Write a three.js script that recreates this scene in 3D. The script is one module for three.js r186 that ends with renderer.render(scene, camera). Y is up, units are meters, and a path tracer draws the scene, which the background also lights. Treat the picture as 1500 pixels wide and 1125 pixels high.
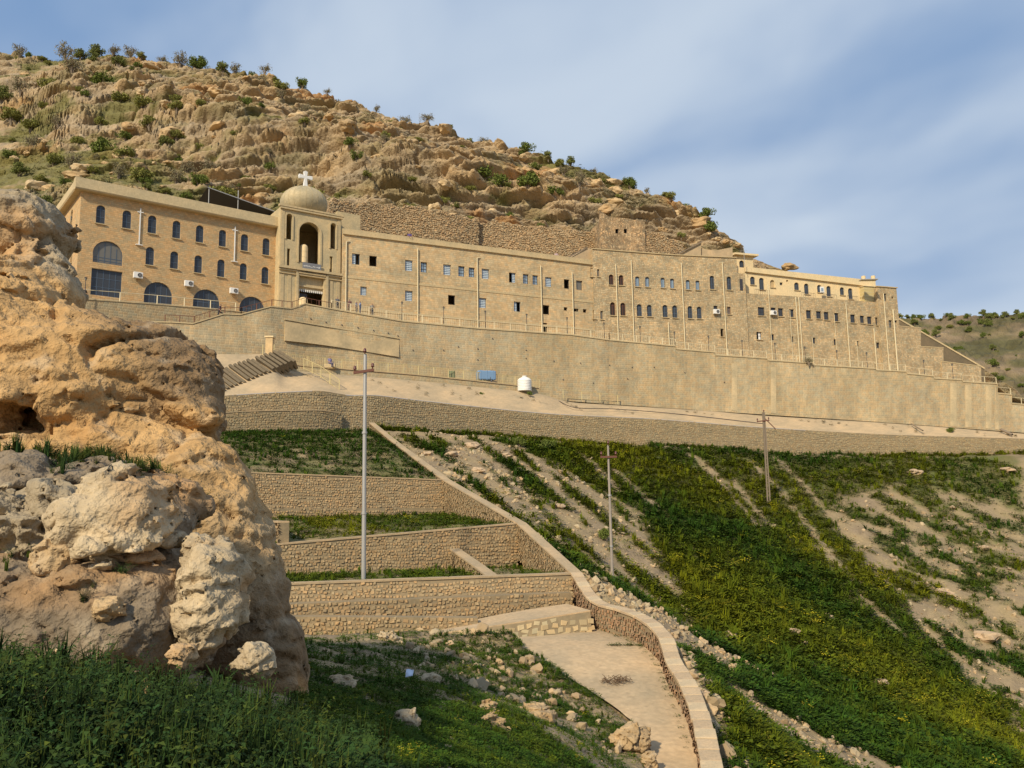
import * as THREE from 'three';
import { mergeGeometries, mergeVertices } from 'three/addons/utils/BufferGeometryUtils.js';
import { ImprovedNoise } from 'three/addons/math/ImprovedNoise.js';
import { RoundedBoxGeometry } from 'three/addons/geometries/RoundedBoxGeometry.js';

// ---------------------------------------------------------------- camera, sky, sun, exposure
const scene = new THREE.Scene();
const FOCAL = 1250;                                   // in pixels of the 1500 x 1125 photograph
const camera = new THREE.PerspectiveCamera(2 * Math.atan(562.5 / FOCAL) * 180 / Math.PI, 4 / 3, 0.1, 4000);
camera.rotation.order = 'YXZ';
camera.rotation.set(Math.atan(178 / FOCAL), 0, -0.017);
camera.updateProjectionMatrix(); camera.updateMatrixWorld(true);
const renderer = new THREE.WebGLRenderer({ antialias: true });
renderer.toneMapping = THREE.LinearToneMapping;
renderer.toneMappingExposure = 1.04;
renderer.shadowMap.enabled = true;
const SUN_DIR = new THREE.Vector3(-0.40, 0.60, 0.76).normalize();
const sun = new THREE.DirectionalLight(new THREE.Color(1.0, 0.87, 0.65), 4.4);
sun.position.copy(SUN_DIR).multiplyScalar(300); sun.target.position.set(0, 10, -90);
sun.position.add(sun.target.position);
sun.castShadow = true; sun.shadow.radius = 5; sun.shadow.mapSize.set(4096, 4096);
Object.assign(sun.shadow.camera, { left: -150, right: 150, top: 150, bottom: -150, near: 10, far: 700 });
scene.add(sun, sun.target);

// ---------------------------------------------------------------- random numbers and noise
function mulberry(a) { return () => { a |= 0; a = a + 0x6D2B79F5 | 0; let t = Math.imul(a ^ a >>> 15, 1 | a); t = t + Math.imul(t ^ t >>> 7, 61 | t) ^ t; return ((t ^ t >>> 14) >>> 0) / 4294967296; }; }
let rnd = mulberry(7);
const rr = (a, b) => a + (b - a) * rnd();
const pn = new ImprovedNoise();
const noise = (x, y, z = 0) => pn.noise(x, y, z);
function fbm(x, y, z = 0, o = 4) { let s = 0, a = 0.5; for (let i = 0; i < o; i++) { s += a * pn.noise(x, y, z); x = x * 2.03 + 17.1; y = y * 2.03 + 5.3; z = z * 2.03 + 9.7; a *= 0.5; } return s; }
function hash3(i, j, k) { let h = Math.imul(i, 374761393) ^ Math.imul(j, 668265263) ^ Math.imul(k, 2147483647 - 1640531527); h = Math.imul(h ^ h >>> 13, 1274126177); h ^= h >>> 16; return (h >>> 0) / 4294967296; }
const worleyOut = { f1: 0, f2: 0, id: 0 };
function worley(x, y, z) {
  const xi = Math.floor(x), yi = Math.floor(y), zi = Math.floor(z); let f1 = 9, f2 = 9, id = 0;
  for (let i = -1; i < 2; i++) for (let j = -1; j < 2; j++) for (let k = -1; k < 2; k++) {
    const a = xi + i, b = yi + j, c = zi + k;
    const dx = a + hash3(a, b, c) - x, dy = b + hash3(a + 57, b, c + 3) - y, dz = c + hash3(a, b + 91, c + 7) - z;
    const d = dx * dx + dy * dy + dz * dz;
    if (d < f1) { f2 = f1; f1 = d; id = hash3(a + 11, b + 5, c + 2); } else if (d < f2) f2 = d;
  }
  worleyOut.f1 = Math.sqrt(f1); worleyOut.f2 = Math.sqrt(f2); worleyOut.id = id; return worleyOut;
}
const clamp = (v, a = 0, b = 1) => Math.min(b, Math.max(a, v));
const smooth = (a, b, v) => { const t = clamp((v - a) / (b - a)); return t * t * (3 - 2 * t); };
const lerp = (a, b, t) => a + (b - a) * t;
const V3 = (x = 0, y = 0, z = 0) => new THREE.Vector3(x, y, z);

// ---------------------------------------------------------------- the sky: air with thin cirrus
{
  const W = 1024, H = 512, data = new Float32Array(W * H * 4);
  for (let j = 0; j < H; j++) for (let i = 0; i < W; i++) {
    const el = ((j + 0.5) / H - 0.5) * Math.PI, az = ((i + 0.5) / W - 0.5) * Math.PI * 2;
    const x = Math.cos(el) * Math.cos(az), y = Math.sin(el), z = Math.cos(el) * Math.sin(az);
    const h = Math.max(0, y), t = Math.pow(1 - h, 3.6);
    let r = lerp(0.075, 0.58, t), g = lerp(0.215, 0.68, t), b = lerp(0.475, 0.80, t);
    // cirrus on a high layer: plan coordinates of the layer, so the streaks widen overhead
    const k = 1 / (h + 0.16), cx = x * k + 20.45, cz = z * k + 15.76;
    const wx = cx + 0.35 * fbm(cx * 0.9, cz * 0.9, 3, 3), wz = cz + 0.35 * fbm(cx * 0.9, cz * 0.9, 8, 3);
    const n = fbm(wx * 0.75 + wz * 0.45, wz * 1.5 - wx * 0.9, 1.5, 6) * 1.1 + 0.30 * fbm(wx * 4.5, wz * 3.2 - wx * 1.3, 4, 4);
    const c = 0.12 + smooth(-0.45, 0.62, n) * 0.56;
    r = lerp(r, 0.72, c); g = lerp(g, 0.79, c); b = lerp(b, 0.85, c);
    if (y < 0) { const q = Math.min(1, -y * 6); r = lerp(r, 0.16, q); g = lerp(g, 0.13, q); b = lerp(b, 0.09, q); }
    data.set([r, g, b, 1], (j * W + i) * 4);
  }
  const sky = new THREE.DataTexture(data, W, H, THREE.RGBAFormat, THREE.FloatType);
  sky.mapping = THREE.EquirectangularReflectionMapping; sky.magFilter = sky.minFilter = THREE.LinearFilter;
  sky.wrapS = THREE.RepeatWrapping; sky.needsUpdate = true;
  scene.background = sky; scene.environment = sky;
}

// ---------------------------------------------------------------- helpers: points, objects, geometry
// a pixel of the photograph gives a direction; d is the distance in metres measured along the level view direction
function at(px, py, d) { const v = V3(px / 750 - 1, 1 - py / 562.5, 0.5).unproject(camera).sub(camera.position); return v.multiplyScalar(d / -v.z).add(camera.position); }
function pixelOf(p) { const v = p.clone().project(camera); return [(v.x + 1) * 750, (1 - v.y) * 562.5]; }
const taken = new Map();
function numbered(n) { const c = taken.get(n) ?? 0; taken.set(n, c + 1); return c ? `${n}_${String(c).padStart(3, '0')}` : n; }
function shade(o) { o.traverse((m) => { if (m.isMesh) { m.castShadow = true; m.receiveShadow = true; } }); return o; }
function thing(name, label, category, pos = V3(), group) {
  const o = new THREE.Group(); o.name = numbered(name); o.position.copy(pos); o.userData = { label, category }; if (group) o.userData.group = group;
  scene.add(o); return o;
}
function tag(o, name, label, category, group) { o.name = numbered(name); o.userData = { label, category }; if (group) o.userData.group = group; scene.add(shade(o)); return o; }
function structure(o, name, label) { o.name = numbered(name); o.userData = { kind: 'structure', label, category: name.replace(/_/g, ' ') }; scene.add(shade(o)); return o; }
function stuff(o, name, label, category) { o.name = numbered(name); o.userData = { kind: 'stuff', label, category }; scene.add(shade(o)); return o; }
function part(name, geo, mat, parent) { const m = new THREE.Mesh(geo, mat); m.name = name; m.castShadow = m.receiveShadow = true; parent.add(m); return m; }
function copyOf(o, label, group) { const c = o.clone(); c.name = numbered(o.name.replace(/_\d{3}$/, '')); c.userData = { ...o.userData }; if (label) c.userData.label = label; if (group) c.userData.group = group; scene.add(c); return c; }
function plain(g) { let q = g.index ? g.toNonIndexed() : g; for (const k of Object.keys(q.attributes)) if (!['position', 'normal', 'uv'].includes(k)) q.deleteAttribute(k); if (!q.attributes.uv) q.setAttribute('uv', new THREE.Float32BufferAttribute(new Float32Array(q.attributes.position.count * 2), 2)); return q; }
const merge = (list) => mergeGeometries(list.map(plain), false);
function box(w, h, d, x = 0, y = 0, z = 0, ry = 0) { const g = new THREE.BoxGeometry(w, h, d); boxUV(g); if (ry) g.rotateY(ry); g.translate(x, y, z); return g; }
function boxUV(g) { // uv in metres by face direction
  const p = g.attributes.position, n = g.attributes.normal, uv = new Float32Array(p.count * 2);
  for (let i = 0; i < p.count; i++) { const ax = Math.abs(n.getX(i)), ay = Math.abs(n.getY(i)), az = Math.abs(n.getZ(i));
    if (ay >= ax && ay >= az) { uv[2 * i] = p.getX(i); uv[2 * i + 1] = p.getZ(i); } else if (ax > az) { uv[2 * i] = p.getZ(i); uv[2 * i + 1] = p.getY(i); } else { uv[2 * i] = p.getX(i); uv[2 * i + 1] = p.getY(i); } }
  g.setAttribute('uv', new THREE.BufferAttribute(uv, 2)); return g;
}
function bar(a, b, r, sides = 6) { const d = b.clone().sub(a), g = new THREE.CylinderGeometry(r, r, d.length(), sides, 1); g.applyQuaternion(new THREE.Quaternion().setFromUnitVectors(V3(0, 1, 0), d.clone().normalize())); g.translate((a.x + b.x) / 2, (a.y + b.y) / 2, (a.z + b.z) / 2); return g; }
function beam(a, b, w, h) { const d = b.clone().sub(a), L = d.length(), g = new THREE.BoxGeometry(w, h, L); const m = new THREE.Matrix4().lookAt(b, a, V3(0, 1, 0)); g.applyMatrix4(m); g.translate((a.x + b.x) / 2, (a.y + b.y) / 2, (a.z + b.z) / 2); return g; }
function tube(pts, r, seg = 24, sides = 6) { return new THREE.TubeGeometry(new THREE.CatmullRomCurve3(pts), seg, r, sides); }
function colorize(g, fn) { const p = g.attributes.position, n = g.attributes.normal, c = new Float32Array(p.count * 3); const out = [0, 0, 0]; for (let i = 0; i < p.count; i++) { fn(p.getX(i), p.getY(i), p.getZ(i), n ? n.getX(i) : 0, n ? n.getY(i) : 0, n ? n.getZ(i) : 0, out, i); c.set(out, 3 * i); } g.setAttribute('color', new THREE.BufferAttribute(c, 3)); return g; }

// ---------------------------------------------------------------- procedural textures (tileable)
function pnoise(x, y, per, seed) { // periodic value noise
  const xi = Math.floor(x), yi = Math.floor(y), fx = x - xi, fy = y - yi, m = (a) => ((a % per) + per) % per;
  const h = (a, b) => hash3(m(a) + seed * 131, m(b) + seed * 17, seed), sx = fx * fx * (3 - 2 * fx), sy = fy * fy * (3 - 2 * fy);
  return lerp(lerp(h(xi, yi), h(xi + 1, yi), sx), lerp(h(xi, yi + 1), h(xi + 1, yi + 1), sx), sy);
}
function pfbm(u, v, per, o, seed) { let s = 0, a = 0.5, t = 0; for (let i = 0; i < o; i++) { s += a * pnoise(u * per, v * per, per, seed + i); t += a; a *= 0.55; per *= 2; } return s / t; }
function makeTex(N, metres, fn) { // fn(u, v, out) with out = [r, g, b, height] linear
  const c = new Uint8Array(N * N * 4), b = new Uint8Array(N * N * 4), out = [0, 0, 0, 0];
  const enc = (v) => { v = clamp(v); return 255 * (v <= 0.0031308 ? 12.92 * v : 1.055 * Math.pow(v, 1 / 2.4) - 0.055); };
  for (let j = 0; j < N; j++) for (let i = 0; i < N; i++) { fn((i + 0.5) / N, (j + 0.5) / N, out); const k = (j * N + i) * 4; c[k] = enc(out[0]); c[k + 1] = enc(out[1]); c[k + 2] = enc(out[2]); c[k + 3] = 255; b[k] = b[k + 1] = b[k + 2] = clamp(out[3]) * 255; b[k + 3] = 255; }
  return [c, b].map((d, q) => { const t = new THREE.DataTexture(d, N, N, THREE.RGBAFormat); t.wrapS = t.wrapT = THREE.RepeatWrapping; t.magFilter = THREE.LinearFilter; t.minFilter = THREE.LinearMipmapLinearFilter; t.generateMipmaps = true; if (!q) t.colorSpace = THREE.SRGBColorSpace; t.repeat.set(1 / metres, 1 / metres); t.needsUpdate = true; return t; });
}
function masonry(base, { metres = 6, bw = 0.5, bh = 0.3, N = 512, vary = 0.22, joint = 0.025, mortar = 0.85, stain = 0.25, seed = 1, bump = 0.02, irregular = 0, streak = 0 }) {
  const rows = Math.round(metres / bh), cols = Math.round(metres / bw);
  const [map, bumpMap] = makeTex(N, metres, (u, v, o) => {
    const wob = irregular * (pfbm(u, v, 24, 2, seed + 40) - 0.5), y = v * rows + wob * 1.6, row = Math.floor(y), fy = y - row;
    const x = u * cols + hash3(row, seed, 3) + 0.0 + irregular * 2.0 * (pnoise(u * 30, row, 30, seed + 9) - 0.5), col = Math.floor(x), fx = x - col;
    const e = Math.min(Math.min(fx, 1 - fx) * metres / cols, Math.min(fy, 1 - fy) * metres / rows);
    const inJ = 1 - smooth(joint * 0.4, joint, e);
    const id = hash3(((col % cols) + cols) % cols, ((row % rows) + rows) % rows, seed), id2 = hash3(((col % cols) + cols) % cols + 7, ((row % rows) + rows) % rows, seed + 3);
    const g = pfbm(u, v, 64, 3, seed + 20), st = pfbm(u, v, Math.round(metres * 0.8), 5, seed + 30);
    let k = (1 + vary * 2 * (id - 0.5)) * (0.84 + 0.32 * g) * (1 + stain * 2 * (st - 0.5)) * (1 + streak * 2 * (pnoise(u * Math.round(metres * 6), v * Math.round(metres * 0.5), Math.round(metres * 6), seed + 60) * 0.6 + pnoise(u * Math.round(metres * 2), v * Math.round(metres * 0.35), Math.round(metres * 2), seed + 61) * 0.4 - 0.5));
    const warm = (id2 - 0.5) * 0.16 + (st - 0.5) * 0.12;
    k *= lerp(1, mortar, inJ);
    o[0] = base[0] * k * (1 + warm); o[1] = base[1] * k; o[2] = base[2] * k * (1 - warm); o[3] = (1 - inJ) * (0.55 + 0.3 * id) + 0.2 * g;
  });
  return new THREE.MeshStandardMaterial({ map, bumpMap, bumpScale: bump, roughness: 0.93 });
}
function plaster(base, { metres = 6, N = 256, grain = 0.18, stain = 0.2, seed = 50, bump = 0.006, rough = 0.92 }) {
  const [map, bumpMap] = makeTex(N, metres, (u, v, o) => { const g = pfbm(u, v, 48, 4, seed), st = pfbm(u, v, 5, 5, seed + 9), k = (1 + grain * 2 * (g - 0.5)) * (1 + stain * 2 * (st - 0.5)), w = (st - 0.5) * 0.15; o[0] = base[0] * k * (1 + w); o[1] = base[1] * k; o[2] = base[2] * k * (1 - w); o[3] = g; });
  return new THREE.MeshStandardMaterial({ map, bumpMap, bumpScale: bump, roughness: rough });
}
function grainMaps(metres, seed, N = 512, per = 24) { return makeTex(N, metres, (u, v, o) => { const g = pfbm(u, v, per, 5, seed), k = 0.74 + 0.52 * g; o[0] = o[1] = o[2] = clamp(k * 0.9); o[3] = g; }); }
const flat = (r, g, b, rough = 0.8, metal = 0) => new THREE.MeshStandardMaterial({ color: new THREE.Color(r, g, b), roughness: rough, metalness: metal });

const M = {};
M.brick = masonry([0.55, 0.365, 0.18], { bw: 0.42, bh: 0.21, seed: 2, vary: 0.10, stain: 0.10 });
M.ashlar = masonry([0.545, 0.40, 0.222], { bw: 0.5, bh: 0.27, seed: 5, vary: 0.10, stain: 0.24, streak: 0.07, metres: 18, N: 1024 });
M.oldStone = masonry([0.50, 0.375, 0.215], { bw: 0.34, bh: 0.24, seed: 8, vary: 0.18, stain: 0.30, streak: 0.08, metres: 18, N: 1024, joint: 0.04, mortar: 0.8, irregular: 0.8, bump: 0.04 });
M.retaining = masonry([0.385, 0.295, 0.168], { bw: 0.48, bh: 0.29, seed: 11, vary: 0.08, stain: 0.14, streak: 0.12, joint: 0.05, mortar: 1.14 });
M.ruin = masonry([0.45, 0.31, 0.17], { bw: 0.36, bh: 0.28, seed: 14, vary: 0.4, stain: 0.35, joint: 0.05, mortar: 0.7, irregular: 1.4, bump: 0.08 });
M.towerStone = plaster([0.53, 0.415, 0.235], { seed: 61, stain: 0.22 });
M.cream = plaster([0.72, 0.56, 0.32], { seed: 64, stain: 0.1 });
M.capStone = plaster([0.52, 0.40, 0.225], { seed: 67, stain: 0.2 });
M.concrete = plaster([0.465, 0.345, 0.205], { seed: 70, stain: 0.28, metres: 12, grain: 0.14 });
M.patch = plaster([0.56, 0.40, 0.21], { seed: 73, stain: 0.35, metres: 9, grain: 0.15 });
M.pathway = plaster([0.48, 0.35, 0.205], { seed: 76, stain: 0.22, metres: 7, grain: 0.22, bump: 0.02 });
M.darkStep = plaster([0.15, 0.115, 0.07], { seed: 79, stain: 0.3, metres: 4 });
M.white = flat(0.78, 0.76, 0.72, 0.6); M.creamMetal = flat(0.66, 0.56, 0.36, 0.6); M.yellowMetal = flat(0.52, 0.42, 0.20, 0.6); M.darkMetal = flat(0.05, 0.04, 0.04, 0.5);
M.glass = new THREE.MeshPhysicalMaterial({ color: new THREE.Color(0.05, 0.055, 0.065), roughness: 0.22, specularIntensity: 0.7 });
M.paleGlass = new THREE.MeshPhysicalMaterial({ color: new THREE.Color(0.25, 0.33, 0.42), roughness: 0.25 });
M.greyGlass = new THREE.MeshPhysicalMaterial({ color: new THREE.Color(0.16, 0.15, 0.13), roughness: 0.4 });
M.frameBlue = flat(0.075, 0.105, 0.15, 0.5); M.frameDark = flat(0.045, 0.04, 0.045, 0.5); M.louvre = flat(0.55, 0.62, 0.68, 0.5); M.roof = plaster([0.33, 0.26, 0.17], { seed: 82 });
M.rust = flat(0.14, 0.055, 0.035, 0.8); M.galv = flat(0.40, 0.385, 0.36, 0.5, 0.35); M.timber = flat(0.22, 0.17, 0.12, 0.85);

// ================================================================ TERRAIN
// polylines of the place, each point [px, py, distance]
const LOWER_TOP = [[250, 590, 76], [310, 582, 78], [370, 577, 80], [430, 574, 82], [470, 573, 83.5], [510, 579, 85.5], [547, 579, 87], [600, 585, 90], [700, 596, 95.5], [804, 606, 100.5], [960, 614, 107], [1100, 625, 112], [1280, 636, 119], [1400, 640, 123], [1500, 643, 126.5], [1600, 647, 130]];
const LOWER_BOT = [[250, 632, 75.6], [310, 629, 77.6], [370, 629, 79.6], [430, 628, 81.6], [470, 628, 83], [510, 629, 85], [547, 630, 86.5], [600, 632, 89.4], [700, 638, 95], [804, 645, 100], [960, 652, 106.4], [1100, 660, 111.4], [1280, 666, 118.4], [1400, 666, 122.4], [1500, 664, 126], [1600, 664, 129.4]];
const DIAG = [[541, 620, 84], [580, 652, 74], [649, 704, 60], [758, 768, 49], [838, 842, 41]];
const PARAPET = [[838, 842, 41], [868, 884, 37.4], [905, 896, 35.4], [940, 911, 33.3], [966, 937, 31], [978, 972, 28.8], [1000, 1010, 26.6], [1017, 1060, 24], [1030, 1125, 21.4], [1040, 1230, 18.5]];
const WALL_A = { top: [[330, 692, 53.6], [649, 704, 60]], bot: [[330, 757, 53.2], [649, 762, 59.6]] };
const WALL_B = { top: [[405, 799, 43], [758, 768, 49]], bot: [[405, 850, 42.8], [758, 838, 48.8]] };
const WALL_C = { top: [[395, 858, 37], [838, 842, 41]], bot: [[395, 925, 36.4], [838, 900, 40.4]] };
const P = (l) => l.map((q) => at(...q));

// beds between the terrace walls (back-left, back-right, front-right, front-left)
const BEDS = [
  { name: 'upper', c: P([[300, 632, 77.4], [545, 629, 83.5], [645, 704.5, 60.2], [322, 693, 53.8]]) },
  { name: 'middle', c: P([[345, 758, 53.0], [649, 752, 59.4], [752, 769, 49.2], [402, 800, 43.2]]) },
  { name: 'lower', c: P([[400, 843, 42.6], [758, 830, 48.6], [830, 843, 41.2], [390, 859, 37.2]]) },
];
function bilinear(b, s, t) { const [p, q, r, w] = b.c; return V3(lerp(lerp(p.x, q.x, s), lerp(w.x, r.x, s), t), lerp(lerp(p.y, q.y, s), lerp(w.y, r.y, s), t), lerp(lerp(p.z, q.z, s), lerp(w.z, r.z, s), t)); }
function inQuad(c, x, z) { let s = 0; for (let i = 0; i < 4; i++) { const a = c[i], b = c[(i + 1) % 4], k = (b.x - a.x) * (z - a.z) - (b.z - a.z) * (x - a.x); if (k === 0) continue; if (s === 0) s = Math.sign(k); else if (Math.sign(k) !== s) return false; } return true; }
function quadST(b, x, z) { let s = 0.5, t = 0.5; for (let i = 0; i < 7; i++) { const p = bilinear(b, s, t), e = 1e-3, ps = bilinear(b, s + e, t), pt = bilinear(b, s, t + e); const a = (ps.x - p.x) / e, c = (pt.x - p.x) / e, d = (ps.z - p.z) / e, f = (pt.z - p.z) / e, D = a * f - c * d; const dx = x - p.x, dz = z - p.z; s += (f * dx - c * dz) / D; t += (-d * dx + a * dz) / D; } return [s, t]; }

// ground: thin-plate surface through points read off the photograph
const ctrl = [];
for (const q of LOWER_BOT) { const p = at(...q); ctrl.push([p.x, p.z, p.y]); const k = 1 + 14 / Math.hypot(p.x, p.z); ctrl.push([p.x * k, p.z * k, p.y - 0.6]); }
for (const q of DIAG.slice(1)) { const p = at(...q); ctrl.push([p.x + 0.5, p.z, p.y - 0.35]); }
for (const q of PARAPET.slice(1)) { const p = at(...q); ctrl.push([p.x + 0.6, p.z, p.y - 0.55]); }
for (const q of [[899, 861, 52], [1128, 741, 89], [1000, 745, 79], [900, 720, 78], [800, 700, 74], [1050, 850, 62], [960, 900, 42], [1080, 960, 48], [1150, 900, 58], [1250, 860, 70], [1200, 1040, 44], [1100, 1080, 33], [1080, 1125, 25], [1250, 1125, 37],
  [1300, 760, 92], [1300, 950, 61], [1400, 1050, 53], [1500, 1125, 46], [1400, 850, 80], [1500, 900, 75], [1500, 760, 101], [1400, 720, 105], [1600, 1000, 66],
  [430, 925, 36], [560, 918, 35], [700, 925, 33.6], [770, 948, 32.3], [850, 1002, 29], [935, 1062, 25.6], [965, 1125, 22.6], [640, 960, 28], [700, 1010, 22], [800, 1060, 20], [880, 1125, 18.5], [600, 1050, 15], [500, 980, 19], [450, 950, 23], [500, 1080, 10], [600, 1125, 9.5], [740, 1125, 13], [460, 1125, 6.8], [350, 1080, 7], [200, 1100, 4.6], [50, 1080, 4.6], [-80, 1060, 5], [200, 1000, 7.6], [50, 990, 7.6]]) { const p = at(...q); ctrl.push([p.x, p.z, p.y]); }
for (const [x, z, y] of [[0, 0, -1.65], [-1.5, -2, -1.25], [2, 2, -2.2], [0, 12, -1.4], [-14, 6, -0.6], [-14, -8, -1.2], [-12, -16, -1.6], [-26, -40, 0], [-60, -70, 8], [-40, -20, 0], [110, -110, -6], [110, -40, -22], [60, -10, -19], [30, 4, -12], [14, 2, -6], [10, -10, -7.5], [-6, -32, -4.6], [-15, -34, -3.8]]) ctrl.push([x, z, y]);
const tps = (() => {
  const n = ctrl.length, N = n + 3, A = [], U = (r2) => r2 < 1e-9 ? 0 : 0.5 * r2 * Math.log(r2), S = 1 / 50;
  const c = ctrl.map(([x, z, y]) => [x * S, z * S, y]);
  for (let i = 0; i < N; i++) { A.push(new Float64Array(N + 1)); }
  for (let i = 0; i < n; i++) { for (let j = 0; j < n; j++) A[i][j] = U((c[i][0] - c[j][0]) ** 2 + (c[i][1] - c[j][1]) ** 2) + (i === j ? 2e-4 : 0); A[i][n] = A[n][i] = 1; A[i][n + 1] = A[n + 1][i] = c[i][0]; A[i][n + 2] = A[n + 2][i] = c[i][1]; A[i][N] = c[i][2]; }
  for (let k = 0; k < N; k++) { let m = k; for (let i = k + 1; i < N; i++) if (Math.abs(A[i][k]) > Math.abs(A[m][k])) m = i; [A[k], A[m]] = [A[m], A[k]]; for (let i = k + 1; i < N; i++) { const f = A[i][k] / A[k][k]; if (f) for (let j = k; j <= N; j++) A[i][j] -= f * A[k][j]; } }
  const w = new Float64Array(N); for (let i = N - 1; i >= 0; i--) { let s = A[i][N]; for (let j = i + 1; j < N; j++) s -= A[i][j] * w[j]; w[i] = s / A[i][i]; }
  return (x, z) => { x *= S; z *= S; let s = w[n] + w[n + 1] * x + w[n + 2] * z; for (let i = 0; i < n; i++) s += w[i] * U((x - c[i][0]) ** 2 + (z - c[i][1]) ** 2); return s; };
})();
function pathInside(x, z) { return inPoly(PATH_XZ, x, z); }
function inPoly(poly, x, z) { let s = false; for (let i = 0, j = poly.length - 1; i < poly.length; j = i++) { const a = poly[i], b = poly[j]; if ((a[1] > z) !== (b[1] > z) && x < (b[0] - a[0]) * (z - a[1]) / (b[1] - a[1]) + a[0]) s = !s; } return s; }
function distPoly(poly, x, z) { let m = 1e9; for (let i = 0, j = poly.length - 1; i < poly.length; j = i++) m = Math.min(m, segDist(poly[j], poly[i], x, z)); return inPoly(poly, x, z) ? -m : m; }
function segDist(a, b, x, z) { const dx = b[0] - a[0], dz = b[1] - a[1], t = clamp(((x - a[0]) * dx + (z - a[1]) * dz) / (dx * dx + dz * dz + 1e-9)); return Math.hypot(x - a[0] - t * dx, z - a[1] - t * dz); }
function segT(a, b, x, z) { const dx = b[0] - a[0], dz = b[1] - a[1]; return clamp(((x - a[0]) * dx + (z - a[1]) * dz) / (dx * dx + dz * dz + 1e-9)); }
// the paved path: inner edge (grass side) and outer edge (parapet side)
const PATH_IN = P([[873, 900, 37.4], [810, 922, 35.7], [755, 934, 35.0], [772, 950, 32.6], [850, 1004, 29], [935, 1064, 25.6], [962, 1125, 22.6], [975, 1230, 19]]);
const PATH_OUT = PARAPET.slice(1).map((q, i) => { const p = at(...q); p.y -= i < 4 ? lerp(1.0, 0.68, i / 4) : 0.66; return p; });
const PATH_XZ = [...PATH_IN.map((p) => [p.x, p.z]), ...PATH_OUT.slice().reverse().map((p) => [p.x, p.z])];
function pathY(x, z) { // interpolated along the outer edge
  let best = 1e9, y = -6; for (let i = 0; i + 1 < PATH_OUT.length; i++) { const a = [PATH_OUT[i].x, PATH_OUT[i].z], b = [PATH_OUT[i + 1].x, PATH_OUT[i + 1].z], d = segDist(a, b, x, z); if (d < best) { best = d; y = lerp(PATH_OUT[i].y, PATH_OUT[i + 1].y, segT(a, b, x, z)); } } return y;
}
const GX0 = -90, GZ0 = -180, GW = 520, GH = 420, GC = 0.5, gridH = new Float32Array(GW * GH);
for (let j = 0; j < GH; j++) for (let i = 0; i < GW; i++) gridH[j * GW + i] = tps(GX0 + i * GC, GZ0 + j * GC);
function rawH(x, z) { const u = clamp((x - GX0) / GC, 0, GW - 1.001), v = clamp((z - GZ0) / GC, 0, GH - 1.001), i = Math.floor(u), j = Math.floor(v), k = j * GW + i; return lerp(lerp(gridH[k], gridH[k + 1], u - i), lerp(gridH[k + GW], gridH[k + GW + 1], u - i), v - j); }
const CFOOT_XZ = P([[380, 900, 33.8], [700, 900, 33.6], [868, 896, 36.2], [850, 880, 41.5], [380, 880, 38]]).map((p) => [p.x, p.z]);
const PLINTH_XZ = P([[690, 925, 34.9], [735, 917, 35.0], [868, 896, 36.2], [846, 880, 40.8], [650, 890, 39.5]]).map((p) => [p.x, p.z]);
function groundH(x, z) { // surface of the open ground, with lumps
  let y = rawH(x, z); const r = Math.hypot(x, z);
  const a = Math.min(1, r / 30);
  const dr = r > 40 && x > 14 ? smooth(16, 30, x) : 0; y += 0.30 * a * fbm(x * 0.16, z * 0.16, 2, 3) + (0.05 + 0.2 * a + 0.35 * dr) * fbm(x * 0.7, z * 0.7, 5, 4) + 0.5 * dr * fbm(x * 0.3, z * 0.3, 8, 3);
  return y;
}
function groundHit(px, py) { const dir = at(px, py, 1); let lo = 1.5; for (let d = 1.5; d < 190; d *= 1.012) { if (dir.y * d < rawH(dir.x * d, -d)) { let hi = d; for (let i = 0; i < 14; i++) { const m = (lo + hi) / 2; if (dir.y * m < rawH(dir.x * m, -m)) hi = m; else lo = m; } return V3(dir.x * hi, dir.y * hi, -hi); } lo = d; } return null; }
const planPoly = (l) => l.map(([a, b]) => groundHit(a, b)).filter(Boolean).map((p) => [p.x, p.z]);

// where things grow: regions on the plan
const REG = {
  lush: planPoly([[715, 644], [804, 648], [960, 655], [1100, 663], [1280, 669], [1400, 669], [1500, 667], [1500, 735], [1400, 730], [1330, 712], [1240, 725], [1215, 760], [1280, 835], [1370, 930], [1450, 1010], [1500, 1060], [1500, 1125], [1090, 1125], [1045, 1010], [1010, 920], [985, 860], [965, 800], [930, 745], [850, 700]]),
  thin: planPoly([[556, 636], [715, 644], [850, 700], [930, 745], [985, 860], [1010, 920], [940, 905], [860, 850], [765, 775], [655, 706]]),
  dry: planPoly([[1215, 745], [1330, 712], [1500, 735], [1500, 1060], [1370, 930], [1280, 835]]),
};
const STRIPS = [[[1012, 668], [1062, 716]], [[1096, 676], [1152, 730]], [[1136, 672], [1248, 790]], [[1160, 742], [1232, 828]], [[1076, 706], [1128, 770]], [[1062, 716], [1110, 770]], [[758, 654], [815, 712]], [[785, 694], [892, 800]], [[838, 756], [920, 842]], [[912, 784], [985, 864]], [[1008, 664], [1068, 712]], [[735, 662], [790, 700]], [[620, 660], [700, 730]], [[660, 660], [770, 760]], [[700, 660], [800, 770]], [[1195, 800], [1250, 850]], [[1255, 870], [1320, 930]], [[1330, 890], [1430, 1000]], [[900, 690], [960, 742]], [[850, 664], [905, 720]]].map((s) => planPoly(s)).filter((s) => s.length === 2);
const RUBBLE = [[[905, 885], [1010, 930], 2.2], [[960, 905], [1030, 950], 2], [[1060, 960], [1120, 985], 1.2], [[1110, 1040], [1200, 1090], 1.6], [[1180, 1080], [1290, 1125], 1.6], [[860, 850], [900, 880], 1.2]].map(([a, b, w]) => ({ s: planPoly([a, b]), w })).filter((s) => s.s.length === 2);
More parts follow.
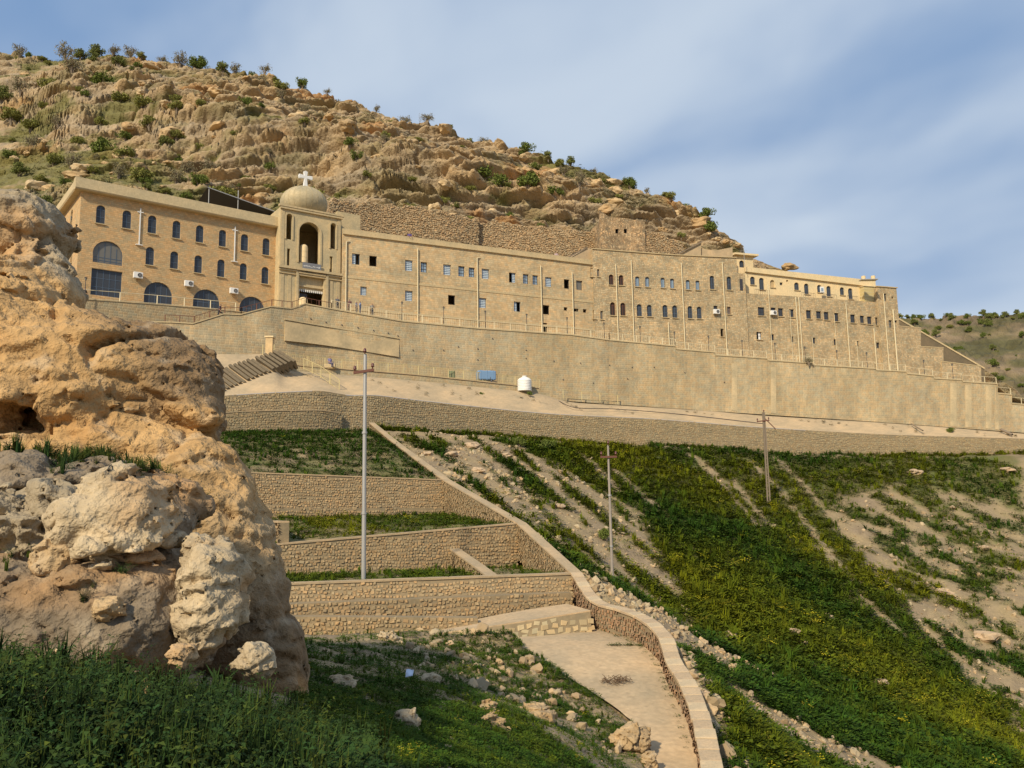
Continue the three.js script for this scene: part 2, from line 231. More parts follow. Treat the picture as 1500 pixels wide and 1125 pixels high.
const sa = groundHit(800, 720), sb = groundHit(900, 820), SD = V3(sb.x - sa.x, 0, sb.z - sa.z).normalize();
function growth(x, z) { // 0 bare .. 1 dense
  const along = x * SD.x + z * SD.z, across = x * SD.z - z * SD.x;
  const streak = fbm(across * 0.62, along * 0.055, 3, 4), n = fbm(x * 0.22, z * 0.22, 9, 4), f = fbm(x * 0.9, z * 0.9, 4, 3);
  let g = 0.18 + n * 0.6;
  const dl = distPoly(REG.lush, x, z), dt = distPoly(REG.thin, x, z), dd = distPoly(REG.dry, x, z);
  if (dl < 3) g = Math.max(g, smooth(2.5, -2.5, dl + 3 * n) * (0.9 + 0.35 * streak + 0.3 * n));
  if (dt < 0) g = 0.36 + 1.5 * streak + 0.35 * n;
  if (dd < 0) g = 0.44 + 1.5 * n + 0.22 * streak + 0.5 * f;
  for (const s of STRIPS) { const d = segDist(s[0], s[1], x, z), w = 0.68 + 0.4 * noise(along * 0.3, across * 0.5); if (d < w) g *= 0.05 + 0.95 * smooth(w * 0.35, w, d + 0.8 * f); }
  for (const { s, w } of RUBBLE) { const d = segDist(s[0], s[1], x, z); if (d < w) g *= smooth(w * 0.6, w, d + 1.2 * f); }
  return clamp(g + 0.25 * f);
}

function groundCut(x, z, r, y) { // where beds, footings and the path lie, the earth stays just below them
    if (r > 30 && x < 6 && x > -45 && z < -34 && z > -88) for (const b of BEDS) { const [u, v] = quadST(b, x, z); if (u > -0.4 && u < 1.03 && v > -0.16 && v < 1.16) y = Math.min(y, bilinear(b, clamp(u), clamp(v)).y - (v > 1 || v < 0 ? 1.3 : 0.9)); }
    if (r < 48 && r > 30 && inPoly(CFOOT_XZ, x, z)) y = Math.min(y, -5.15);
    if (r < 48 && r > 30 && inPoly(PLINTH_XZ, x, z)) y = Math.min(y, -5.9);
    if (r < 55 && r > 14) { const d = distPoly(PATH_XZ, x, z); if (d < 0.9) { const py = pathY(x, z) - 0.12; if (d < 0) y = py - 0.1; else if (y > py) y = Math.min(y, py + d * 1.4); else y = Math.max(y, py - 0.04 - d * 0.7); } }
    return y;
}
function groundFinal(x, z) { return groundCut(x, z, Math.hypot(x, z), groundH(x, z)); }
const SOIL = [0.345, 0.25, 0.135], DRYGRASS = [0.16, 0.145, 0.035], GREEN = [0.075, 0.11, 0.012];
const [soilMap, soilBump] = grainMaps(3, 90);
M.soil = new THREE.MeshStandardMaterial({ vertexColors: true, map: soilMap, bumpMap: soilBump, bumpScale: 0.06, roughness: 0.97 });
function tint(out, x, y, z, g) {
  const n = fbm(x * 0.35, z * 0.35, 12, 4), m = fbm(x * 2.1, z * 2.1, 7, 3);
  const k = 1 + 0.5 * n + 0.45 * m, a = smooth(0.25, 0.75, g + 0.3 * m);
  for (let i = 0; i < 3; i++) { const s = SOIL[i] * k * (i === 2 ? 1 - 0.3 * n : 1), v = lerp(DRYGRASS[i], GREEN[i], smooth(-0.2, 0.3, n + m)) * (1 + 0.4 * m); out[i] = clamp(lerp(s, v, a * 0.85), 0.012, 0.8); }
}
{
  const NA = 460, NR = 430, a0 = -62 * Math.PI / 180, a1 = 62 * Math.PI / 180, r0 = 0.8, r1 = 172;
  const pos = new Float32Array(NA * NR * 3), uv = new Float32Array(NA * NR * 2), idx = [];
  const lowBeds = BEDS;
  for (let j = 0; j < NR; j++) for (let i = 0; i < NA; i++) {
    const a = lerp(a0, a1, i / (NA - 1)), r = r0 * Math.pow(r1 / r0, j / (NR - 1)), x = Math.sin(a) * r, z = -Math.cos(a) * r; let y = groundH(x, z);
    y = groundCut(x, z, r, y);
    const k = j * NA + i; pos[3 * k] = x; pos[3 * k + 1] = y; pos[3 * k + 2] = z; uv[2 * k] = x; uv[2 * k + 1] = z;
    if (i && j) idx.push(k - NA - 1, k - NA, k, k - NA - 1, k, k - 1);
  }
  const g = new THREE.BufferGeometry(); g.setAttribute('position', new THREE.BufferAttribute(pos, 3)); g.setAttribute('uv', new THREE.BufferAttribute(uv, 2)); g.setIndex(idx); g.computeVertexNormals();
  colorize(g, (x, y, z, nx, ny, nz, o) => tint(o, x, y, z, growth(x, z)));
  structure(new THREE.Mesh(g, M.soil), 'ground', 'earth and grass slope falling below the monastery walls');
}
// country beyond the slope, far below
{
  const g = new THREE.PlaneGeometry(3000, 3000, 120, 120); g.rotateX(-Math.PI / 2); const p = g.attributes.position;
  for (let i = 0; i < p.count; i++) p.setY(i, -62 + 16 * fbm(p.getX(i) * 0.006, p.getZ(i) * 0.006, 4, 3));
  g.computeVertexNormals(); colorize(g, (x, y, z, a, b, c, o) => tint(o, x * 0.1, y, z * 0.1, 0.4));
  structure(new THREE.Mesh(g, M.soil), 'valley_floor', 'wide valley ground far below the slope');
}
// terrace beds
for (const b of BEDS) {
  const nu = 70, nv = 60, pos = [], uv = [], idx = [];
  for (let j = 0; j <= nv; j++) for (let i = 0; i <= nu; i++) { const p = bilinear(b, i / nu, j / nv), e = Math.min(1, Math.min(i / nu, 1 - i / nu, j / nv, 1 - j / nv) * 12); p.y += e * 0.28 * fbm(p.x * 0.5, p.z * 0.5, 3, 4) - 0.06; if (b.name === 'upper') p.y += e * 0.5 * Math.sin(Math.PI * j / nv); pos.push(p.x, p.y, p.z); uv.push(p.x, p.z); if (i && j) { const k = j * (nu + 1) + i; idx.push(k - nu - 2, k, k - nu - 1, k - nu - 2, k - 1, k); } }
  const g = new THREE.BufferGeometry(); g.setAttribute('position', new THREE.Float32BufferAttribute(pos, 3)); g.setAttribute('uv', new THREE.Float32BufferAttribute(uv, 2)); g.setIndex(idx); g.computeVertexNormals();
  if (g.attributes.normal.getY(500) < 0) { g.setIndex(idx.map((_, i) => idx[i - i % 3 + 2 - i % 3])); g.computeVertexNormals(); }
  colorize(g, (x, y, z, nx, ny, nz, o) => tint(o, x, y, z, 0.55 + 0.9 * fbm(x * 0.4, z * 0.4, 6, 3)));
  structure(new THREE.Mesh(g, M.soil), 'terrace_bed', b.name + ' planted terrace of earth and weeds held by rubble walls');
}
// path
{
  const n = 90, m = 14, ci = new THREE.CatmullRomCurve3(PATH_IN), co = new THREE.CatmullRomCurve3(PATH_OUT), pos = [], uv = [], idx = [];
  for (let i = 0; i <= n; i++) { const t = i / n, a = ci.getPoint(t), b = co.getPoint(t); for (let j = 0; j <= m; j++) { const p = a.clone().lerp(b, j / m); p.y = pathY(p.x, p.z) + 0.03 * fbm(p.x, p.z, 2, 3); pos.push(p.x, p.y, p.z); uv.push(p.x, p.z); if (i && j) { const k = i * (m + 1) + j; idx.push(k - m - 2, k, k - m - 1, k - m - 2, k - 1, k); } } }
  const g = new THREE.BufferGeometry(); g.setAttribute('position', new THREE.Float32BufferAttribute(pos, 3)); g.setAttribute('uv', new THREE.Float32BufferAttribute(uv, 2)); g.setIndex(idx); g.computeVertexNormals();
  structure(new THREE.Mesh(g, M.pathway), 'path', 'pale concrete path winding down beside the low parapet');
}

// ---------------------------------------------------------------- rocky hill behind the monastery
const RIDGE = [[-330, 62, 250], [-150, 70, 238], [0, 82, 225], [60, 92, 219], [110, 88, 215], [180, 86, 210], [250, 94, 205], [350, 110, 197], [450, 140, 188], [540, 165, 180], [620, 188, 173], [720, 214, 166], [800, 238, 161], [870, 252, 157], [930, 276, 154], [1000, 306, 151], [1050, 336, 148], [1083, 356, 146], [1100, 378, 146], [1160, 402, 147], [1320, 485, 150], [1450, 552, 152], [1560, 630, 154]];
const FOOT = [[-330, 520, 104], [-150, 470, 107], [0, 400, 110], [60, 365, 114], [110, 348, 117], [180, 345, 119], [250, 350, 120], [350, 352, 122], [450, 352, 122], [540, 352, 119], [620, 362, 121], [720, 372, 125], [800, 380, 129], [870, 385, 131], [930, 390, 132], [1000, 395, 134], [1050, 400, 136], [1083, 404, 138], [1100, 410, 138.5], [1160, 440, 140], [1320, 530, 143], [1450, 590, 147], [1560, 660, 149]];
const ridgeC = P(RIDGE), footC = P(FOOT);
function polyAt(l, t) { const q = t * (l.length - 1), i = Math.min(l.length - 2, Math.floor(q)); const a = l[Math.max(0, i - 1)], b = l[i], c = l[i + 1], d = l[Math.min(l.length - 1, i + 2)], f = q - i; const h = (p0, p1, p2, p3) => { const m1 = (p2 - p0) / 2, m2 = (p3 - p1) / 2, f2 = f * f, f3 = f2 * f; return (2 * f3 - 3 * f2 + 1) * p1 + (f3 - 2 * f2 + f) * m1 + (-2 * f3 + 3 * f2) * p2 + (f3 - f2) * m2; }; return V3(h(a.x, b.x, c.x, d.x), h(a.y, b.y, c.y, d.y), h(a.z, b.z, c.z, d.z)); }
function hillPoint(s, t, detail = true, info) { // s along the hill, t 0 foot .. 1 ridge .. 1.35 beyond
  const f = polyAt(footC, s), r = polyAt(ridgeC, s);
  let tt = Math.min(t, 1), p = f.clone().lerp(r, tt);
  const H = r.y - f.y, w = Math.min(1, H / 40);
  // a broken cliff band crossing the middle of the slope
  const c0 = 0.55 + 0.13 * Math.sin(s * 9 + 1.2) + 0.1 * noise(s * 14, 2.2), band = smooth(c0 - 0.10, c0 + 0.05, tt) - smooth(0, 1, tt) ;
  p.y += H * 0.19 * band * (0.5 + 0.5 * smooth(0.12, 0.5, s)) * smooth(0, 0.12, tt) * smooth(1, 0.85, tt);
  if (t > 1) { const k = t - 1; p.addScaledVector(V3(r.x - f.x, 0, r.z - f.z).normalize(), k * 90); p.y -= k * k * 110 + k * 8; }
  if (detail) {
    const q = 0.85 + 0.35 * w, n1 = fbm(p.x * 0.035, p.y * 0.05, p.z * 0.035, 4);
    const W = worley(p.x * 0.11 + n1, p.y * 0.36 + n1 * 1.4, p.z * 0.11), big = (W.id - 0.35) * 3.3 * smooth(0.02, 0.22, W.f2 - W.f1) - 0.6 * smooth(0.07, 0, W.f2 - W.f1), idA = W.id;
    const W2 = worley(p.x * 0.30 + 7, p.y * 0.85 + n1, p.z * 0.30 + n1 * 2), mid = (W2.id - 0.4) * 1.15 * smooth(0.02, 0.2, W2.f2 - W2.f1) - 0.35 * smooth(0.09, 0, W2.f2 - W2.f1), idB = W2.id;
    const W3 = worley(p.x * 0.8 + 3, p.y * 1.7, p.z * 0.8), small = (W3.id - 0.4) * 0.55 * smooth(0.02, 0.2, W3.f2 - W3.f1) - 0.2 * smooth(0.12, 0, W3.f2 - W3.f1), idC = W3.id;
    const y = p.y * 0.33 + n1 * 2.2, st = Math.abs(y - Math.floor(y) - 0.5) * 2, y2 = p.y * 0.85 + n1 * 3 + 0.4 * noise(p.x * 0.1, p.z * 0.1), st2 = y2 - Math.floor(y2), ledge = (smooth(0.2, 0.75, st) - 0.5) * 1.2 + (smooth(0, 0.5, st2) - smooth(0.8, 1, st2)) * 0.55;
    const rocky = clamp(smooth(-0.28, 0.12, fbm(p.x * 0.045, p.y * 0.06, p.z * 0.045 + 4, 4) + 0.22 * band + 0.14 * smooth(0.16, 0.4, s) - 0.16 * smooth(0.28, 0.05, tt) * smooth(0.5, 0.3, s)));
    const e = smooth(0, 0.06, t) * q, disp = (n1 * 2.4 * w + (big + ledge) * (0.25 + 0.75 * rocky) + mid * (0.35 + 0.65 * rocky) + small * (0.5 + 0.5 * rocky)) * e;
    const out = V3(-(r.x - f.x), 0, -(r.z - f.z)).normalize(); p.addScaledVector(out, disp * 0.85); p.y += disp * 0.3;
    if (info) { info.rocky = rocky; info.a = idA; info.b = idB; info.c = idC; info.crack = W2.f2 - W2.f1; info.n = n1; }
  }
  return p;
}
{
  const NS = 1000, NT = 310, pos = new Float32Array(NS * NT * 3), col = new Float32Array(NS * NT * 3), uv = new Float32Array(NS * NT * 2), idx = [], info = {};
  for (let j = 0; j < NT; j++) for (let i = 0; i < NS; i++) {
    const s = i / (NS - 1), t = j < NT - 20 ? 1.02 * j / (NT - 21) : 1.02 + 0.4 * (j - NT + 21) / 20; const p = hillPoint(s, t, true, info), k = j * NS + i;
    pos[3 * k] = p.x; pos[3 * k + 1] = p.y; pos[3 * k + 2] = p.z; uv[2 * k] = p.x + 0.3 * p.z; uv[2 * k + 1] = p.y + 0.4 * p.z;
    const v = fbm(p.x * 0.11, p.y * 0.13, p.z * 0.11, 4), m = fbm(p.x * 0.6, p.y * 0.6, p.z * 0.6, 3), tone = 0.78 + 0.28 * info.b + 0.22 * info.c + 0.5 * v + 0.3 * m, warm = 0.5 * (info.a - 0.5) + 0.8 * v;
    let R = 0.385 * tone * (1 + 0.10 * warm), G = 0.282 * tone * (1 - 0.04 * warm), B = 0.165 * tone * (1 - 0.3 * warm);
    const rust = smooth(0.16, 0.32, fbm(p.x * 0.07 + 5, p.y * 0.05, p.z * 0.07, 3)); R = lerp(R, 0.42 * tone, rust * 0.7); G = lerp(G, 0.22 * tone, rust * 0.7); B = lerp(B, 0.08 * tone, rust * 0.7);
    const left = smooth(0.34, 0.14, s) * smooth(0.5, 0.2, t), g = smooth(0.0, 0.24, fbm(p.x * 0.09 + 2, p.y * 0.16, p.z * 0.09, 4) + 0.34 * left - 0.13 * info.rocky + 0.20 + 0.3 * m) * (1 - 0.6 * smooth(0.55, 1, info.rocky));
    const gr = 1 + 0.7 * m; R = lerp(R, 0.135 * gr, g * 0.85); G = lerp(G, 0.13 * gr, g * 0.85); B = lerp(B, 0.03 * gr, g * 0.85);
    col[3 * k] = clamp(R, 0.02, 0.75); col[3 * k + 1] = clamp(G, 0.02, 0.7); col[3 * k + 2] = clamp(B, 0.012, 0.6);
    if (i && j) idx.push(k - NS - 1, k - NS, k, k - NS - 1, k, k - 1);
  }
  const g = new THREE.BufferGeometry(); g.setAttribute('position', new THREE.BufferAttribute(pos, 3)); g.setAttribute('uv', new THREE.BufferAttribute(uv, 2)); g.setAttribute('color', new THREE.BufferAttribute(col, 3)); g.setIndex(idx); g.computeVertexNormals();
  const [map, bumpMap] = grainMaps(5, 95, 512, 16);
  M.hillRock = new THREE.MeshStandardMaterial({ vertexColors: true, map, bumpMap, bumpScale: 0.22, roughness: 0.95 });
  structure(new THREE.Mesh(g, M.hillRock), 'hillside', 'steep rocky limestone hillside with scattered scrub above the monastery');
}
// far hill to the right
const FAR_TOP = P([[1180, 520, 300], [1260, 480, 292], [1320, 470, 285], [1370, 467, 280], [1430, 466, 276], [1500, 462, 270], [1600, 450, 262], [1750, 440, 250]]);
const FAR_FOOT = P([[1180, 640, 190], [1260, 640, 188], [1320, 640, 186], [1370, 640, 184], [1430, 640, 182], [1500, 645, 180], [1600, 650, 176], [1750, 660, 170]]);
function farPoint(s, t) {
  const p = polyAt(FAR_FOOT, s).lerp(polyAt(FAR_TOP, s), Math.min(t, 1)); if (t > 1) { p.z -= (t - 1) * 100; p.y -= (t - 1) * (t - 1) * 60 + (t - 1) * 6; }
  const W = worley(p.x * 0.12, p.y * 0.25, p.z * 0.12), W2 = worley(p.x * 0.4, p.y * 0.6, p.z * 0.4); p.y += 2.5 * fbm(p.x * 0.03, p.z * 0.03, 5, 4) + 1.2 * (W.id - 0.4) * smooth(0, 0.25, W.f2 - W.f1) + 0.7 * (W2.id - 0.4) * smooth(0, 0.25, W2.f2 - W2.f1); return p;
}
{
  const NS = 260, NT = 150, pos = [], idx = [], uv = [];
  for (let j = 0; j < NT; j++) for (let i = 0; i < NS; i++) { const p = farPoint(i / (NS - 1), 1.3 * j / (NT - 1)), k = j * NS + i; pos.push(p.x, p.y, p.z); uv.push(p.x + 0.3 * p.z, p.y + 0.4 * p.z); if (i && j) idx.push(k - NS - 1, k - NS, k, k - NS - 1, k, k - 1); }
  const g = new THREE.BufferGeometry(); g.setAttribute('position', new THREE.Float32BufferAttribute(pos, 3)); g.setAttribute('uv', new THREE.Float32BufferAttribute(uv, 2)); g.setIndex(idx); g.computeVertexNormals();
  colorize(g, (x, y, z, nx, ny, nz, o) => { const v = fbm(x * 0.08, y * 0.1, z * 0.08, 4), m = fbm(x * 0.3, y * 0.3, z * 0.3, 3), k = 0.8 + 0.6 * v + 0.5 * m, g = smooth(-0.05, 0.25, fbm(x * 0.05, y * 0.1, z * 0.05 + 3, 4) + 0.1); o[0] = clamp(lerp(0.27, 0.13, g) * k, 0.02); o[1] = clamp(lerp(0.195, 0.115, g) * k, 0.02); o[2] = clamp(lerp(0.11, 0.042, g) * k, 0.01); });
  structure(new THREE.Mesh(g, M.hillRock), 'distant_hill', 'scrub covered stony hill beyond the end of the walls');
}

// ================================================================ RETAINING WALLS
function resample(pts, n) { const c = new THREE.CatmullRomCurve3(pts, false, 'centripetal'); const o = []; for (let i = 0; i <= n; i++) o.push(c.getPoint(i / n)); return o; }
function stripSolid(top, bot, thick, rows = 4) { // closed wall between two polylines of equal count, leaning as they lean
  const n = top.length, pos = [], uv = []; let L = 0; const back = (p, i) => { const a = top[Math.max(0, i - 1)], b = top[Math.min(n - 1, i + 1)], t = V3(b.x - a.x, 0, b.z - a.z).normalize(); return V3(p.x + t.z * thick, p.y, p.z - t.x * thick); };
  const quad = (a, b, c, d, ua) => { for (const [p, q] of [[a, ua[0]], [b, ua[1]], [c, ua[2]], [a, ua[0]], [c, ua[2]], [d, ua[3]]]) { pos.push(p.x, p.y, p.z); uv.push(q[0], q[1]); } };
  for (let i = 0; i + 1 < n; i++) {
    const s = Math.hypot(top[i + 1].x - top[i].x, top[i + 1].z - top[i].z), l2 = L + s, tb0 = back(top[i], i), tb1 = back(top[i + 1], i + 1), bb0 = back(bot[i], i), bb1 = back(bot[i + 1], i + 1);
    const k = rows; for (let j = 0; j < k; j++) { const l = (a, b, t) => a.clone().lerp(b, t), a = l(bot[i], top[i], j / k), b = l(bot[i + 1], top[i + 1], j / k), c = l(bot[i + 1], top[i + 1], (j + 1) / k), d = l(bot[i], top[i], (j + 1) / k); quad(a, b, c, d, [[L, a.y], [l2, b.y], [l2, c.y], [L, d.y]]); }
    quad(top[i], top[i + 1], tb1, tb0, [[L, 0], [l2, 0], [l2, thick], [L, thick]]);
    quad(bb1, bb0, tb0, tb1, [[l2, bb1.y], [L, bb0.y], [L, tb0.y], [l2, tb1.y]]);
    if (i === 0) quad(bb0, bot[0], top[0], tb0, [[0, bb0.y], [thick, bot[0].y], [thick, top[0].y], [0, tb0.y]]);
    if (i === n - 2) quad(bot[i + 1], bb1, tb1, top[i + 1], [[0, bot[i + 1].y], [thick, bb1.y], [thick, tb1.y], [0, top[i + 1].y]]);
    L = l2;
  }
  const g = new THREE.BufferGeometry(); g.setAttribute('position', new THREE.Float32BufferAttribute(pos, 3)); g.setAttribute('uv', new THREE.Float32BufferAttribute(uv, 2)); g.computeVertexNormals(); return g;
}
// rubble stones standing proud on the face of a wall; one mesh of many small stones
function rubble(top, bot, { w = [0.2, 0.42], h = 0.2, proud = 0.05, seed = 1, base = [0.43, 0.32, 0.18], vary = 0.3, gap = 0.03, from = 0, to = 1 }) {
  const R = mulberry(seed), pos = [], nor = [], col = [], n = top.length, cum = [0]; for (let i = 1; i < n; i++) cum.push(cum[i - 1] + Math.hypot(top[i].x - top[i - 1].x, top[i].z - top[i - 1].z, top[i].y - top[i - 1].y)); const L = cum[n - 1];
  const on = (l, u) => { let i = 0; while (i < n - 2 && cum[i + 1] < u) i++; return l[i].clone().lerp(l[i + 1], (u - cum[i]) / (cum[i + 1] - cum[i])); };
  let hm = 0; for (let i = 0; i < n; i++) hm = Math.max(hm, top[i].distanceTo(bot[i]));
  const rows = Math.round(hm / h), v = Array.from({ length: 8 }, () => V3()), F = [[0, 1, 3, 2], [4, 6, 7, 5], [0, 4, 5, 1], [2, 3, 7, 6], [0, 2, 6, 4]], e1 = V3(), e2 = V3(), N = V3();
  for (let r = 0; r < rows; r++) for (let u = R() * 0.2; u < L;) {
    const ww = lerp(w[0], w[1], R() * R()), um = Math.min(u + ww / 2, L), t = on(top, um), b = on(bot, um), H = t.distanceTo(b), q = rows * (H / hm), vv = (r + 0.5 + 0.45 * (R() - 0.5) + 0.9 * noise(u * 0.5, r * 0.35, seed)) / q; u += ww; if (vv > 1 - 0.3 / q || vv < from || vv > to) { R(); continue; }
    const up = t.clone().sub(b).normalize(), T = on(top, Math.min(L, um + 0.2)).sub(on(top, Math.max(0, um - 0.2))); T.y = 0; T.normalize(); const nn = V3(-T.z, 0, T.x), c = b.clone().lerp(t, vv);
    const hw = ww / 2 - gap / 2, hh = (h / 2 - gap / 2) * (0.8 + 0.6 * R()), pr = proud * (0.35 + 0.9 * R()), rot = 0.45 * (R() - 0.5);
    for (let k = 0; k < 8; k++) { const sx = k & 1 ? 1 : -1, sy = k & 2 ? 1 : -1, f = k & 4; const j = 0.4, a = sx * hw * (1 - j * R()) * (f ? 0.82 : 1), d = sy * hh * (1 - j * R()) * (f ? 0.8 : 1), x = a * Math.cos(rot) - d * Math.sin(rot), y = a * Math.sin(rot) + d * Math.cos(rot); v[k].copy(c).addScaledVector(T, x).addScaledVector(up, y).addScaledVector(nn, f ? pr * (0.7 + 0.6 * R()) : -0.04); }
    const k = 1 + vary * 2 * (R() - 0.5), wm = (R() - 0.5) * 0.18, C = [base[0] * k * (1 + wm), base[1] * k, base[2] * k * (1 - wm)];
    for (const f of F) { if (f === F[0]) continue; for (const [a, d, e] of [[f[0], f[1], f[2]], [f[0], f[2], f[3]]]) { e1.subVectors(v[d], v[a]); e2.subVectors(v[e], v[a]); N.crossVectors(e1, e2).normalize(); const m = N.dot(v[a].clone().add(v[d]).add(v[e]).divideScalar(3).sub(c).addScaledVector(nn, 0.02)); const o = m < 0 ? [a, e, d] : [a, d, e]; if (m < 0) N.negate(); for (const i of o) { pos.push(v[i].x, v[i].y, v[i].z); nor.push(N.x, N.y, N.z); col.push(...C); } } }
  }
  const g = new THREE.BufferGeometry(); g.setAttribute('position', new THREE.Float32BufferAttribute(pos, 3)); g.setAttribute('normal', new THREE.Float32BufferAttribute(nor, 3)); g.setAttribute('color', new THREE.Float32BufferAttribute(col, 3)); return g;
}
M.rubbleCap = plaster([0.44, 0.32, 0.185], { seed: 30, stain: 0.25, metres: 4 });
M.stones = new THREE.MeshStandardMaterial({ vertexColors: true, roughness: 0.95 });
M.mortar = plaster([0.28, 0.21, 0.12], { seed: 31, stain: 0.25, metres: 5 });
function rubbleWall(name, label, top, bot, thick, n, opt, capW) {
  const T = resample(top, n), B = resample(bot, n), c = T[0].clone().lerp(B[0], 0.5); c.y = Math.min(...B.map((p) => p.y));
  const o = thing(name, label, 'stone wall', c), loc = (g) => g.translate(-c.x, -c.y, -c.z);
  part('wall', loc(stripSolid(T, B, thick)), M.mortar, o);
  const s = part('stones', loc(rubble(T, B, opt)), M.stones, o); s.userData.kind = 'stuff';
  if (capW) { // coping
    const C = T.map((p) => V3(p.x, p.y + 0.09, p.z)), D = T.map((p) => V3(p.x, p.y + 0.004, p.z)), off = (l) => l.map((p, i) => { const a = l[Math.max(0, i - 1)], b = l[Math.min(n, i + 1)], t = V3(b.x - a.x, 0, b.z - a.z).normalize(); return V3(p.x - t.z * 0.06, p.y, p.z + t.x * 0.06); });
    part('coping', loc(stripSolid(off(C), off(D), capW)), M.rubbleCap, o);
  }
  return o;
}
const TERR = { w: [0.13, 0.36], h: 0.155, proud: 0.05, base: [0.39, 0.27, 0.14], vary: 0.2, gap: 0.018 };
rubbleWall('terrace_wall', 'highest rubble terrace wall below the weedy upper bed', P(WALL_A.top), P(WALL_A.bot), 0.5, 24, { ...TERR, seed: 11 }, 0.56);
rubbleWall('terrace_wall', 'middle rubble terrace wall with a small sloping divider against it', P(WALL_B.top), P(WALL_B.bot), 0.5, 24, { ...TERR, seed: 12 }, 0.56);
rubbleWall('terrace_wall', 'lowest rubble terrace wall with ledges behind the tall metal pole base', P(WALL_C.top), P(WALL_C.bot), 0.5, 24, { ...TERR, seed: 13 }, 0.56);
// footing ledges in front of the terrace walls
function ledge(label, a, b, h, depth, seed) { const T = P([a, b]), B = T.map((p) => V3(p.x, p.y - h, p.z + 0.05)); return rubbleWall('footing_wall', label, T, B, depth, 16, { ...TERR, seed }, 0); }
ledge('low rubble footing along the foot of the highest terrace wall', [340, 745, 52.4], [648, 744, 58.6], 0.75, 0.7, 21);
ledge('long rubble footing along the foot of the lowest terrace wall', [395, 886, 36.0], [838, 868, 40.0], 1.6, 0.75, 22);
ledge('short stepped rubble footing above the grass mound', [395, 903, 35.5], [700, 905, 36.6], 1.4, 0.6, 23);
// walls stepping down the right edge of the terraces
function edgeWall(label, pts, drop, seed, cat) { const T = P(pts), B = T.map((p) => V3(p.x - 0.02, p.y - drop, p.z + 0.02)); return rubbleWall('sloping_wall', label, T, B, 0.5, 30, { ...TERR, seed }, 0.56); }
edgeWall('long sloping rubble wall running down from the lower retaining wall', DIAG.slice(0, 3), 1.0, 31);
edgeWall('sloping rubble wall closing the end of the middle bed', DIAG.slice(2, 4), 2.1, 32);
edgeWall('sloping rubble wall closing the end of the lowest bed', DIAG.slice(3, 5), 1.9, 33);
edgeWall('small sloping divider wall across the lowest bed', [[660, 806, 47], [688, 826, 44], [714, 846, 40.2]], 0.7, 34);
edgeWall('short rubble return wall at the outer end of the middle terrace', [[392, 765, 47], [409, 766, 43.3]], 2.2, 35);
// parapet along the path, built with cap blocks that can be told apart
{
  const T = resample(P(PARAPET), 60), B = T.map((p) => V3(p.x, p.y - 1.3, p.z)), c = T[30].clone(); c.y -= 1.3; const o = thing('parapet_wall', 'low curving stone parapet along the outer edge of the path', 'parapet', c), loc = (g) => g.translate(-c.x, -c.y, -c.z);
  part('wall', loc(stripSolid(T, B, 0.4)), M.mortar, o);
  part('stones', loc(rubble(T, B, { ...TERR, seed: 41, w: [0.18, 0.36], h: 0.16, base: [0.36, 0.22, 0.12] })), M.stones, o).userData.kind = 'stuff';
  const caps = [plaster([0.50, 0.37, 0.225], { seed: 42, metres: 3 }), plaster([0.44, 0.325, 0.20], { seed: 43, metres: 3 }), plaster([0.54, 0.41, 0.25], { seed: 44, metres: 3 })];
  const C = new THREE.CatmullRomCurve3(T), L = C.getLength(), n = Math.round(L / 0.62), R = mulberry(45);
  for (let i = 0; i < n; i++) { const p = C.getPointAt((i + 0.5) / n), t = C.getTangentAt((i + 0.5) / n), w = L / n - 0.012 - 0.012 * R(), g = new RoundedBoxGeometry(w, 0.12, 0.50 + 0.06 * R(), 1, 0.025); const b = part('cap_block', g, caps[i % 3], o); b.position.set(p.x - c.x + t.z * 0.2, p.y - c.y + 0.052 + 0.02 * R(), p.z - c.z - t.x * 0.2); b.rotation.set(0, Math.atan2(-t.z, t.x) + 0.06 * (R() - 0.5), Math.asin(clamp(t.y, -1, 1)), 'YXZ'); }
}
// plinth beside the path
{
  const T = P([[640, 930, 35.3], [732, 917, 35.4], [865, 896, 36.6]]), B = T.map((p) => V3(p.x, p.y - 1.15, p.z + 0.35)); const o = rubbleWall('stone_plinth', 'raised pale plinth of cut stone between the lowest terrace wall and path', T, B, 2.6, 16, { ...TERR, seed: 51, w: [0.3, 0.6], h: 0.24, proud: 0.03, base: [0.44, 0.34, 0.19] }, 0);
  const C = T.map((p) => V3(p.x, p.y + 0.06, p.z)), D = T.map((p) => V3(p.x, p.y + 0.003, p.z)), g = stripSolid(resample(C, 16), resample(D, 16), 2.65); g.translate(-o.position.x, -o.position.y, -o.position.z); part('slab', g, M.pathway, o);
}

// lower retaining wall
rubbleWall('lower_retaining_wall', 'long rubble retaining wall between the pale apron and the green slope', P(LOWER_TOP), P(LOWER_BOT).map((p) => V3(p.x, p.y - 1.6, p.z)), 0.7, 150, { w: [0.2, 0.5], h: 0.22, proud: 0.05, seed: 61, base: [0.37, 0.28, 0.155], vary: 0.18, gap: 0.022 }, 0);
{
  const T = P([[300, 607, 77.4], [370, 603, 79.3], [430, 602, 81.2], [470, 602, 82.7], [500, 606, 84.2]]), B = T.map((p) => V3(p.x, p.y - 2.2, p.z)); rubbleWall('footing_wall', 'rubble footing with a pale ledge under the curved retaining wall', T, B, 0.9, 30, { w: [0.2, 0.5], h: 0.22, proud: 0.05, seed: 62, base: [0.34, 0.255, 0.14], vary: 0.18, gap: 0.022 }, 0.95);
}

M.buttress = plaster([0.47, 0.365, 0.21], { seed: 33, stain: 0.3 });
M.patchWall = plaster([0.46, 0.345, 0.19], { seed: 73, stain: 0.4, metres: 9, grain: 0.15 });
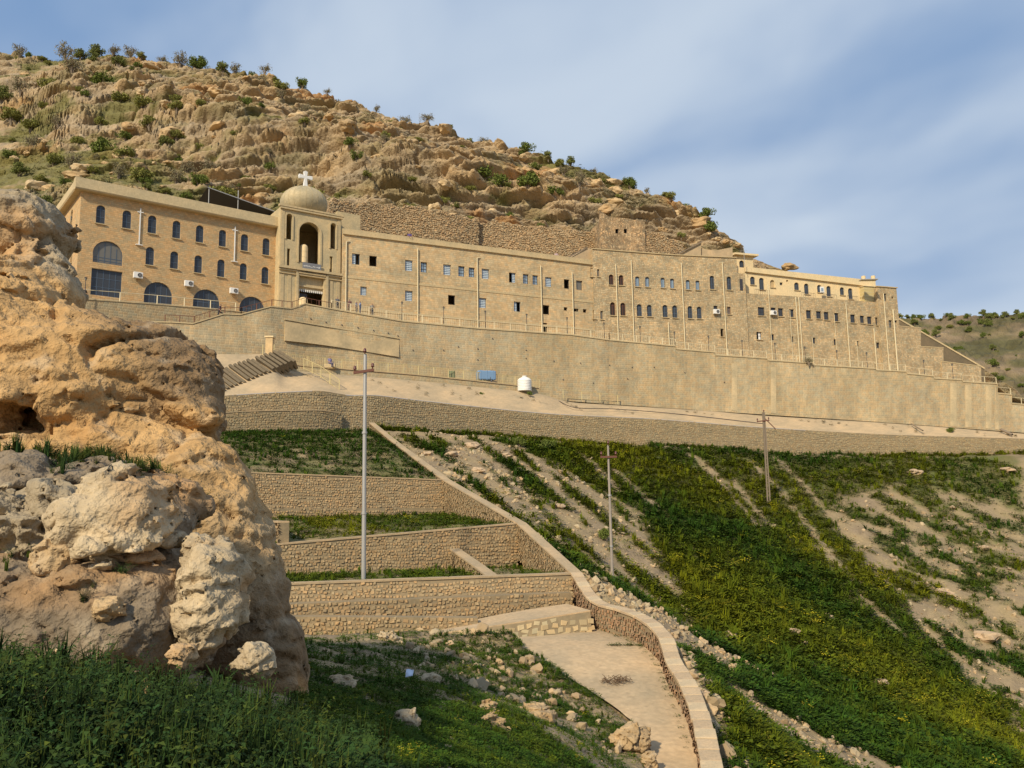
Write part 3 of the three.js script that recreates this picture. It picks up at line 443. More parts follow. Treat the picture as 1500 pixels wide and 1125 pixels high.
// great retaining wall below the monastery terrace
const GREAT_TOP = [[40, 470, 84], [251, 473, 88.4], [283, 475, 89.2], [328, 461, 90.8], [352, 462, 91.6], [397, 450, 93.4], [427, 453, 95], [448, 446, 96.2], [485, 453, 97.7], [540, 463, 99.8], [590, 471.5, 102], [700, 482, 106.4], [838, 491.5, 112], [893, 499, 114.2]];
const GREAT_BOT = [[40, 540, 83.4], [251, 540, 87.6], [283, 541, 88.3], [328, 541, 89.8], [352, 541, 90.5], [397, 541, 92.2], [427, 542, 93.7], [448, 545, 94.8], [485, 552, 96.2], [540, 559, 98.2], [590, 565, 100.3], [700, 575, 104.6], [838, 588, 110], [893, 592, 112.2]];
// further along the top steps down: [px, py of the top, distance], pairs
const STEPS = [[893, 499, 114.2], [990, 508, 117.4], [990, 512, 117.4], [1048, 517, 119.2], [1048, 521, 119.2], [1124, 526, 121.3], [1124, 528.5, 121.3], [1190, 533, 123.2], [1190, 535.5, 123.2], [1283, 541, 125.9], [1283, 543, 125.9], [1328, 545, 127.1], [1328, 548, 127.1], [1368, 552, 128.3], [1368, 555, 128.3], [1410, 557.5, 129.4], [1410, 560, 129.4], [1461, 563, 130.8], [1461, 577, 130.8], [1482, 579, 131.4], [1482, 592, 131.4], [1530, 596, 132.6], [1530, 606, 132.6], [1620, 612, 135]];
const STEP_BOT_Y = (px) => px < 1100 ? lerp(592, 606, (px - 893) / 207) : px < 1300 ? lerp(606, 619, (px - 1100) / 200) : lerp(619, 634, (px - 1300) / 200);
{
  const T = [], B = []; const T0 = P(GREAT_TOP), B0 = P(GREAT_BOT);
  for (let i = 0; i + 1 < T0.length; i++) { const m = Math.ceil(T0[i].distanceTo(T0[i + 1]) / 0.7); for (let k = 0; k < m; k++) { T.push(T0[i].clone().lerp(T0[i + 1], k / m)); B.push(B0[i].clone().lerp(B0[i + 1], k / m)); } }
  STEPS.forEach((q, i) => { const t = at(...q), b = at(q[0], STEP_BOT_Y(q[0]), q[2] - 1.9); if (i % 2) { const t0 = T[T.length - 1].clone(), b0 = B[B.length - 1].clone(), m = Math.ceil(t.distanceTo(t0) / 0.7); for (let k = 1; k < m; k++) { T.push(t0.clone().lerp(t, k / m)); B.push(b0.clone().lerp(b, k / m)); } } T.push(t); B.push(b); });
  for (let i = 1; i < T.length; i++) if (T[i].distanceTo(T[i - 1]) < 1e-3 || Math.hypot(T[i].x - T[i - 1].x, T[i].z - T[i - 1].z) < 1e-3) T[i].x += 0.012;
  const c = B[40].clone(), o = thing('great_retaining_wall', 'tall coursed block retaining wall carrying the railed terrace', 'retaining wall', c);
  const g = stripSolid(T, B, 1.1, 14); colorize(g, (x, y, z, a, b, d, q) => { const v = 1 + 0.42 * fbm(x * 0.30, y * 0.06, z * 0.30, 4) + 0.30 * fbm(x * 0.9, y * 0.5, z * 0.9 + 7, 4), gr = 0.5 * fbm(x * 0.12 + 3, y * 0.1, z * 0.12, 3); q[0] = v * (1 - 0.10 * gr); q[1] = v; q[2] = v * (1 + 0.22 * gr); }); g.translate(-c.x, -c.y, -c.z); M.greatWall = M.retaining.clone(); M.greatWall.vertexColors = true; part('wall', g, M.greatWall, o);
  const C = T.map((p) => V3(p.x, p.y + 0.14, p.z)), off = (l) => l.map((p, i) => V3(p.x, p.y, p.z + 0.1)), cg = stripSolid(off(C), off(T.map((p) => V3(p.x, p.y + 0.004, p.z))), 0.6); cg.translate(-c.x, -c.y, -c.z); part('coping', cg, M.capStone, o);
  // weep holes: short dark pipe ends standing out of the face
  const pipes = [[457, 467], [479, 472], [501, 476], [523, 480], [545, 484], [567, 488], [586, 492], [607, 513], [649, 513], [673, 508], [703, 511], [703, 527], [720, 496], [769, 525], [772, 513], [810, 529], [851, 532], [891, 535], [925, 538], [958, 538], [827, 556], [745, 550], [917, 555], [1004, 546], [1060, 560], [866, 561]];
  const pg = new THREE.CylinderGeometry(0.075, 0.075, 0.2, 8); pg.rotateX(Math.PI / 2);
  for (const [px, py] of pipes) { let best = null, bd = 1e9; for (let i = 0; i < T.length; i++) { const q = T[i].clone().lerp(B[i], 0.5), [x] = pixelOf(q); if (Math.abs(x - px) < bd) { bd = Math.abs(x - px); best = i; } } let lo = 0, hi = 1; for (let k = 0; k < 20; k++) { const m = (lo + hi) / 2; if (pixelOf(T[best].clone().lerp(B[best], m))[1] < py) lo = m; else hi = m; } const q = T[best].clone().lerp(B[best], lo); const m = part('weep_pipe', pg, M.darkMetal, o); m.position.copy(q.sub(c)); m.position.z += 0.02; }
  // smooth rendered panel
  const band = (l) => resample(P(l), 20), pt = band([[418, 469, 94.2], [470, 478, 96.7], [585, 497, 101.3]]), pb = band([[418, 499, 93.6], [470, 505, 96], [585, 523, 100.6]]), out = (l, k) => l.map((p) => V3(p.x - 0.03, p.y, p.z + k));
  const pg2 = stripSolid(out(pt, 0.05), out(pb, 0.05), 0.3); pg2.translate(-c.x, -c.y, -c.z); part('rendered_panel', pg2, M.patchWall, o);
  const lip = stripSolid(out(pt, 0.2).map((p) => V3(p.x, p.y + 0.16, p.z)), out(pt, 0.2).map((p) => V3(p.x, p.y + 0.02, p.z)), 0.55); lip.translate(-c.x, -c.y, -c.z); part('drip_ledge', lip, M.capStone, o);
  // pale pilaster strips, barely proud, in the right half of the wall
  const face = (px, f) => { let i = 0; while (i < T.length - 2 && pixelOf(T[i + 1])[0] < px) i++; const a = pixelOf(T[i])[0], b = pixelOf(T[i + 1])[0], t = clamp((px - a) / (b - a)); return T[i].clone().lerp(T[i + 1], t).lerp(B[i].clone().lerp(B[i + 1], t), f); };
  for (const [px, w, f] of [[1072, 8, 0.12], [1129, 8, 0.12], [1392, 9, 0.06], [1414, 9, 0.06], [1444, 8, 0.05], [1458, 5, 0.05]]) { const t = [face(px, f), face(px + w, f)], b = [face(px, 0.97), face(px + w, 0.97)]; for (const l of [t, b]) for (const p of l) { p.z += 0.05; } const g = stripSolid(t, b, 0.3); g.translate(-c.x, -c.y, -c.z); part('pilaster', g, M.buttress, o); }
  shade(o);
}
// terrace floor behind the coping, as far as the buildings
{
  const edge = [...P(GREAT_TOP), ...STEPS.filter((_, i) => i % 2).map((q) => at(...q))], pos = [], uv = [], idx = [];
  edge.forEach((p, i) => { const a = edge[Math.max(0, i - 1)], b = edge[Math.min(edge.length - 1, i + 1)], t = V3(b.x - a.x, 0, b.z - a.z).normalize(); for (const k of [0.4, 12]) { pos.push(p.x + t.z * k, p.y - 0.12, p.z - t.x * k); uv.push(p.x, p.z - k); } if (i) { const q = 2 * i; idx.push(q - 2, q, q + 1, q - 2, q + 1, q - 1); } });
  const g = new THREE.BufferGeometry(); g.setAttribute('position', new THREE.Float32BufferAttribute(pos, 3)); g.setAttribute('uv', new THREE.Float32BufferAttribute(uv, 2)); g.setIndex(idx); g.computeVertexNormals();
  structure(new THREE.Mesh(g, M.concrete), 'terrace_floor', 'paved terrace behind the railing along the monastery');
}
// platform at the foot of the great wall and the pale apron below it
const PLAT = [[418, 541, 90.8], [450, 545, 92], [500, 549, 94], [590, 556, 97.6], [700, 567, 102], [790, 577, 105.8]];
const PLAT_TOPY = [[418, 533, 91.0], [450, 537, 92.2], [500, 541, 94.2], [590, 548, 97.8], [700, 559, 102.2], [790, 569, 106]];
const APRON_TOP = [[250, 521, 86.4], [300, 519, 87.6], [360, 519, 89.2], [400, 521, 90.2], [418, 541, 90.6], [450, 545, 91.8], [500, 549, 93.8], [590, 556, 97.4], [700, 567, 101.8], [790, 577, 105.6], [830, 588, 108.4], [893, 593, 111.6], [990, 599, 115], [1100, 606, 119.4], [1200, 613, 122], [1300, 619.5, 124.6], [1400, 626.5, 127.6], [1500, 634.5, 130.4], [1600, 641, 133]];
{
  const T = P(PLAT_TOPY), B = P(PLAT), n = 40, RT = resample(T, n), RB = resample(B, n), c = RB[20].clone(), o = thing('wall_platform', 'narrow walkway platform along the foot of the great wall', 'platform', c), g = stripSolid(RT, RB.map((p) => V3(p.x, p.y - 0.4, p.z)), 3.2); g.translate(-c.x, -c.y, -c.z); part('wall', g, M.retaining, o);
  const cg = stripSolid(RT.map((p) => V3(p.x, p.y + 0.1, p.z + 0.12)), RT.map((p) => V3(p.x, p.y + 0.004, p.z + 0.12)), 3.25); cg.translate(-c.x, -c.y, -c.z); part('slab', cg, M.concrete, o);
}
let apronAt;
const apronCurve = (l) => resample(P(l), 160);
{
  const T = apronCurve(APRON_TOP), Bq = apronCurve(LOWER_TOP), pos = [], uv = [], idx = [], m = 12; let L = 0;
  // the two curves are matched by their place along the wall
  const B = T.map((p) => { const x = pixelOf(p)[0]; let k = 0; while (k < Bq.length - 2 && pixelOf(Bq[k + 1])[0] < x) k++; const a = pixelOf(Bq[k])[0], b = pixelOf(Bq[k + 1])[0]; return Bq[k].clone().lerp(Bq[k + 1], clamp((x - a) / (b - a))); });
  apronAt = (px, f) => { let i = 0; while (i < T.length - 2 && pixelOf(T[i + 1])[0] < px) i++; return T[i].clone().lerp(B[i], f); };
  T.forEach((p, i) => { if (i) L += p.distanceTo(T[i - 1]); for (let j = 0; j <= m; j++) { const q = p.clone().lerp(B[i], j / m); q.y += 0.18 * Math.sin(Math.PI * j / m) * fbm(q.x * 0.25, q.z * 0.25, 8, 3); if (j === m) q.y += 0.02; pos.push(q.x, q.y, q.z); uv.push(L, j / m * 8); if (i && j) { const k = i * (m + 1) + j; idx.push(k - m - 2, k - 1, k, k - m - 2, k, k - m - 1); } } });
  const g = new THREE.BufferGeometry(); g.setAttribute('position', new THREE.Float32BufferAttribute(pos, 3)); g.setAttribute('uv', new THREE.Float32BufferAttribute(uv, 2)); g.setIndex(idx); g.computeVertexNormals();
  structure(new THREE.Mesh(g, M.concrete), 'apron', 'pale sloping concrete apron under the great wall');
}
// great stair up to the gate: long dark slabs one above the other
{
  const n = 18, o = thing('outdoor_stair', 'broad flight of dark sloping stone slabs climbing to the yellow gate', 'stair', at(300, 570, 83)), c = o.position;
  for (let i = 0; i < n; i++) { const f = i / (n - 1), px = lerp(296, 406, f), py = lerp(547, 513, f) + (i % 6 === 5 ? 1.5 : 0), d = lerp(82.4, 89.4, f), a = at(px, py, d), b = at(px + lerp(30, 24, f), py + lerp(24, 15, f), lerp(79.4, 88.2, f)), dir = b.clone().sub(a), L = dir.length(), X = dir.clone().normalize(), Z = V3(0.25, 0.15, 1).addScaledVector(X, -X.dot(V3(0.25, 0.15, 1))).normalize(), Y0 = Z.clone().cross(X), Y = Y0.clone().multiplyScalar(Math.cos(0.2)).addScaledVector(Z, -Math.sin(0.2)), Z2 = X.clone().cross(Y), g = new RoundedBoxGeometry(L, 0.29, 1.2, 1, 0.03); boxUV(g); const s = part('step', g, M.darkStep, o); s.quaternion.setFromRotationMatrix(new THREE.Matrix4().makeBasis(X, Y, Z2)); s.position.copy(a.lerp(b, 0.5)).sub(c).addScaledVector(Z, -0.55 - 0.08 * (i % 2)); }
  shade(o);
}

// ================================================================ BUILDINGS
class Face { // a vertical wall plane between two points; local x along it, y up from y0, z outwards
  constructor(p, q, y0) { const a = at(...p), b = at(...q); this.A = V3(a.x, y0, a.z); this.len = Math.hypot(b.x - a.x, b.z - a.z); this.u = V3((b.x - a.x) / this.len, 0, (b.z - a.z) / this.len); this.n = V3(-this.u.z, 0, this.u.x); this.th = Math.atan2(-this.u.z, this.u.x); }
  hit(px, py, off = 0) { const r = at(px, py, 1), o = this.A.clone().addScaledVector(this.n, off), t = o.dot(this.n) / r.dot(this.n), p = r.multiplyScalar(t).sub(o); return [p.dot(this.u), p.y]; }
  world(u, y, z = 0) { return this.A.clone().addScaledVector(this.u, u).addScaledVector(this.n, z).add(V3(0, y, 0)); }
  place(m, g) { m.position.copy(this.A).sub(g.position); m.rotation.y = this.th; return m; }
  turned(u0, len) { const f = Object.create(Face.prototype); f.A = this.world(u0, 0); f.u = this.n.clone().negate(); f.len = len; f.n = V3(-f.u.z, 0, f.u.x); f.th = Math.atan2(-f.u.z, f.u.x); return f; } // the right-hand return, running back
}
function opening(Cls, x, y, w, h, arch) { const s = new Cls(); const r = w / 2; if (arch) { const rise = Math.min(arch === true ? r : arch, h * 0.98), R = (r * r + rise * rise) / (2 * rise), a = Math.asin(clamp(r / R)); s.moveTo(x - r, y); s.lineTo(x + r, y); s.lineTo(x + r, y + h - rise); const n = 12, cy = y + h - R; const a0 = rise > r ? Math.PI - a : a; for (let i = 1; i < n; i++) { const t = lerp(a0, -a0, i / n); s.lineTo(x + R * Math.sin(t), cy + R * Math.cos(t)); } s.lineTo(x - r, y + h - rise); s.lineTo(x - r, y); } else { s.moveTo(x - r, y); s.lineTo(x + r, y); s.lineTo(x + r, y + h); s.lineTo(x - r, y + h); s.lineTo(x - r, y); } return s; }
const REVEAL = 0.2, WALL_T = 0.4;
const wallUV = { generateTopUV: (g, v, a, b, c) => [a, b, c].map((i) => new THREE.Vector2(v[3 * i], v[3 * i + 1])), generateSideWallUV: (g, v, a, b, c, d) => [a, b, c, d].map((i) => new THREE.Vector2(v[3 * i] + v[3 * i + 2], v[3 * i + 1] + v[3 * i + 2])) };
function wallGeo(outline, holes, t = WALL_T) { const s = new THREE.Shape(outline.map(([x, y]) => new THREE.Vector2(x, y))); s.holes = holes; const g = new THREE.ExtrudeGeometry(s, { depth: t, bevelEnabled: false, curveSegments: 8, UVGenerator: wallUV }); g.translate(0, 0, -t); return g; }
// one window: frame, pane(s), glazing bars, sill
function windowAt(face, group, holes, o) { // o: x, y (sill), w, h, arch, fill, bars [nx, ny], sill, frame
  const { x, y, w, h } = o, f = o.fw ?? 0.07, z = -REVEAL - 0.06; holes.push(opening(THREE.Path, x, y, w, h, o.arch));
  const outer = opening(THREE.Shape, x, y, w + 0.02, h + 0.01, o.arch); outer.holes = [opening(THREE.Path, x, y + f, w - 2 * f, h - 2 * f, o.arch ? (o.arch === true ? true : Math.max(0.05, o.arch - f * 0.5)) : 0)];
  const list = [new THREE.ExtrudeGeometry(outer, { depth: 0.07, bevelEnabled: false }).translate(0, 0, z)];
  const [nx, ny] = o.bars ?? [2, 1], rise = o.arch ? Math.min(o.arch === true ? w / 2 : o.arch, h) : 0;
  const topAt = (dx) => o.arch === true ? h - w / 2 + Math.sqrt(Math.max(0, w * w / 4 - dx * dx)) : h - rise * Math.pow(Math.abs(dx) / (w / 2), 2);
  const bw = Math.min(0.06, w * 0.07);
  for (let i = 1; i < nx; i++) { const dx = w * (i / nx - 0.5), hh = topAt(dx) - 0.02; list.push(box(bw, hh, 0.05, x + dx, y + hh / 2, z + 0.03)); }
  for (let j = 1; j < ny; j++) list.push(box(w - 0.04, bw, 0.045, x, y + (h - rise) * j / Math.max(1, ny - (rise ? 1 : 0)), z + 0.032));
  const frame = face.place(part('window', merge(list), o.frame ?? M.frameBlue, group), group);
  if (o.fill !== 'open') { const half = o.fill === 'half', pw = half ? w / 2 : w - 0.02; const s = opening(THREE.Shape, half ? x + (o.side ?? 1) * w / 4 : x, y + 0.02, pw, h - 0.03, half ? 0 : o.arch); const g = new THREE.ExtrudeGeometry(s, { depth: 0.02, bevelEnabled: false }); g.translate(0, 0, z + 0.012); part('pane', g, o.glass ?? M.glass, frame);
    if (o.louvre) { const l = [], n = 6; for (let i = 0; i < n; i++) l.push(box(pw - 0.1, h * 0.075, 0.03, half ? x + (o.side ?? 1) * w / 4 : x, y + h * (i + 0.6) / n, z + 0.055)); part('louvres', merge(l), M.louvre, frame); } }
  if (o.sill !== false) part('sill', box(w + 0.22, 0.09, 0.2, x, y - 0.05, 0.05), o.sillMat ?? M.capStone, frame);
  return frame;
}
function pixWindow(face, map, [zx, y0, y1, zw], o, off = 0) { const cx = map.x + zx / map.s, t = face.hit(cx, map.y + y0 / map.s, off), b = face.hit(cx, map.y + y1 / map.s, off), l = face.hit(cx - zw / map.s / 2, map.y + y0 / map.s, off), r = face.hit(cx + zw / map.s / 2, map.y + y0 / map.s, off); return { x: t[0], y: b[1], w: Math.max(0.25, r[0] - l[0]), h: Math.max(0.3, t[1] - b[1]), ...o }; }
// closed box behind a front wall: side and back walls and a roof slab
function shell(face, group, u0, u1, y0, y1, depth, mat, roofY = y1, t = 0.35) {
  face.place(part('back_wall', box(u1 - u0, y1 - y0, t, (u0 + u1) / 2, (y0 + y1) / 2, -depth + t / 2), mat, group), group);
  for (const u of [u0 + t / 2, u1 - t / 2]) face.place(part('side_wall', box(t, y1 - y0 - 0.02, depth - WALL_T - t - 0.004, u, (y0 + y1) / 2, -(WALL_T + depth - t) / 2), mat, group), group);
  face.place(part('roof', box(u1 - u0 - 2 * t - 0.01, 0.25, depth - WALL_T - t - 0.01, (u0 + u1) / 2, roofY - 0.35, -(WALL_T + depth - t) / 2), M.roof, group), group);
  face.place(part('floor', box(u1 - u0 - 2 * t - 0.01, 0.2, depth - WALL_T - t - 0.01, (u0 + u1) / 2, y0 + 0.4, -(WALL_T + depth - t) / 2), M.roof, group), group);
  face.place(part('inner_wall', box(u1 - u0 - 2 * t - 0.02, y1 - y0 - 0.9, 0.15, (u0 + u1) / 2, (y0 + y1) / 2, -WALL_T - 2.2), M.roof, group), group);
}
const Z1 = { x: 60, y: 230, s: 4.5 }, Z2 = { x: 330, y: 230, s: 4.5 }, Z3 = { x: 590, y: 320, s: 5 }, Z4 = { x: 860, y: 330, s: 5.624 }, Z5 = { x: 1070, y: 340, s: 5.114 };

// ---------------------------------------------------------------- left building
const YL = at(130, 452, 86.5).y;
const FL = new Face([118, 300, 86.2], [414, 350, 100], YL);
{
  const g = thing('school_building', 'long three storey brick building with arched windows and two white wall crosses', 'building', FL.A.clone()), holes = [];
  const eave = FL.hit(124, 281)[1], L = FL.len;
  const W = (m, l, o) => windowAt(FL, g, holes, pixWindow(FL, m, l, { arch: true, bars: [2, 3], frame: M.frameBlue, ...o }));
  for (const l of [[398, 318, 440, 62], [570, 352, 473, 60], [737, 385, 505, 58], [897, 420, 538, 55], [1050, 450, 565, 53], [1200, 480, 592, 50]]) W(Z1, l); for (const l of [[130, 508, 620, 51], [272, 535, 648, 49]]) W(Z2, l);
  for (const l of [[722, 593, 713, 57], [882, 622, 738, 55], [1040, 648, 765, 53], [1190, 675, 792, 51]]) W(Z1, l); for (const l of [[122, 700, 810, 49], [265, 725, 837, 48]]) W(Z2, l);
  W(Z1, [447, 555, 705, 196], { arch: 1.85, bars: [5, 3], glass: M.greyGlass, sill: false }); W(Z1, [437, 745, 920, 204], { arch: 0, bars: [5, 3], sill: false });
  W(Z1, [778, 825, 985, 188], { arch: 1.5, bars: [5, 2], sill: false }); W(Z1, [1095, 873, 1030, 178], { arch: 1.5, bars: [5, 2], sill: false }); W(Z2, [180, 920, 1060, 168], { arch: 1.45, bars: [5, 2], sill: false });
  FL.place(part('wall', wallGeo([[0, -2], [L, -2], [L, eave + 0.2], [0, eave + 0.2]], holes), M.brick, g), g);
  // side wall towards the rock
  const FS = new Face([70, 345, 96.2], [118, 300, 86.2], YL), sh = [];
  // make it meet the front corner exactly
  FS.A.copy(FL.A).addScaledVector(FL.n, -13.2); FS.u = FL.n.clone(); FS.n = V3(-FS.u.z, 0, FS.u.x); FS.th = Math.atan2(-FS.u.z, FS.u.x); FS.len = 13.2;
  for (const [py0, py1] of [[307, 335], [355, 384]]) { const t = FS.hit(105.5, py0), b = FS.hit(105.5, py1); windowAt(FS, g, sh, { x: t[0], y: b[1], w: 0.95, h: t[1] - b[1], arch: true, bars: [2, 3] }); windowAt(FS, g, sh, { x: t[0] - 4.2, y: b[1], w: 0.95, h: t[1] - b[1], arch: true, bars: [2, 3] }); }
  FS.place(part('wall', wallGeo([[0, -2], [FS.len - WALL_T - 0.003, -2], [FS.len - WALL_T - 0.003, eave + 0.2], [0, eave + 0.2]], sh), M.brick, g), g);
  FL.place(part('back_wall', box(L, eave + 2, 0.4, L / 2, eave / 2 - 1, -13.4), M.brick, g), g);
  FL.place(part('side_wall', box(0.4, eave + 2, 12.7, L - 0.25, eave / 2 - 1, -6.78), M.brick, g), g);
  for (const y of [eave - 0.2, eave * 0.62, eave * 0.28]) FL.place(part('floor', box(L - 1, 0.25, 12.2, L / 2, y, -6.7), M.roof, g), g);
  FL.place(part('inner_wall', box(L - 1, eave, 0.15, L / 2, eave / 2 - 0.5, -2.8), M.roof, g), g);
  // deep sloping cornice
  const ch = FL.hit(120, 264)[1] - eave + 0.1, pr = new THREE.Shape([[0, 0], [0.62, 0], [0.72, 0.15], [0.55, ch], [0, ch]].map(([a, b]) => new THREE.Vector2(a, b)));
  const c1 = new THREE.ExtrudeGeometry(pr, { depth: L + 0.6, bevelEnabled: false, UVGenerator: wallUV }); c1.rotateY(-Math.PI / 2); c1.scale(-1, 1, 1); c1.rotateY(0);
  const cornice = (len, u0) => { const q = []; const s = [[0.003, eave], [0.62, eave], [0.72, eave + 0.15], [0.55, eave + ch], [-0.35, eave + ch], [-0.35, eave + 0.21], [0.003, eave + 0.21]]; const gg = new THREE.BufferGeometry(), pos = [], uv = []; for (let i = 0; i < s.length; i++) { const a = s[i], b = s[(i + 1) % s.length]; for (const [p, x] of [[a, u0], [b, u0 + len], [b, u0], [a, u0], [a, u0 + len], [b, u0 + len]]) { pos.push(x, p[1], p[0]); uv.push(x, p[1] + p[0]); } } for (const x of [u0, u0 + len]) for (const t of [[0, 1, 2], [0, 2, 3], [0, 3, 6], [3, 4, 5], [3, 5, 6]]) for (const i of (x === u0 ? t : [t[0], t[2], t[1]])) { pos.push(x, s[i][1], s[i][0]); uv.push(s[i][0], s[i][1]); } gg.setAttribute('position', new THREE.Float32BufferAttribute(pos, 3)); gg.setAttribute('uv', new THREE.Float32BufferAttribute(uv, 2)); gg.computeVertexNormals(); return gg; };
  FL.place(part('cornice', cornice(L + 0.7, -0.7), M.capStone, g), g); FS.place(part('cornice', cornice(FS.len + 0.0, 0), M.capStone, g), g);
  // white crosses mounted on the facade
  for (const [m, xt, yt, xb, yb] of [[Z1, 656, 340, 645, 580], [Z1, 1279, 460, 1270, 690]]) { const t = FL.hit(m.x + xt / m.s, m.y + yt / m.s), b = FL.hit(m.x + xt / m.s, m.y + yb / m.s), h = t[1] - b[1], x = t[0]; FL.place(part('wall_cross', merge([box(0.11, h, 0.1, x, b[1] + h / 2, 0.09), box(0.62, 0.1, 0.105, x, t[1] - 0.45, 0.093), box(0.7, 0.08, 0.22, x, b[1] - 0.04, 0.115)]), M.white, g), g); }
  shade(g);
}
function airConditioner(face, px, py, label, s = 1) { // outdoor unit on brackets
  const [u, y] = face.hit(px, py, 0.35), p = face.world(u, y - 0.35 * s, 0.06), g = thing('air_conditioner', label, 'air conditioner', p); g.rotation.y = face.th;
  const b = new RoundedBoxGeometry(0.95 * s, 0.66 * s, 0.36 * s, 2, 0.03); b.translate(0, 0.36 * s, 0.27 * s); part('casing', b, M.white, g);
  const r = new THREE.TorusGeometry(0.24 * s, 0.02 * s, 6, 20); r.translate(0.16 * s, 0.36 * s, 0.455 * s); const bars = [r]; for (let i = 0; i < 6; i++) { const a = i * Math.PI / 6; bars.push(bar(V3(0.16 * s + 0.23 * s * Math.cos(a), 0.36 * s + 0.23 * s * Math.sin(a), 0.46 * s), V3(0.16 * s - 0.23 * s * Math.cos(a), 0.36 * s - 0.23 * s * Math.sin(a), 0.46 * s), 0.007)); }
  const d = new THREE.CylinderGeometry(0.235 * s, 0.235 * s, 0.012, 20); d.rotateX(Math.PI / 2); d.translate(0.16 * s, 0.36 * s, 0.452 * s); part('fan_opening', d, M.frameDark, g); part('fan_guard', merge(bars), M.galv, g);
  for (const x of [-0.3, 0.3]) part('bracket', merge([box(0.04, 0.04, 0.45 * s, x * s, 0.0, 0.22 * s), bar(V3(x * s, -0.3 * s, 0), V3(x * s, 0, 0.4 * s), 0.015)]), M.galv, g);
  return shade(g);
}
airConditioner(FL, 60 + 640 / 4.5, 230 + 780 / 4.5, 'white outdoor air conditioner beside the tall square window'); airConditioner(FL, 60 + 975 / 4.5, 230 + 835 / 4.5, 'white outdoor air conditioner between two low arched windows'); airConditioner(FL, 60 + 1272 / 4.5, 230 + 883 / 4.5, 'white outdoor air conditioner closest to the domed tower');
// dark canopy on the roof
{
  const a = FL.world(FL.hit(318, 300, -3)[0], FL.hit(346, 311)[1] + 0.35, -3), g = thing('roof_canopy', 'dark sheet canopy on thin posts on the brick building roof', 'canopy', a); const y1 = 1.7;
  const p = (u, y, z) => a.clone().addScaledVector(FL.u, u).addScaledVector(FL.n, z).add(V3(0, y, 0)).sub(a); const sh = new THREE.BufferGeometry(), v = [p(-1.5, 1.1, -6), p(8.2, 0.7, -6), p(8.2, 1.25, 1), p(-1.5, 2.75, 1)], ps = []; for (const dy of [0, 0.05]) for (const i of [0, 1, 2, 0, 2, 3]) ps.push(v[i].x, v[i].y + dy, v[i].z); sh.setAttribute('position', new THREE.Float32BufferAttribute(ps, 3)); sh.computeVertexNormals(); part('sheet', sh, flat(0.045, 0.04, 0.035, 0.7), g);
  for (const [u, z, h] of [[2.2, 0.9, 3.2], [-1.3, 0.9, 2.7], [8, 0.9, 1.25], [2.2, -5.8, 0.95], [8, -5.8, 0.7]]) part('post', bar(p(u, -0.3, z), p(u, h, z), 0.05), M.galv, g); part('edge_beam', merge([beam(v[2], v[3], 0.06, 0.1), beam(v[0], v[1], 0.06, 0.1)]), M.galv, g); shade(g);
}

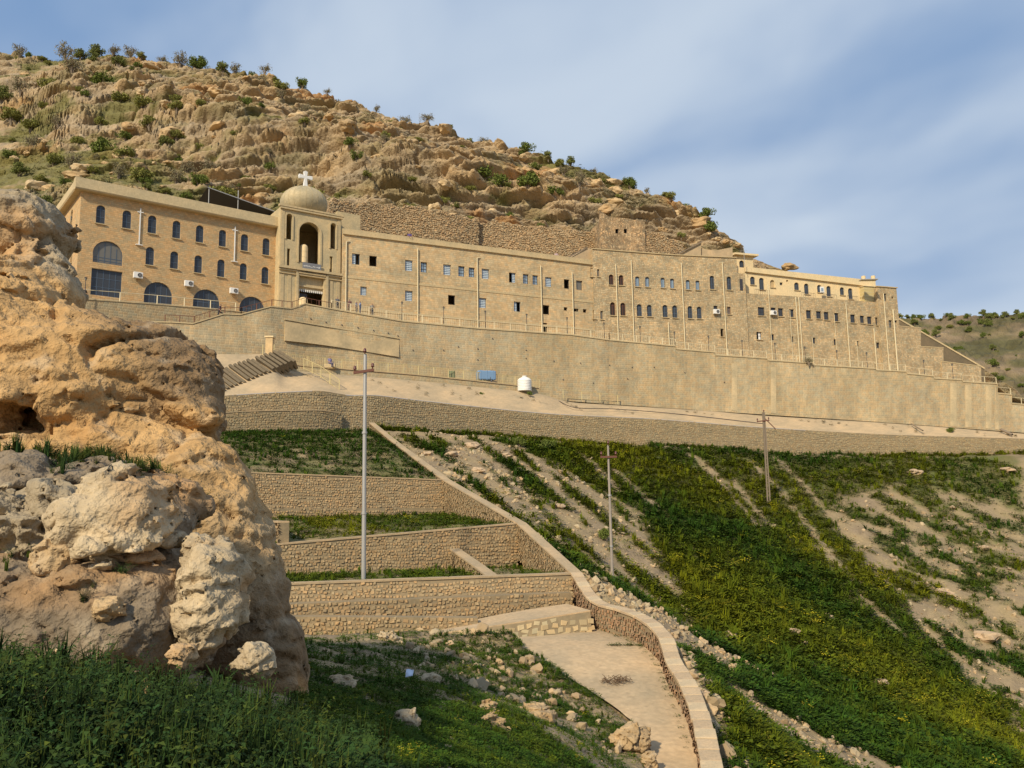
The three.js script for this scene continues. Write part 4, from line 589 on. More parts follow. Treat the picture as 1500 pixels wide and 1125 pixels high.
// ---------------------------------------------------------------- gate tower with dome
const YT = at(450, 470, 100).y;
const FT = new Face([411, 320, 98.2], [500, 340, 102.6], YT);
{
  const g = thing('gate_tower', 'pale stone gate tower with open arches, squat dome and white cross', 'tower', FT.A.clone()), L = FT.len, top = FT.hit(411, 302)[1], holes = [];
  const hole = (l, arch) => { const o = pixWindow(FT, Z2, l, {}); holes.push(opening(THREE.Path, o.x, o.y, o.w, o.h, arch)); return o; };
  const big = hole([558, 432, 705, 140], true), sA = hole([423, 375, 543, 40], true), sB = hole([712, 437, 606, 38], true), dr = hole([572, 792, 1000, 160], 0); const n1 = pixWindow(FT, Z2, [418, 603, 715, 20], {}), n2 = pixWindow(FT, Z2, [698, 655, 770, 20], {}); holes.push(opening(THREE.Path, n1.x, n1.y, n1.w, n1.h, 0), opening(THREE.Path, n2.x, n2.y, n2.w, n2.h, 0));
  FT.place(part('wall', wallGeo([[0, -1], [L, -1], [L, top], [0, top]], holes, 0.7), M.towerStone, g), g);
  const D = 7; for (const u of [0.3, L - 0.3]) FT.place(part('side_wall', box(0.6, top + 1 - 0.02, D - 0.72, u, top / 2 - 0.5, -(D + 0.7) / 2), M.towerStone, g), g);
  // the back wall has an opening too, seen through the big arch
  FT.place(part('back_wall', wallGeo([[0, -1], [L, -1], [L, top - 0.02], [0, top - 0.02]], [], 0.5).translate(0, 0, -D - 0.004), M.towerStone, g), g);
  FT.place(part('floor', box(L - 1.22, 0.3, D - 0.72, L / 2, big.y - 0.17, -(D + 0.7) / 2), M.towerStone, g), g); FT.place(part('roof', box(L - 1.22, 0.3, D - 0.72, L / 2, top - 0.2, -(D + 0.7) / 2), M.towerStone, g), g);
  // mouldings
  const ring = (o, arch, w, d) => { const s = new THREE.Shape(), R = o.w / 2 + w, r = o.w / 2, yc = o.y + o.h - r; s.moveTo(o.x - R, o.y); s.lineTo(o.x - r, o.y); for (let i = 0; i <= 14; i++) { const t = Math.PI - Math.PI * i / 14; s.lineTo(o.x + r * Math.cos(t), yc + r * Math.sin(t)); } s.lineTo(o.x + r, o.y); s.lineTo(o.x + R, o.y); for (let i = 0; i <= 14; i++) { const t = Math.PI * i / 14; s.lineTo(o.x + R * Math.cos(t), yc + R * Math.sin(t)); } return new THREE.ExtrudeGeometry(s, { depth: d, bevelEnabled: false }).translate(0, 0, 0.003); };
  FT.place(part('arch_moulding', ring(big, true, 0.2, 0.1), M.capStone, g), g); for (const o of [sA, sB]) FT.place(part('arch_moulding', ring(o, true, 0.16, 0.1), M.capStone, g), g);
  const cy = FT.hit(414, 391)[1]; FT.place(part('string_course', merge([box(L + 0.3, 0.28, 0.35, L / 2, cy, 0.18), box(L + 0.16, 0.16, 0.2, L / 2, cy - 0.28, 0.104), box(L + 0.16, 0.1, 0.16, L / 2, cy - 0.7, 0.084)]), M.capStone, g), g);
  FT.place(part('top_cornice', merge([box(L + 0.5, 0.22, 0.4, L / 2, top + 0.11, 0.1), box(L + 0.2, 0.2, 0.25, L / 2, top - 0.16, 0.13)]), M.capStone, g), g);
  for (const u of [0.35, 1.25, L - 1.25, L - 0.35]) FT.place(part('pilaster', box(0.42, cy - 0.9 + 1, 0.05, u, (cy - 0.8 - 1) / 2, 0.029), M.capStone, g), g); for (const u of [0.3, L - 0.3]) FT.place(part('pilaster', box(0.4, top - cy - 0.6, 0.05, u, (top + cy) / 2 - 0.06, 0.029), M.capStone, g), g);
  // stepped door surround and lintel
  for (const [k, z] of [[0.35, 0.2], [0.16, 0.1]]) FT.place(part('door_surround', merge([box(k * 0.8, dr.h + 1, z, dr.x - dr.w / 2 - k, dr.y + dr.h / 2 - 0.1, z / 2 + 0.004), box(k * 0.8, dr.h + 1, z, dr.x + dr.w / 2 + k, dr.y + dr.h / 2 - 0.1, z / 2 + 0.004), box(dr.w + 2 * k, k * 0.8, z, dr.x, dr.y + dr.h + k + 0.05, z / 2 + 0.004)]), M.capStone, g), g);
  FT.place(part('door_head', merge([box(dr.w - 0.02, dr.h * 0.42, 0.25, dr.x, dr.y + dr.h * 0.785, -0.55), box(dr.w - 0.03, 0.2, 0.4, dr.x, dr.y + dr.h * 0.70, -0.42)]), M.capStone, g), g);
  const teeth = []; for (let i = 0; i < 12; i++) teeth.push(box(dr.w / 26, 0.28, 0.1, dr.x - dr.w / 2 + dr.w * (i + 0.5) / 12, dr.y + dr.h * 0.56, -0.34)); FT.place(part('canopy_fringe', merge(teeth), M.white, g), g);
  FT.place(part('gate_leaf', box(dr.w * 0.4, dr.h * 0.5, 0.08, dr.x - dr.w * 0.28, dr.y + dr.h * 0.25, -0.9), M.frameDark, g), g);
  // balcony plaque with light lettering strokes worn past reading
  const pl = pixWindow(FT, Z2, [566, 705, 752, 122], {}); const plaque = FT.place(part('plaque', box(pl.w, pl.h, 0.1, pl.x, pl.y + pl.h / 2, 0.24), flat(0.20, 0.20, 0.21, 0.7), g), g);
  const R = mulberry(5), st = []; for (let i = 0; i < 26; i++) { const q = box(0.05 + 0.12 * R(), 0.035, 0.02, pl.x + (i / 25 - 0.5) * pl.w * 0.86, pl.y + pl.h * (0.5 + 0.16 * (R() - 0.5)), 0.3); st.push(q); if (R() < 0.6) st.push(box(0.035, 0.1 + 0.1 * R(), 0.02, pl.x + (i / 25 - 0.5) * pl.w * 0.86, pl.y + pl.h * (0.52 + 0.1 * (R() - 0.5)), 0.302)); } part('lettering', merge(st), M.white, plaque);
  // dome: squat onion profile
  const dc = FT.hit(445, 300, -3.2), dl = FT.hit(411, 296, -3.2), dR = (FT.hit(479, 300, -3.2)[0] - FT.hit(411, 300, -3.2)[0]) / 2 * 0.96, dh = FT.hit(445, 277, -3.2)[1] - top; const pf = []; for (let i = 0; i <= 22; i++) { const t = i / 22, a = lerp(-0.55, 1.0, t) * Math.PI / 2; let r = Math.cos(a) * dR, y = Math.sin(a); pf.push(new THREE.Vector2(Math.max(0.02, r), y)); } const y0 = pf[0].y, y1 = pf[22].y; for (const q of pf) q.y = (q.y - y0) / (y1 - y0) * (dh - 0.15) + 0.15; pf.unshift(new THREE.Vector2(pf[0].x * 0.98, 0));
  const dg = new THREE.LatheGeometry(pf, 48); dg.translate(dc[0], top + 0.2, -3.2); const du = dg.attributes.uv; for (let i = 0; i < du.count; i++) du.setXY(i, du.getX(i) * 18, du.getY(i) * 6);
  const dome = FT.place(part('dome', dg, plaster([0.44, 0.36, 0.22], { seed: 88, stain: 0.45, metres: 7 }), g), g);
  const rl = []; for (let i = 0; i < 24; i++) { const a = i / 24 * Math.PI * 2; rl.push(tube(pf.filter((_, k) => k % 3 === 1).map((q) => V3(dc[0] + Math.cos(a) * (q.x + 0.01), top + 0.2 + q.y, -3.2 + Math.sin(a) * (q.x + 0.01))), 0.025, 10, 4)); } part('seam', merge(rl), plaster([0.42, 0.33, 0.18], { seed: 89 }), dome);
  FT.place(part('drum', new THREE.CylinderGeometry(dR * 0.74, dR * 0.74, 0.5, 40).translate(dc[0], top + 0.12, -3.2), M.towerStone, g), g);
  // cross with flared arms
  const ct = FT.hit(447, 251, -3.2)[1], cb = top + dh + 0.1, ch = ct - cb, cs = new THREE.Shape(); const aw = ch * 0.36, k = ch * 0.66; cs.moveTo(-0.26, 0); cs.lineTo(-0.15, k - 0.18); cs.lineTo(-aw, k - 0.24); cs.lineTo(-aw - 0.08, k); cs.lineTo(-aw, k + 0.24); cs.lineTo(-0.15, k + 0.15); cs.lineTo(-0.24, ch - 0.1); cs.lineTo(0, ch); cs.lineTo(0.24, ch - 0.1); cs.lineTo(0.15, k + 0.15); cs.lineTo(aw, k + 0.24); cs.lineTo(aw + 0.08, k); cs.lineTo(aw, k - 0.24); cs.lineTo(0.15, k - 0.18); cs.lineTo(0.26, 0);
  FT.place(part('roof_cross', merge([new THREE.ExtrudeGeometry(cs, { depth: 0.26, bevelEnabled: true, bevelSize: 0.03, bevelThickness: 0.03, bevelSegments: 1 }).translate(dc[0] + 0.15, cb, -3.33), new THREE.CylinderGeometry(0.3, 0.42, 0.5, 12).translate(dc[0] + 0.15, cb - 0.1, -3.2)]), M.white, g), g);
  // lower block set back on the right
  const bl = FT.hit(500, 310, -1.2), br = FT.hit(522, 322, -1.2); FT.place(part('side_block', box(br[0] - L + 0.6, br[1] + 1.6, 5, (br[0] + L) / 2 + 0.31, (br[1] - 1.6) / 2 + 0.75, -3.9), M.towerStone, g), g);
  shade(g);
  // cream tanks standing in the arch and by the door
  const tank = (px, py0, py1, z, label, r) => { const b = FT.hit(px, py1, z), t = FT.hit(px, py0, z), h = t[1] - b[1], q = thing('cream_tank', label, 'tank', FT.world(b[0], b[1], z)), pr = [[0.01, 0], [r * 0.96, 0], [r, 0.08], [r, h - 0.5], [r * 0.92, h - 0.25], [r * 0.6, h - 0.08], [0.01, h]].map(([a, c]) => new THREE.Vector2(a, c)); part('shell', new THREE.LatheGeometry(pr, 24), M.cream, q); for (const f of [0.3, 0.6]) part('band', new THREE.TorusGeometry(r + 0.005, 0.02, 5, 24).rotateX(Math.PI / 2).translate(0, h * f, 0), M.creamMetal, q); shade(q); };
  tank(444.5, 358, 386, -0.5, 'rounded cream tank standing in the tall tower arch', 0.5); tank(444, 435, 452, 0.9, 'rounded cream tank beside the dark tower doorway', 0.52);
}

// ---------------------------------------------------------------- main wing
const YM = at(600, 482, 105.5).y;
const FM = new Face([502, 350, 102.4], [868, 372, 118.2], YM);
{
  const g = thing('main_wing', 'long two storey ashlar wing with blue and white shuttered windows', 'building', FM.A.clone()), holes = [], L = FM.len;
  const W = (m, l, o) => windowAt(FM, g, holes, pixWindow(FM, m, l, { arch: 0, bars: [2, 1], frame: M.frameBlue, sill: false, ...o }));
  const b = { glass: M.paleGlass, louvre: true, bars: [2, 1] }, d = { bars: [2, 3], frame: M.frameDark, glass: M.paleGlass }, op = { fill: 'open', frame: M.frameDark, bars: [1, 1] }, hf = (s) => ({ fill: 'half', side: s, glass: M.paleGlass, louvre: true }), gy = { glass: M.greyGlass, frame: M.timber, bars: [1, 1] };
  W(Z2, [862, 637, 708, 52], hf(-1)); W(Z2, [975, 652, 720, 50], op); W(Z2, [912, 855, 912, 43], b);
  for (const [l, o] of [[[45, 305, 385, 56], b], [[155, 320, 395, 48], d], [[325, 338, 415, 56], b], [[430, 350, 425, 46], d], [[505, 360, 430, 44], d], [[606, 370, 443, 54], b], [[803, 397, 470, 50], hf(1)], [[900, 408, 478, 40], d], [[970, 416, 485, 40], d], [[1067, 430, 500, 48], b], [[1200, 446, 514, 40], op], [[1293, 455, 524, 46], gy],
    [[45, 530, 605, 56], b], [[358, 562, 632, 52], op], [[585, 583, 655, 54], b], [[838, 610, 682, 50], hf(-1)], [[1050, 635, 703, 48], op], [[1043, 765, 835, 28], op]]) W(Z3, l, o);
  for (const l of [[1193, 650, 675, 26], [1270, 660, 682, 36], [1333, 664, 690, 26]]) W(Z3, l, { ...op, sill: false });
  const pTop = FM.hit(590, 345)[1], pBot = FM.hit(590, 354)[1];
  FM.place(part('wall', wallGeo([[0, -2], [L, -2], [L, pBot], [0, pBot]], holes), M.ashlar, g), g);
  shell(FM, g, 0, L, -2, pBot - 0.01, 9, M.ashlar);
  // plain parapet, and the thin ledge under it
  FM.place(part('parapet', box(L - 0.02, pTop - pBot - 0.01, 0.32, L / 2, (pTop + pBot) / 2 + 0.005, -0.26), M.capStone, g), g); FM.place(part('ledge', box(L, 0.1, 0.3, L / 2, pBot + 0.05, 0.07), M.capStone, g), g);
  for (const py of [415, 460]) FM.place(part('band_course', box(L - 0.2, 0.3, 0.05, L / 2, FM.hit(600, py)[1], 0.028), M.capStone, g), g);
  // raised lean-to at the far end
  const a = FM.hit(826, 382), c = FM.hit(862, 362); const sh = new THREE.Shape([[a[0], pBot + 0.02], [c[0] + 1, pBot + 0.02], [c[0] + 1, c[1]], [c[0], c[1]]].map(([x, y]) => new THREE.Vector2(x, y))); FM.place(part('gable', new THREE.ExtrudeGeometry(sh, { depth: 3, bevelEnabled: false, UVGenerator: wallUV }).translate(0, 0, -3.5), M.concrete, g), g);
  FM.place(part('gable_coping', beam(V3(a[0] - 0.2, a[1] + 0.1, -0.5), V3(c[0], c[1] + 0.08, -0.5), 0.3, 0.14), M.timber, g), g);
  shade(g);
}
// ---------------------------------------------------------------- old wing
const YN = at(960, 512, 120).y;
const FN = new Face([867.5, 372, 118.0], [1079, 382, 124.2], YN);
{
  const g = thing('old_wing', 'old rubble stone wing with paired narrow arched windows', 'building', FN.A.clone()), holes = [], L = FN.len;
  const W = (l, o) => windowAt(FN, g, holes, pixWindow(FN, Z4, l, { arch: 0, bars: [2, 2], frame: M.frameBlue, ...o })), ar = { arch: true, bars: [2, 3] }, dk = { arch: true, bars: [2, 2], frame: M.rust, fill: 'pane', glass: flat(0.035, 0.02, 0.015, 0.6) }, seg = { arch: 0.16, bars: [2, 2] }, gy = { glass: M.greyGlass, frame: M.timber, bars: [1, 1] };
  for (const l of [[198, 405, 492, 40], [280, 410, 495, 40], [210, 635, 742, 44], [295, 638, 745, 44]]) W(l, dk);
  for (const l of [[413, 422, 505, 36], [495, 425, 508, 35], [623, 432, 515, 35], [700, 440, 520, 35], [830, 450, 530, 34], [910, 455, 533, 34]]) W(l, { ...seg, glass: M.paleGlass });
  for (const l of [[430, 650, 750, 44], [513, 655, 752, 42], [642, 655, 758, 44], [722, 660, 763, 44], [847, 665, 768, 41], [923, 670, 770, 41], [1028, 415, 527, 40], [1168, 422, 533, 38]]) W(l, ar);
  for (const l of [[38, 350, 422, 24], [92, 362, 424, 20], [60, 700, 770, 24], [120, 705, 775, 22]]) W(l, gy);
  W([1058, 663, 722, 34], { frame: M.frameDark }); W([1168, 672, 733, 30], { frame: M.rust, glass: M.greyGlass }); W([1112, 852, 918, 26], { fill: 'open', frame: M.timber, bars: [1, 1] });
  const t0 = FN.hit(867, 365)[1], t1 = FN.hit(984, 374)[1], t2 = FN.hit(1077, 378)[1], um = FN.hit(984, 374)[0];
  FN.place(part('wall', wallGeo([[0, -2], [L, -2], [L, t2], [um, t1], [0, t0]], holes), M.oldStone, g), g);
  shell(FN, g, 0, L, -2, Math.min(t0, t1, t2) - 0.05, 9, M.oldStone);
  const cg = []; for (const [a, b, ya, yb] of [[0, um, t0, t1], [um, L, t1, t2]]) cg.push(beam(V3(a, ya + 0.07, -0.1), V3(b, yb + 0.07, -0.1), 0.5, 0.13)); FN.place(part('coping', merge(cg), M.capStone, g), g);
  // mono-pitch roofs and a little raised block above the wall head
  const q = (px, py, z) => { const h = FN.hit(px, py, z); return new THREE.Vector2(h[0], h[1]); };
  const wedge = (pts, z, d, mat, n) => FN.place(part(n, new THREE.ExtrudeGeometry(new THREE.Shape(pts.map(([x, y]) => q(x, y, z))), { depth: d, bevelEnabled: false, UVGenerator: wallUV }).translate(0, 0, z - d), mat, g), g);
  wedge([[990, 376], [1027, 378], [1027, 356]], -0.6, 3, M.concrete, 'gable'); wedge([[1027.5, 378], [1073, 380], [1073, 362], [1047, 367], [1027.5, 364]], -0.9, 3, M.concrete, 'gable');
  const a = FN.hit(988, 375, -0.5), b = FN.hit(1028, 354, -0.5); FN.place(part('gable_coping', beam(V3(a[0], a[1], -0.5), V3(b[0], b[1], -0.5), 0.3, 0.16), M.timber, g), g);
  shade(g); airConditioner(FN, 860 + 1066 / 5.624, 330 + 712 / 5.624, 'grey air conditioner in a window of the old rubble wing');
}
// ---------------------------------------------------------------- end wing
const YR = at(1180, 535, 127).y;
const FR = new Face([1079.5, 460, 124.3], [1297, 470, 132.2], YR);
{
  const g = thing('end_wing', 'rubble stone end wing with a cream arcaded upper storey', 'building', FR.A.clone()), holes = [], L = FR.len;
  const W = (l, o) => windowAt(FR, g, holes, pixWindow(FR, Z5, l, { arch: 0, bars: [2, 2], frame: M.frameDark, glass: M.glass, ...o }));
  for (const l of [[80, 572, 635, 30], [230, 562, 627, 50], [320, 565, 620, 36], [375, 570, 632, 38], [457, 578, 638, 36], [585, 585, 650, 38], [660, 593, 650, 38], [717, 598, 658, 36], [793, 606, 670, 32], [915, 618, 680, 36], [985, 626, 682, 32], [1040, 632, 690, 34], [1100, 640, 697, 32]]) W(l);
  for (const l of [[97, 755, 817, 30], [313, 765, 810, 28], [462, 780, 825, 20], [626, 790, 835, 20], [782, 803, 845, 18], [953, 815, 855, 16], [1104, 828, 868, 24]]) W(l, { bars: [1, 1], sill: false }); W([213, 748, 805, 38], { fill: 'half', side: 1, glass: M.white, bars: [1, 2] });
  const yl = FR.hit(1085, 429)[1], yr = FR.hit(1288, 443)[1], um = FR.hit(1164, 434)[0], ym = FR.hit(1164, 434)[1];
  FR.place(part('wall', wallGeo([[0, -2], [L, -2], [L, yr], [um, ym], [0, yl]], holes), M.oldStone, g), g);
  shell(FR, g, 0, L, -2, Math.min(yl, yr) - 0.02, 9, M.oldStone);
  // set-back cream storey
  const up = Object.assign(Object.create(Face.prototype), { A: FR.A.clone().addScaledVector(FR.n, -1.4), u: FR.u, n: FR.n, th: FR.th, len: L }), uh = [];
  const x0 = up.hit(1091.5, 400)[0], x1 = up.hit(1279.5, 420)[0], y0 = yr - 0.6, tl = up.hit(1091.5, 392)[1], tr = up.hit(1279, 412)[1];
  const U = (l, o) => windowAt(up, g, uh, pixWindow(up, Z5, l, { arch: true, bars: [2, 2], frame: M.frameBlue, ...o }));
  for (const l of [[165, 333, 395, 38], [232, 342, 432, 38], [495, 377, 435, 38], [568, 385, 465, 36], [665, 395, 452, 34], [735, 403, 483, 35], [835, 413, 472, 34], [897, 420, 502, 35], [983, 430, 490, 32]]) U(l); U([313, 358, 415, 34], { glass: M.patch, frame: M.capStone, bars: [1, 1] }); for (const l of [[380, 377, 398, 22], [425, 358, 372, 14]]) U(l, { arch: 0, sill: false, bars: [1, 1], frame: M.frameDark });
  up.place(part('upper_wall', wallGeo([[x0, y0], [x1, y0], [x1, tr], [x0, tl]], uh, 0.3), M.cream, g), g);
  const bl = up.hit(1091.5, 398.5)[1], br = up.hit(1279, 421)[1], band = wallGeo([[x0 - 0.1, bl], [x1 + 0.2, br], [x1 + 0.2, tr + 0.05], [x0 - 0.1, tl + 0.05]], [], 0.3); band.translate(0, 0, 0.31); up.place(part('roof_band', band, M.cream, g), g);
  for (const u of [x0 + 0.17, x1 - 0.17]) up.place(part('upper_wall', box(0.3, Math.min(tl, tr) - y0, 6, u, (y0 + Math.min(tl, tr)) / 2, -3.32), M.cream, g), g); up.place(part('upper_wall', box(x1 - x0, Math.min(tl, tr) - y0, 0.3, (x0 + x1) / 2, (y0 + Math.min(tl, tr)) / 2, -6.5), M.cream, g), g); up.place(part('roof', box(x1 - x0 - 0.7, 0.2, 6, (x0 + x1) / 2, Math.min(tl, tr) - 0.4, -3.3), M.roof, g), g);
  // balcony parapet and rails
  for (const zx of [[190, 300], [540, 640], [700, 800], [880, 960]]) { const a = FR.hit(1070 + zx[0] / 5.114, 434), b = FR.hit(1070 + zx[1] / 5.114, 436), y = lerp(ym, yr, clamp((a[0] - um) / (L - um))) ; const rail = [bar(V3(a[0], y + 0.75, -0.15), V3(b[0], y + 0.72, -0.15), 0.025)]; for (let i = 0; i <= 8; i++) { const u = lerp(a[0], b[0], i / 8); rail.push(bar(V3(u, y - 0.05, -0.15), V3(u, y + 0.74, -0.15), 0.018, 5)); } FR.place(part('balcony_rail', merge(rail), M.frameDark, g), g); }
  // narrow taller block at the join with the old wing
  const by = FR.hit(1084, 401)[1], bx = FR.hit(1091, 420)[0]; FR.place(part('corner_block', box(bx + 0.1, by + 2 - 0.01, 3, bx / 2 - 0.05, by / 2 - 1, -1.3), M.oldStone, g), g); FR.place(part('corner_window', box(0.5, 1.75, 0.06, bx * 0.55, by - 1.75, 0.21), M.frameDark, g), g);
  // roof-top cream room
  const f2 = Object.assign(Object.create(Face.prototype), { A: FR.A.clone().addScaledVector(FR.n, -3), u: FR.u, n: FR.n, th: FR.th, len: L }), rh = [], ra = f2.hit(1076, 374), rb = f2.hit(1106, 376), rby = f2.hit(1090, 394)[1] - 1.2; windowAt(f2, g, rh, pixWindow(f2, Z5, [84, 212, 265, 38], { arch: true, bars: [1, 1], frame: M.frameDark, sill: false }));
  f2.place(part('roof_room', wallGeo([[ra[0], rby], [rb[0] - 0.4, rby], [rb[0] - 0.4, ra[1]], [ra[0], ra[1]]], rh, 0.3), M.cream, g), g); f2.place(part('roof_room', box(rb[0] - 0.4 - ra[0], ra[1] - rby, 3, (ra[0] + rb[0] - 0.4) / 2, (ra[1] + rby) / 2, -1.85), M.cream, g), g); f2.place(part('roof_slab', box(rb[0] - ra[0] + 0.5, 0.28, 4, (ra[0] + rb[0]) / 2, ra[1] + 0.15, -1.4), M.cream, g), g);
  shade(g); airConditioner(FR, 1070 + 322 / 5.114, 340 + 605 / 5.114, 'grey air conditioner hanging from the end wing');
  // satellite box of blue-white cloth on the balcony, yellow cladding panel
  const wb = FR.hit(1070 + 688 / 5.114, 340 + 455 / 5.114, -0.3), tw = thing('white_board', 'small white and blue board on the upper storey balcony', 'board', FR.world(wb[0], wb[1], -0.3)); tw.rotation.y = FR.th; part('panel', box(0.75, 0.95, 0.05, 0, 0.5, 0), M.white, tw); part('inner_panel', box(0.4, 0.5, 0.03, 0, 0.5, 0.042), M.paleGlass, tw); part('foot', box(0.6, 0.06, 0.3, 0, 0.03, 0), M.galv, tw); shade(tw);
  const c0 = FR.hit(1268, 438, -0.2), c1 = FR.hit(1289, 424, -0.2), yb = thing('yellow_cabin', 'small yellow sheet metal cabin on the end wing balcony', 'cabin', FR.world(c0[0], c0[1] - 0.3, -1.2)); yb.rotation.y = FR.th; const w = c1[0] - c0[0], h = c1[1] - c0[1] + 0.7, sl = []; part('body', box(w, h, 1.6, w / 2, h / 2, 0), M.yellowMetal, yb); for (let i = 0; i < 4; i++) part('sheet_rib', box(w + 0.02, 0.06, 1.64, w / 2, h * (i + 0.7) / 4.4, 0), M.creamMetal, yb); part('roof', box(w + 0.2, 0.08, 1.9, w / 2, h + 0.045, 0), M.creamMetal, yb); shade(yb);
}
// ---------------------------------------------------------------- end tower
const FE = new Face([1288.5, 470, 131.4], [1317, 470, 132.6], YR - 0.4);
{
  const g = thing('end_tower', 'slim square stone tower closing the end wing', 'tower', FE.A.clone()), holes = [], L = FE.len, t = FE.hit(1300, 421)[1];
  const W = (l, o) => windowAt(FE, g, holes, pixWindow(FE, Z5, l, { arch: 0, bars: [1, 2], frame: M.frameDark, sill: false, ...o })); W([1158, 460, 515, 18]); W([1213, 483, 498, 14], { bars: [1, 1] }); W([1196, 660, 715, 24], { glass: M.greyGlass }); W([1238, 662, 678, 20], { bars: [1, 1] });
  FE.place(part('wall', wallGeo([[0, -2], [L, -2], [L, t - 0.1], [0, t]], holes), M.oldStone, g), g); shell(FE, g, 0, L, -2, t - 0.15, 6, M.oldStone); FE.place(part('coping', box(L + 0.3, 0.14, 0.6, L / 2, t + 0.05, -0.15), M.capStone, g), g); shade(g);
}
// walls stepping down the hill beyond the end tower
{
  const wall = (label, pts, d, z) => { const f = new Face([pts[0][0], 500, d], [pts[1][0], 500, d + 1.5], at(pts[0][0], 560, d).y), s = pts.map(([x, y]) => f.hit(x, y)), g = thing('stepped_wall', label, 'stone wall', f.A.clone()); f.place(part('wall', wallGeo(s, [], z), M.oldStone, g), g); const a = s[2], b = s[3]; f.place(part('coping', beam(V3(b[0], b[1] + 0.07, -z / 2), V3(a[0], a[1] + 0.07, -z / 2), z + 0.1, 0.12), M.capStone, g), g); shade(g); };
  wall('first and tallest stone wall behind the end tower', [[1314, 552], [1349, 552], [1349, 481], [1314, 478]], 132.6, 6); wall('second stone wall stepping down beyond the end tower', [[1347, 556], [1382, 556], [1382, 510], [1347, 508]], 134, 5); wall('third stone wall stepping down beyond the end tower', [[1380, 565], [1438, 565], [1437, 537], [1380, 530]], 135, 4);
  // long sloping coping rising behind them
  const a = at(1316, 468, 140), b = at(1442, 541, 141), w = thing('sloping_boundary_wall', 'boundary wall with a pale sloping top running down the hill', 'stone wall', V3(a.x, b.y - 3, a.z)), T = resample([a, a.clone().lerp(b, 0.5), b], 12), g = stripSolid(T, T.map((p) => V3(p.x, p.y - 7, p.z)), 0.6); g.translate(-a.x, -b.y + 3, -a.z); part('wall', g, M.darkStep, w); const c = stripSolid(T.map((p) => V3(p.x, p.y + 0.3, p.z + 0.1)), T.map((p) => V3(p.x, p.y + 0.01, p.z + 0.1)), 0.8); c.translate(-a.x, -b.y + 3, -a.z); part('coping', c, M.capStone, w); shade(w);
}
// ---------------------------------------------------------------- ruins on the hill
{
  const seg = (label, top, d0, d1, drop, seed, n = 40) => { const T = P(top.map(([x, y], i) => [x, y, lerp(d0, d1, i / (top.length - 1))])), R = resample(T, n).map((p, i) => { p.y += 1.1 * noise(i * 0.23, seed) + 0.5 * noise(i * 0.7, seed + 4); return p; }), B = R.map((p) => V3(p.x, p.y - drop, p.z + 0.3)), c = B[0].clone(), o = thing('ruined_wall', label, 'ruin', c); const g = stripSolid(R, B, 1.2); g.translate(-c.x, -c.y, -c.z); part('wall', g, M.ruin, o); const s = rubble(R, B, { w: [0.2, 0.7], h: 0.26, proud: 0.14, seed, base: [0.40, 0.285, 0.16], vary: 0.24, gap: 0.02 }); s.translate(-c.x, -c.y, -c.z); part('stones', s, M.stones, o).userData.kind = 'stuff'; shade(o); };
  seg('long ruined rubble wall above the ashlar wing parapet', [[482, 296], [520, 294], [580, 301], [655, 311], [700, 320]], 113, 123, 6.5, 71);
  seg('second ruined rubble wall stepping back towards the square ruin', [[700, 322], [740, 326], [800, 332], [850, 338], [882, 340]], 124, 129, 5.0, 72);
  const f = new Face([880, 340, 125.5], [945, 345, 127], at(880, 375, 125.5).y), h = [], g = thing('ruined_house', 'roofless square ruin with two small dark windows', 'ruin', f.A.clone()), t = f.hit(900, 318)[1];
  for (const [a, w] of [[246, 26], [316, 26]]) { const o = pixWindow(f, Z4, [a, 30, 66, w], {}); windowAt(f, g, h, { ...o, fill: 'open', frame: M.frameDark, bars: [1, 1], sill: false }); }
  f.place(part('wall', wallGeo([[0, -1], [f.len, -1], [f.len, t - 0.5], [f.len * 0.6, t - 0.1], [f.len * 0.2, t], [0, t + 0.9], [-0.1, t + 0.9]], h), M.ruin, g), g); shell(f, g, 0, f.len, -1, t - 0.6, 5, M.ruin); shade(g);
  seg('ruined rubble wall on the far side of the square ruin', [[943, 338], [962, 341], [985, 350], [1000, 356]], 127.5, 130, 4.5, 73, 16);
}

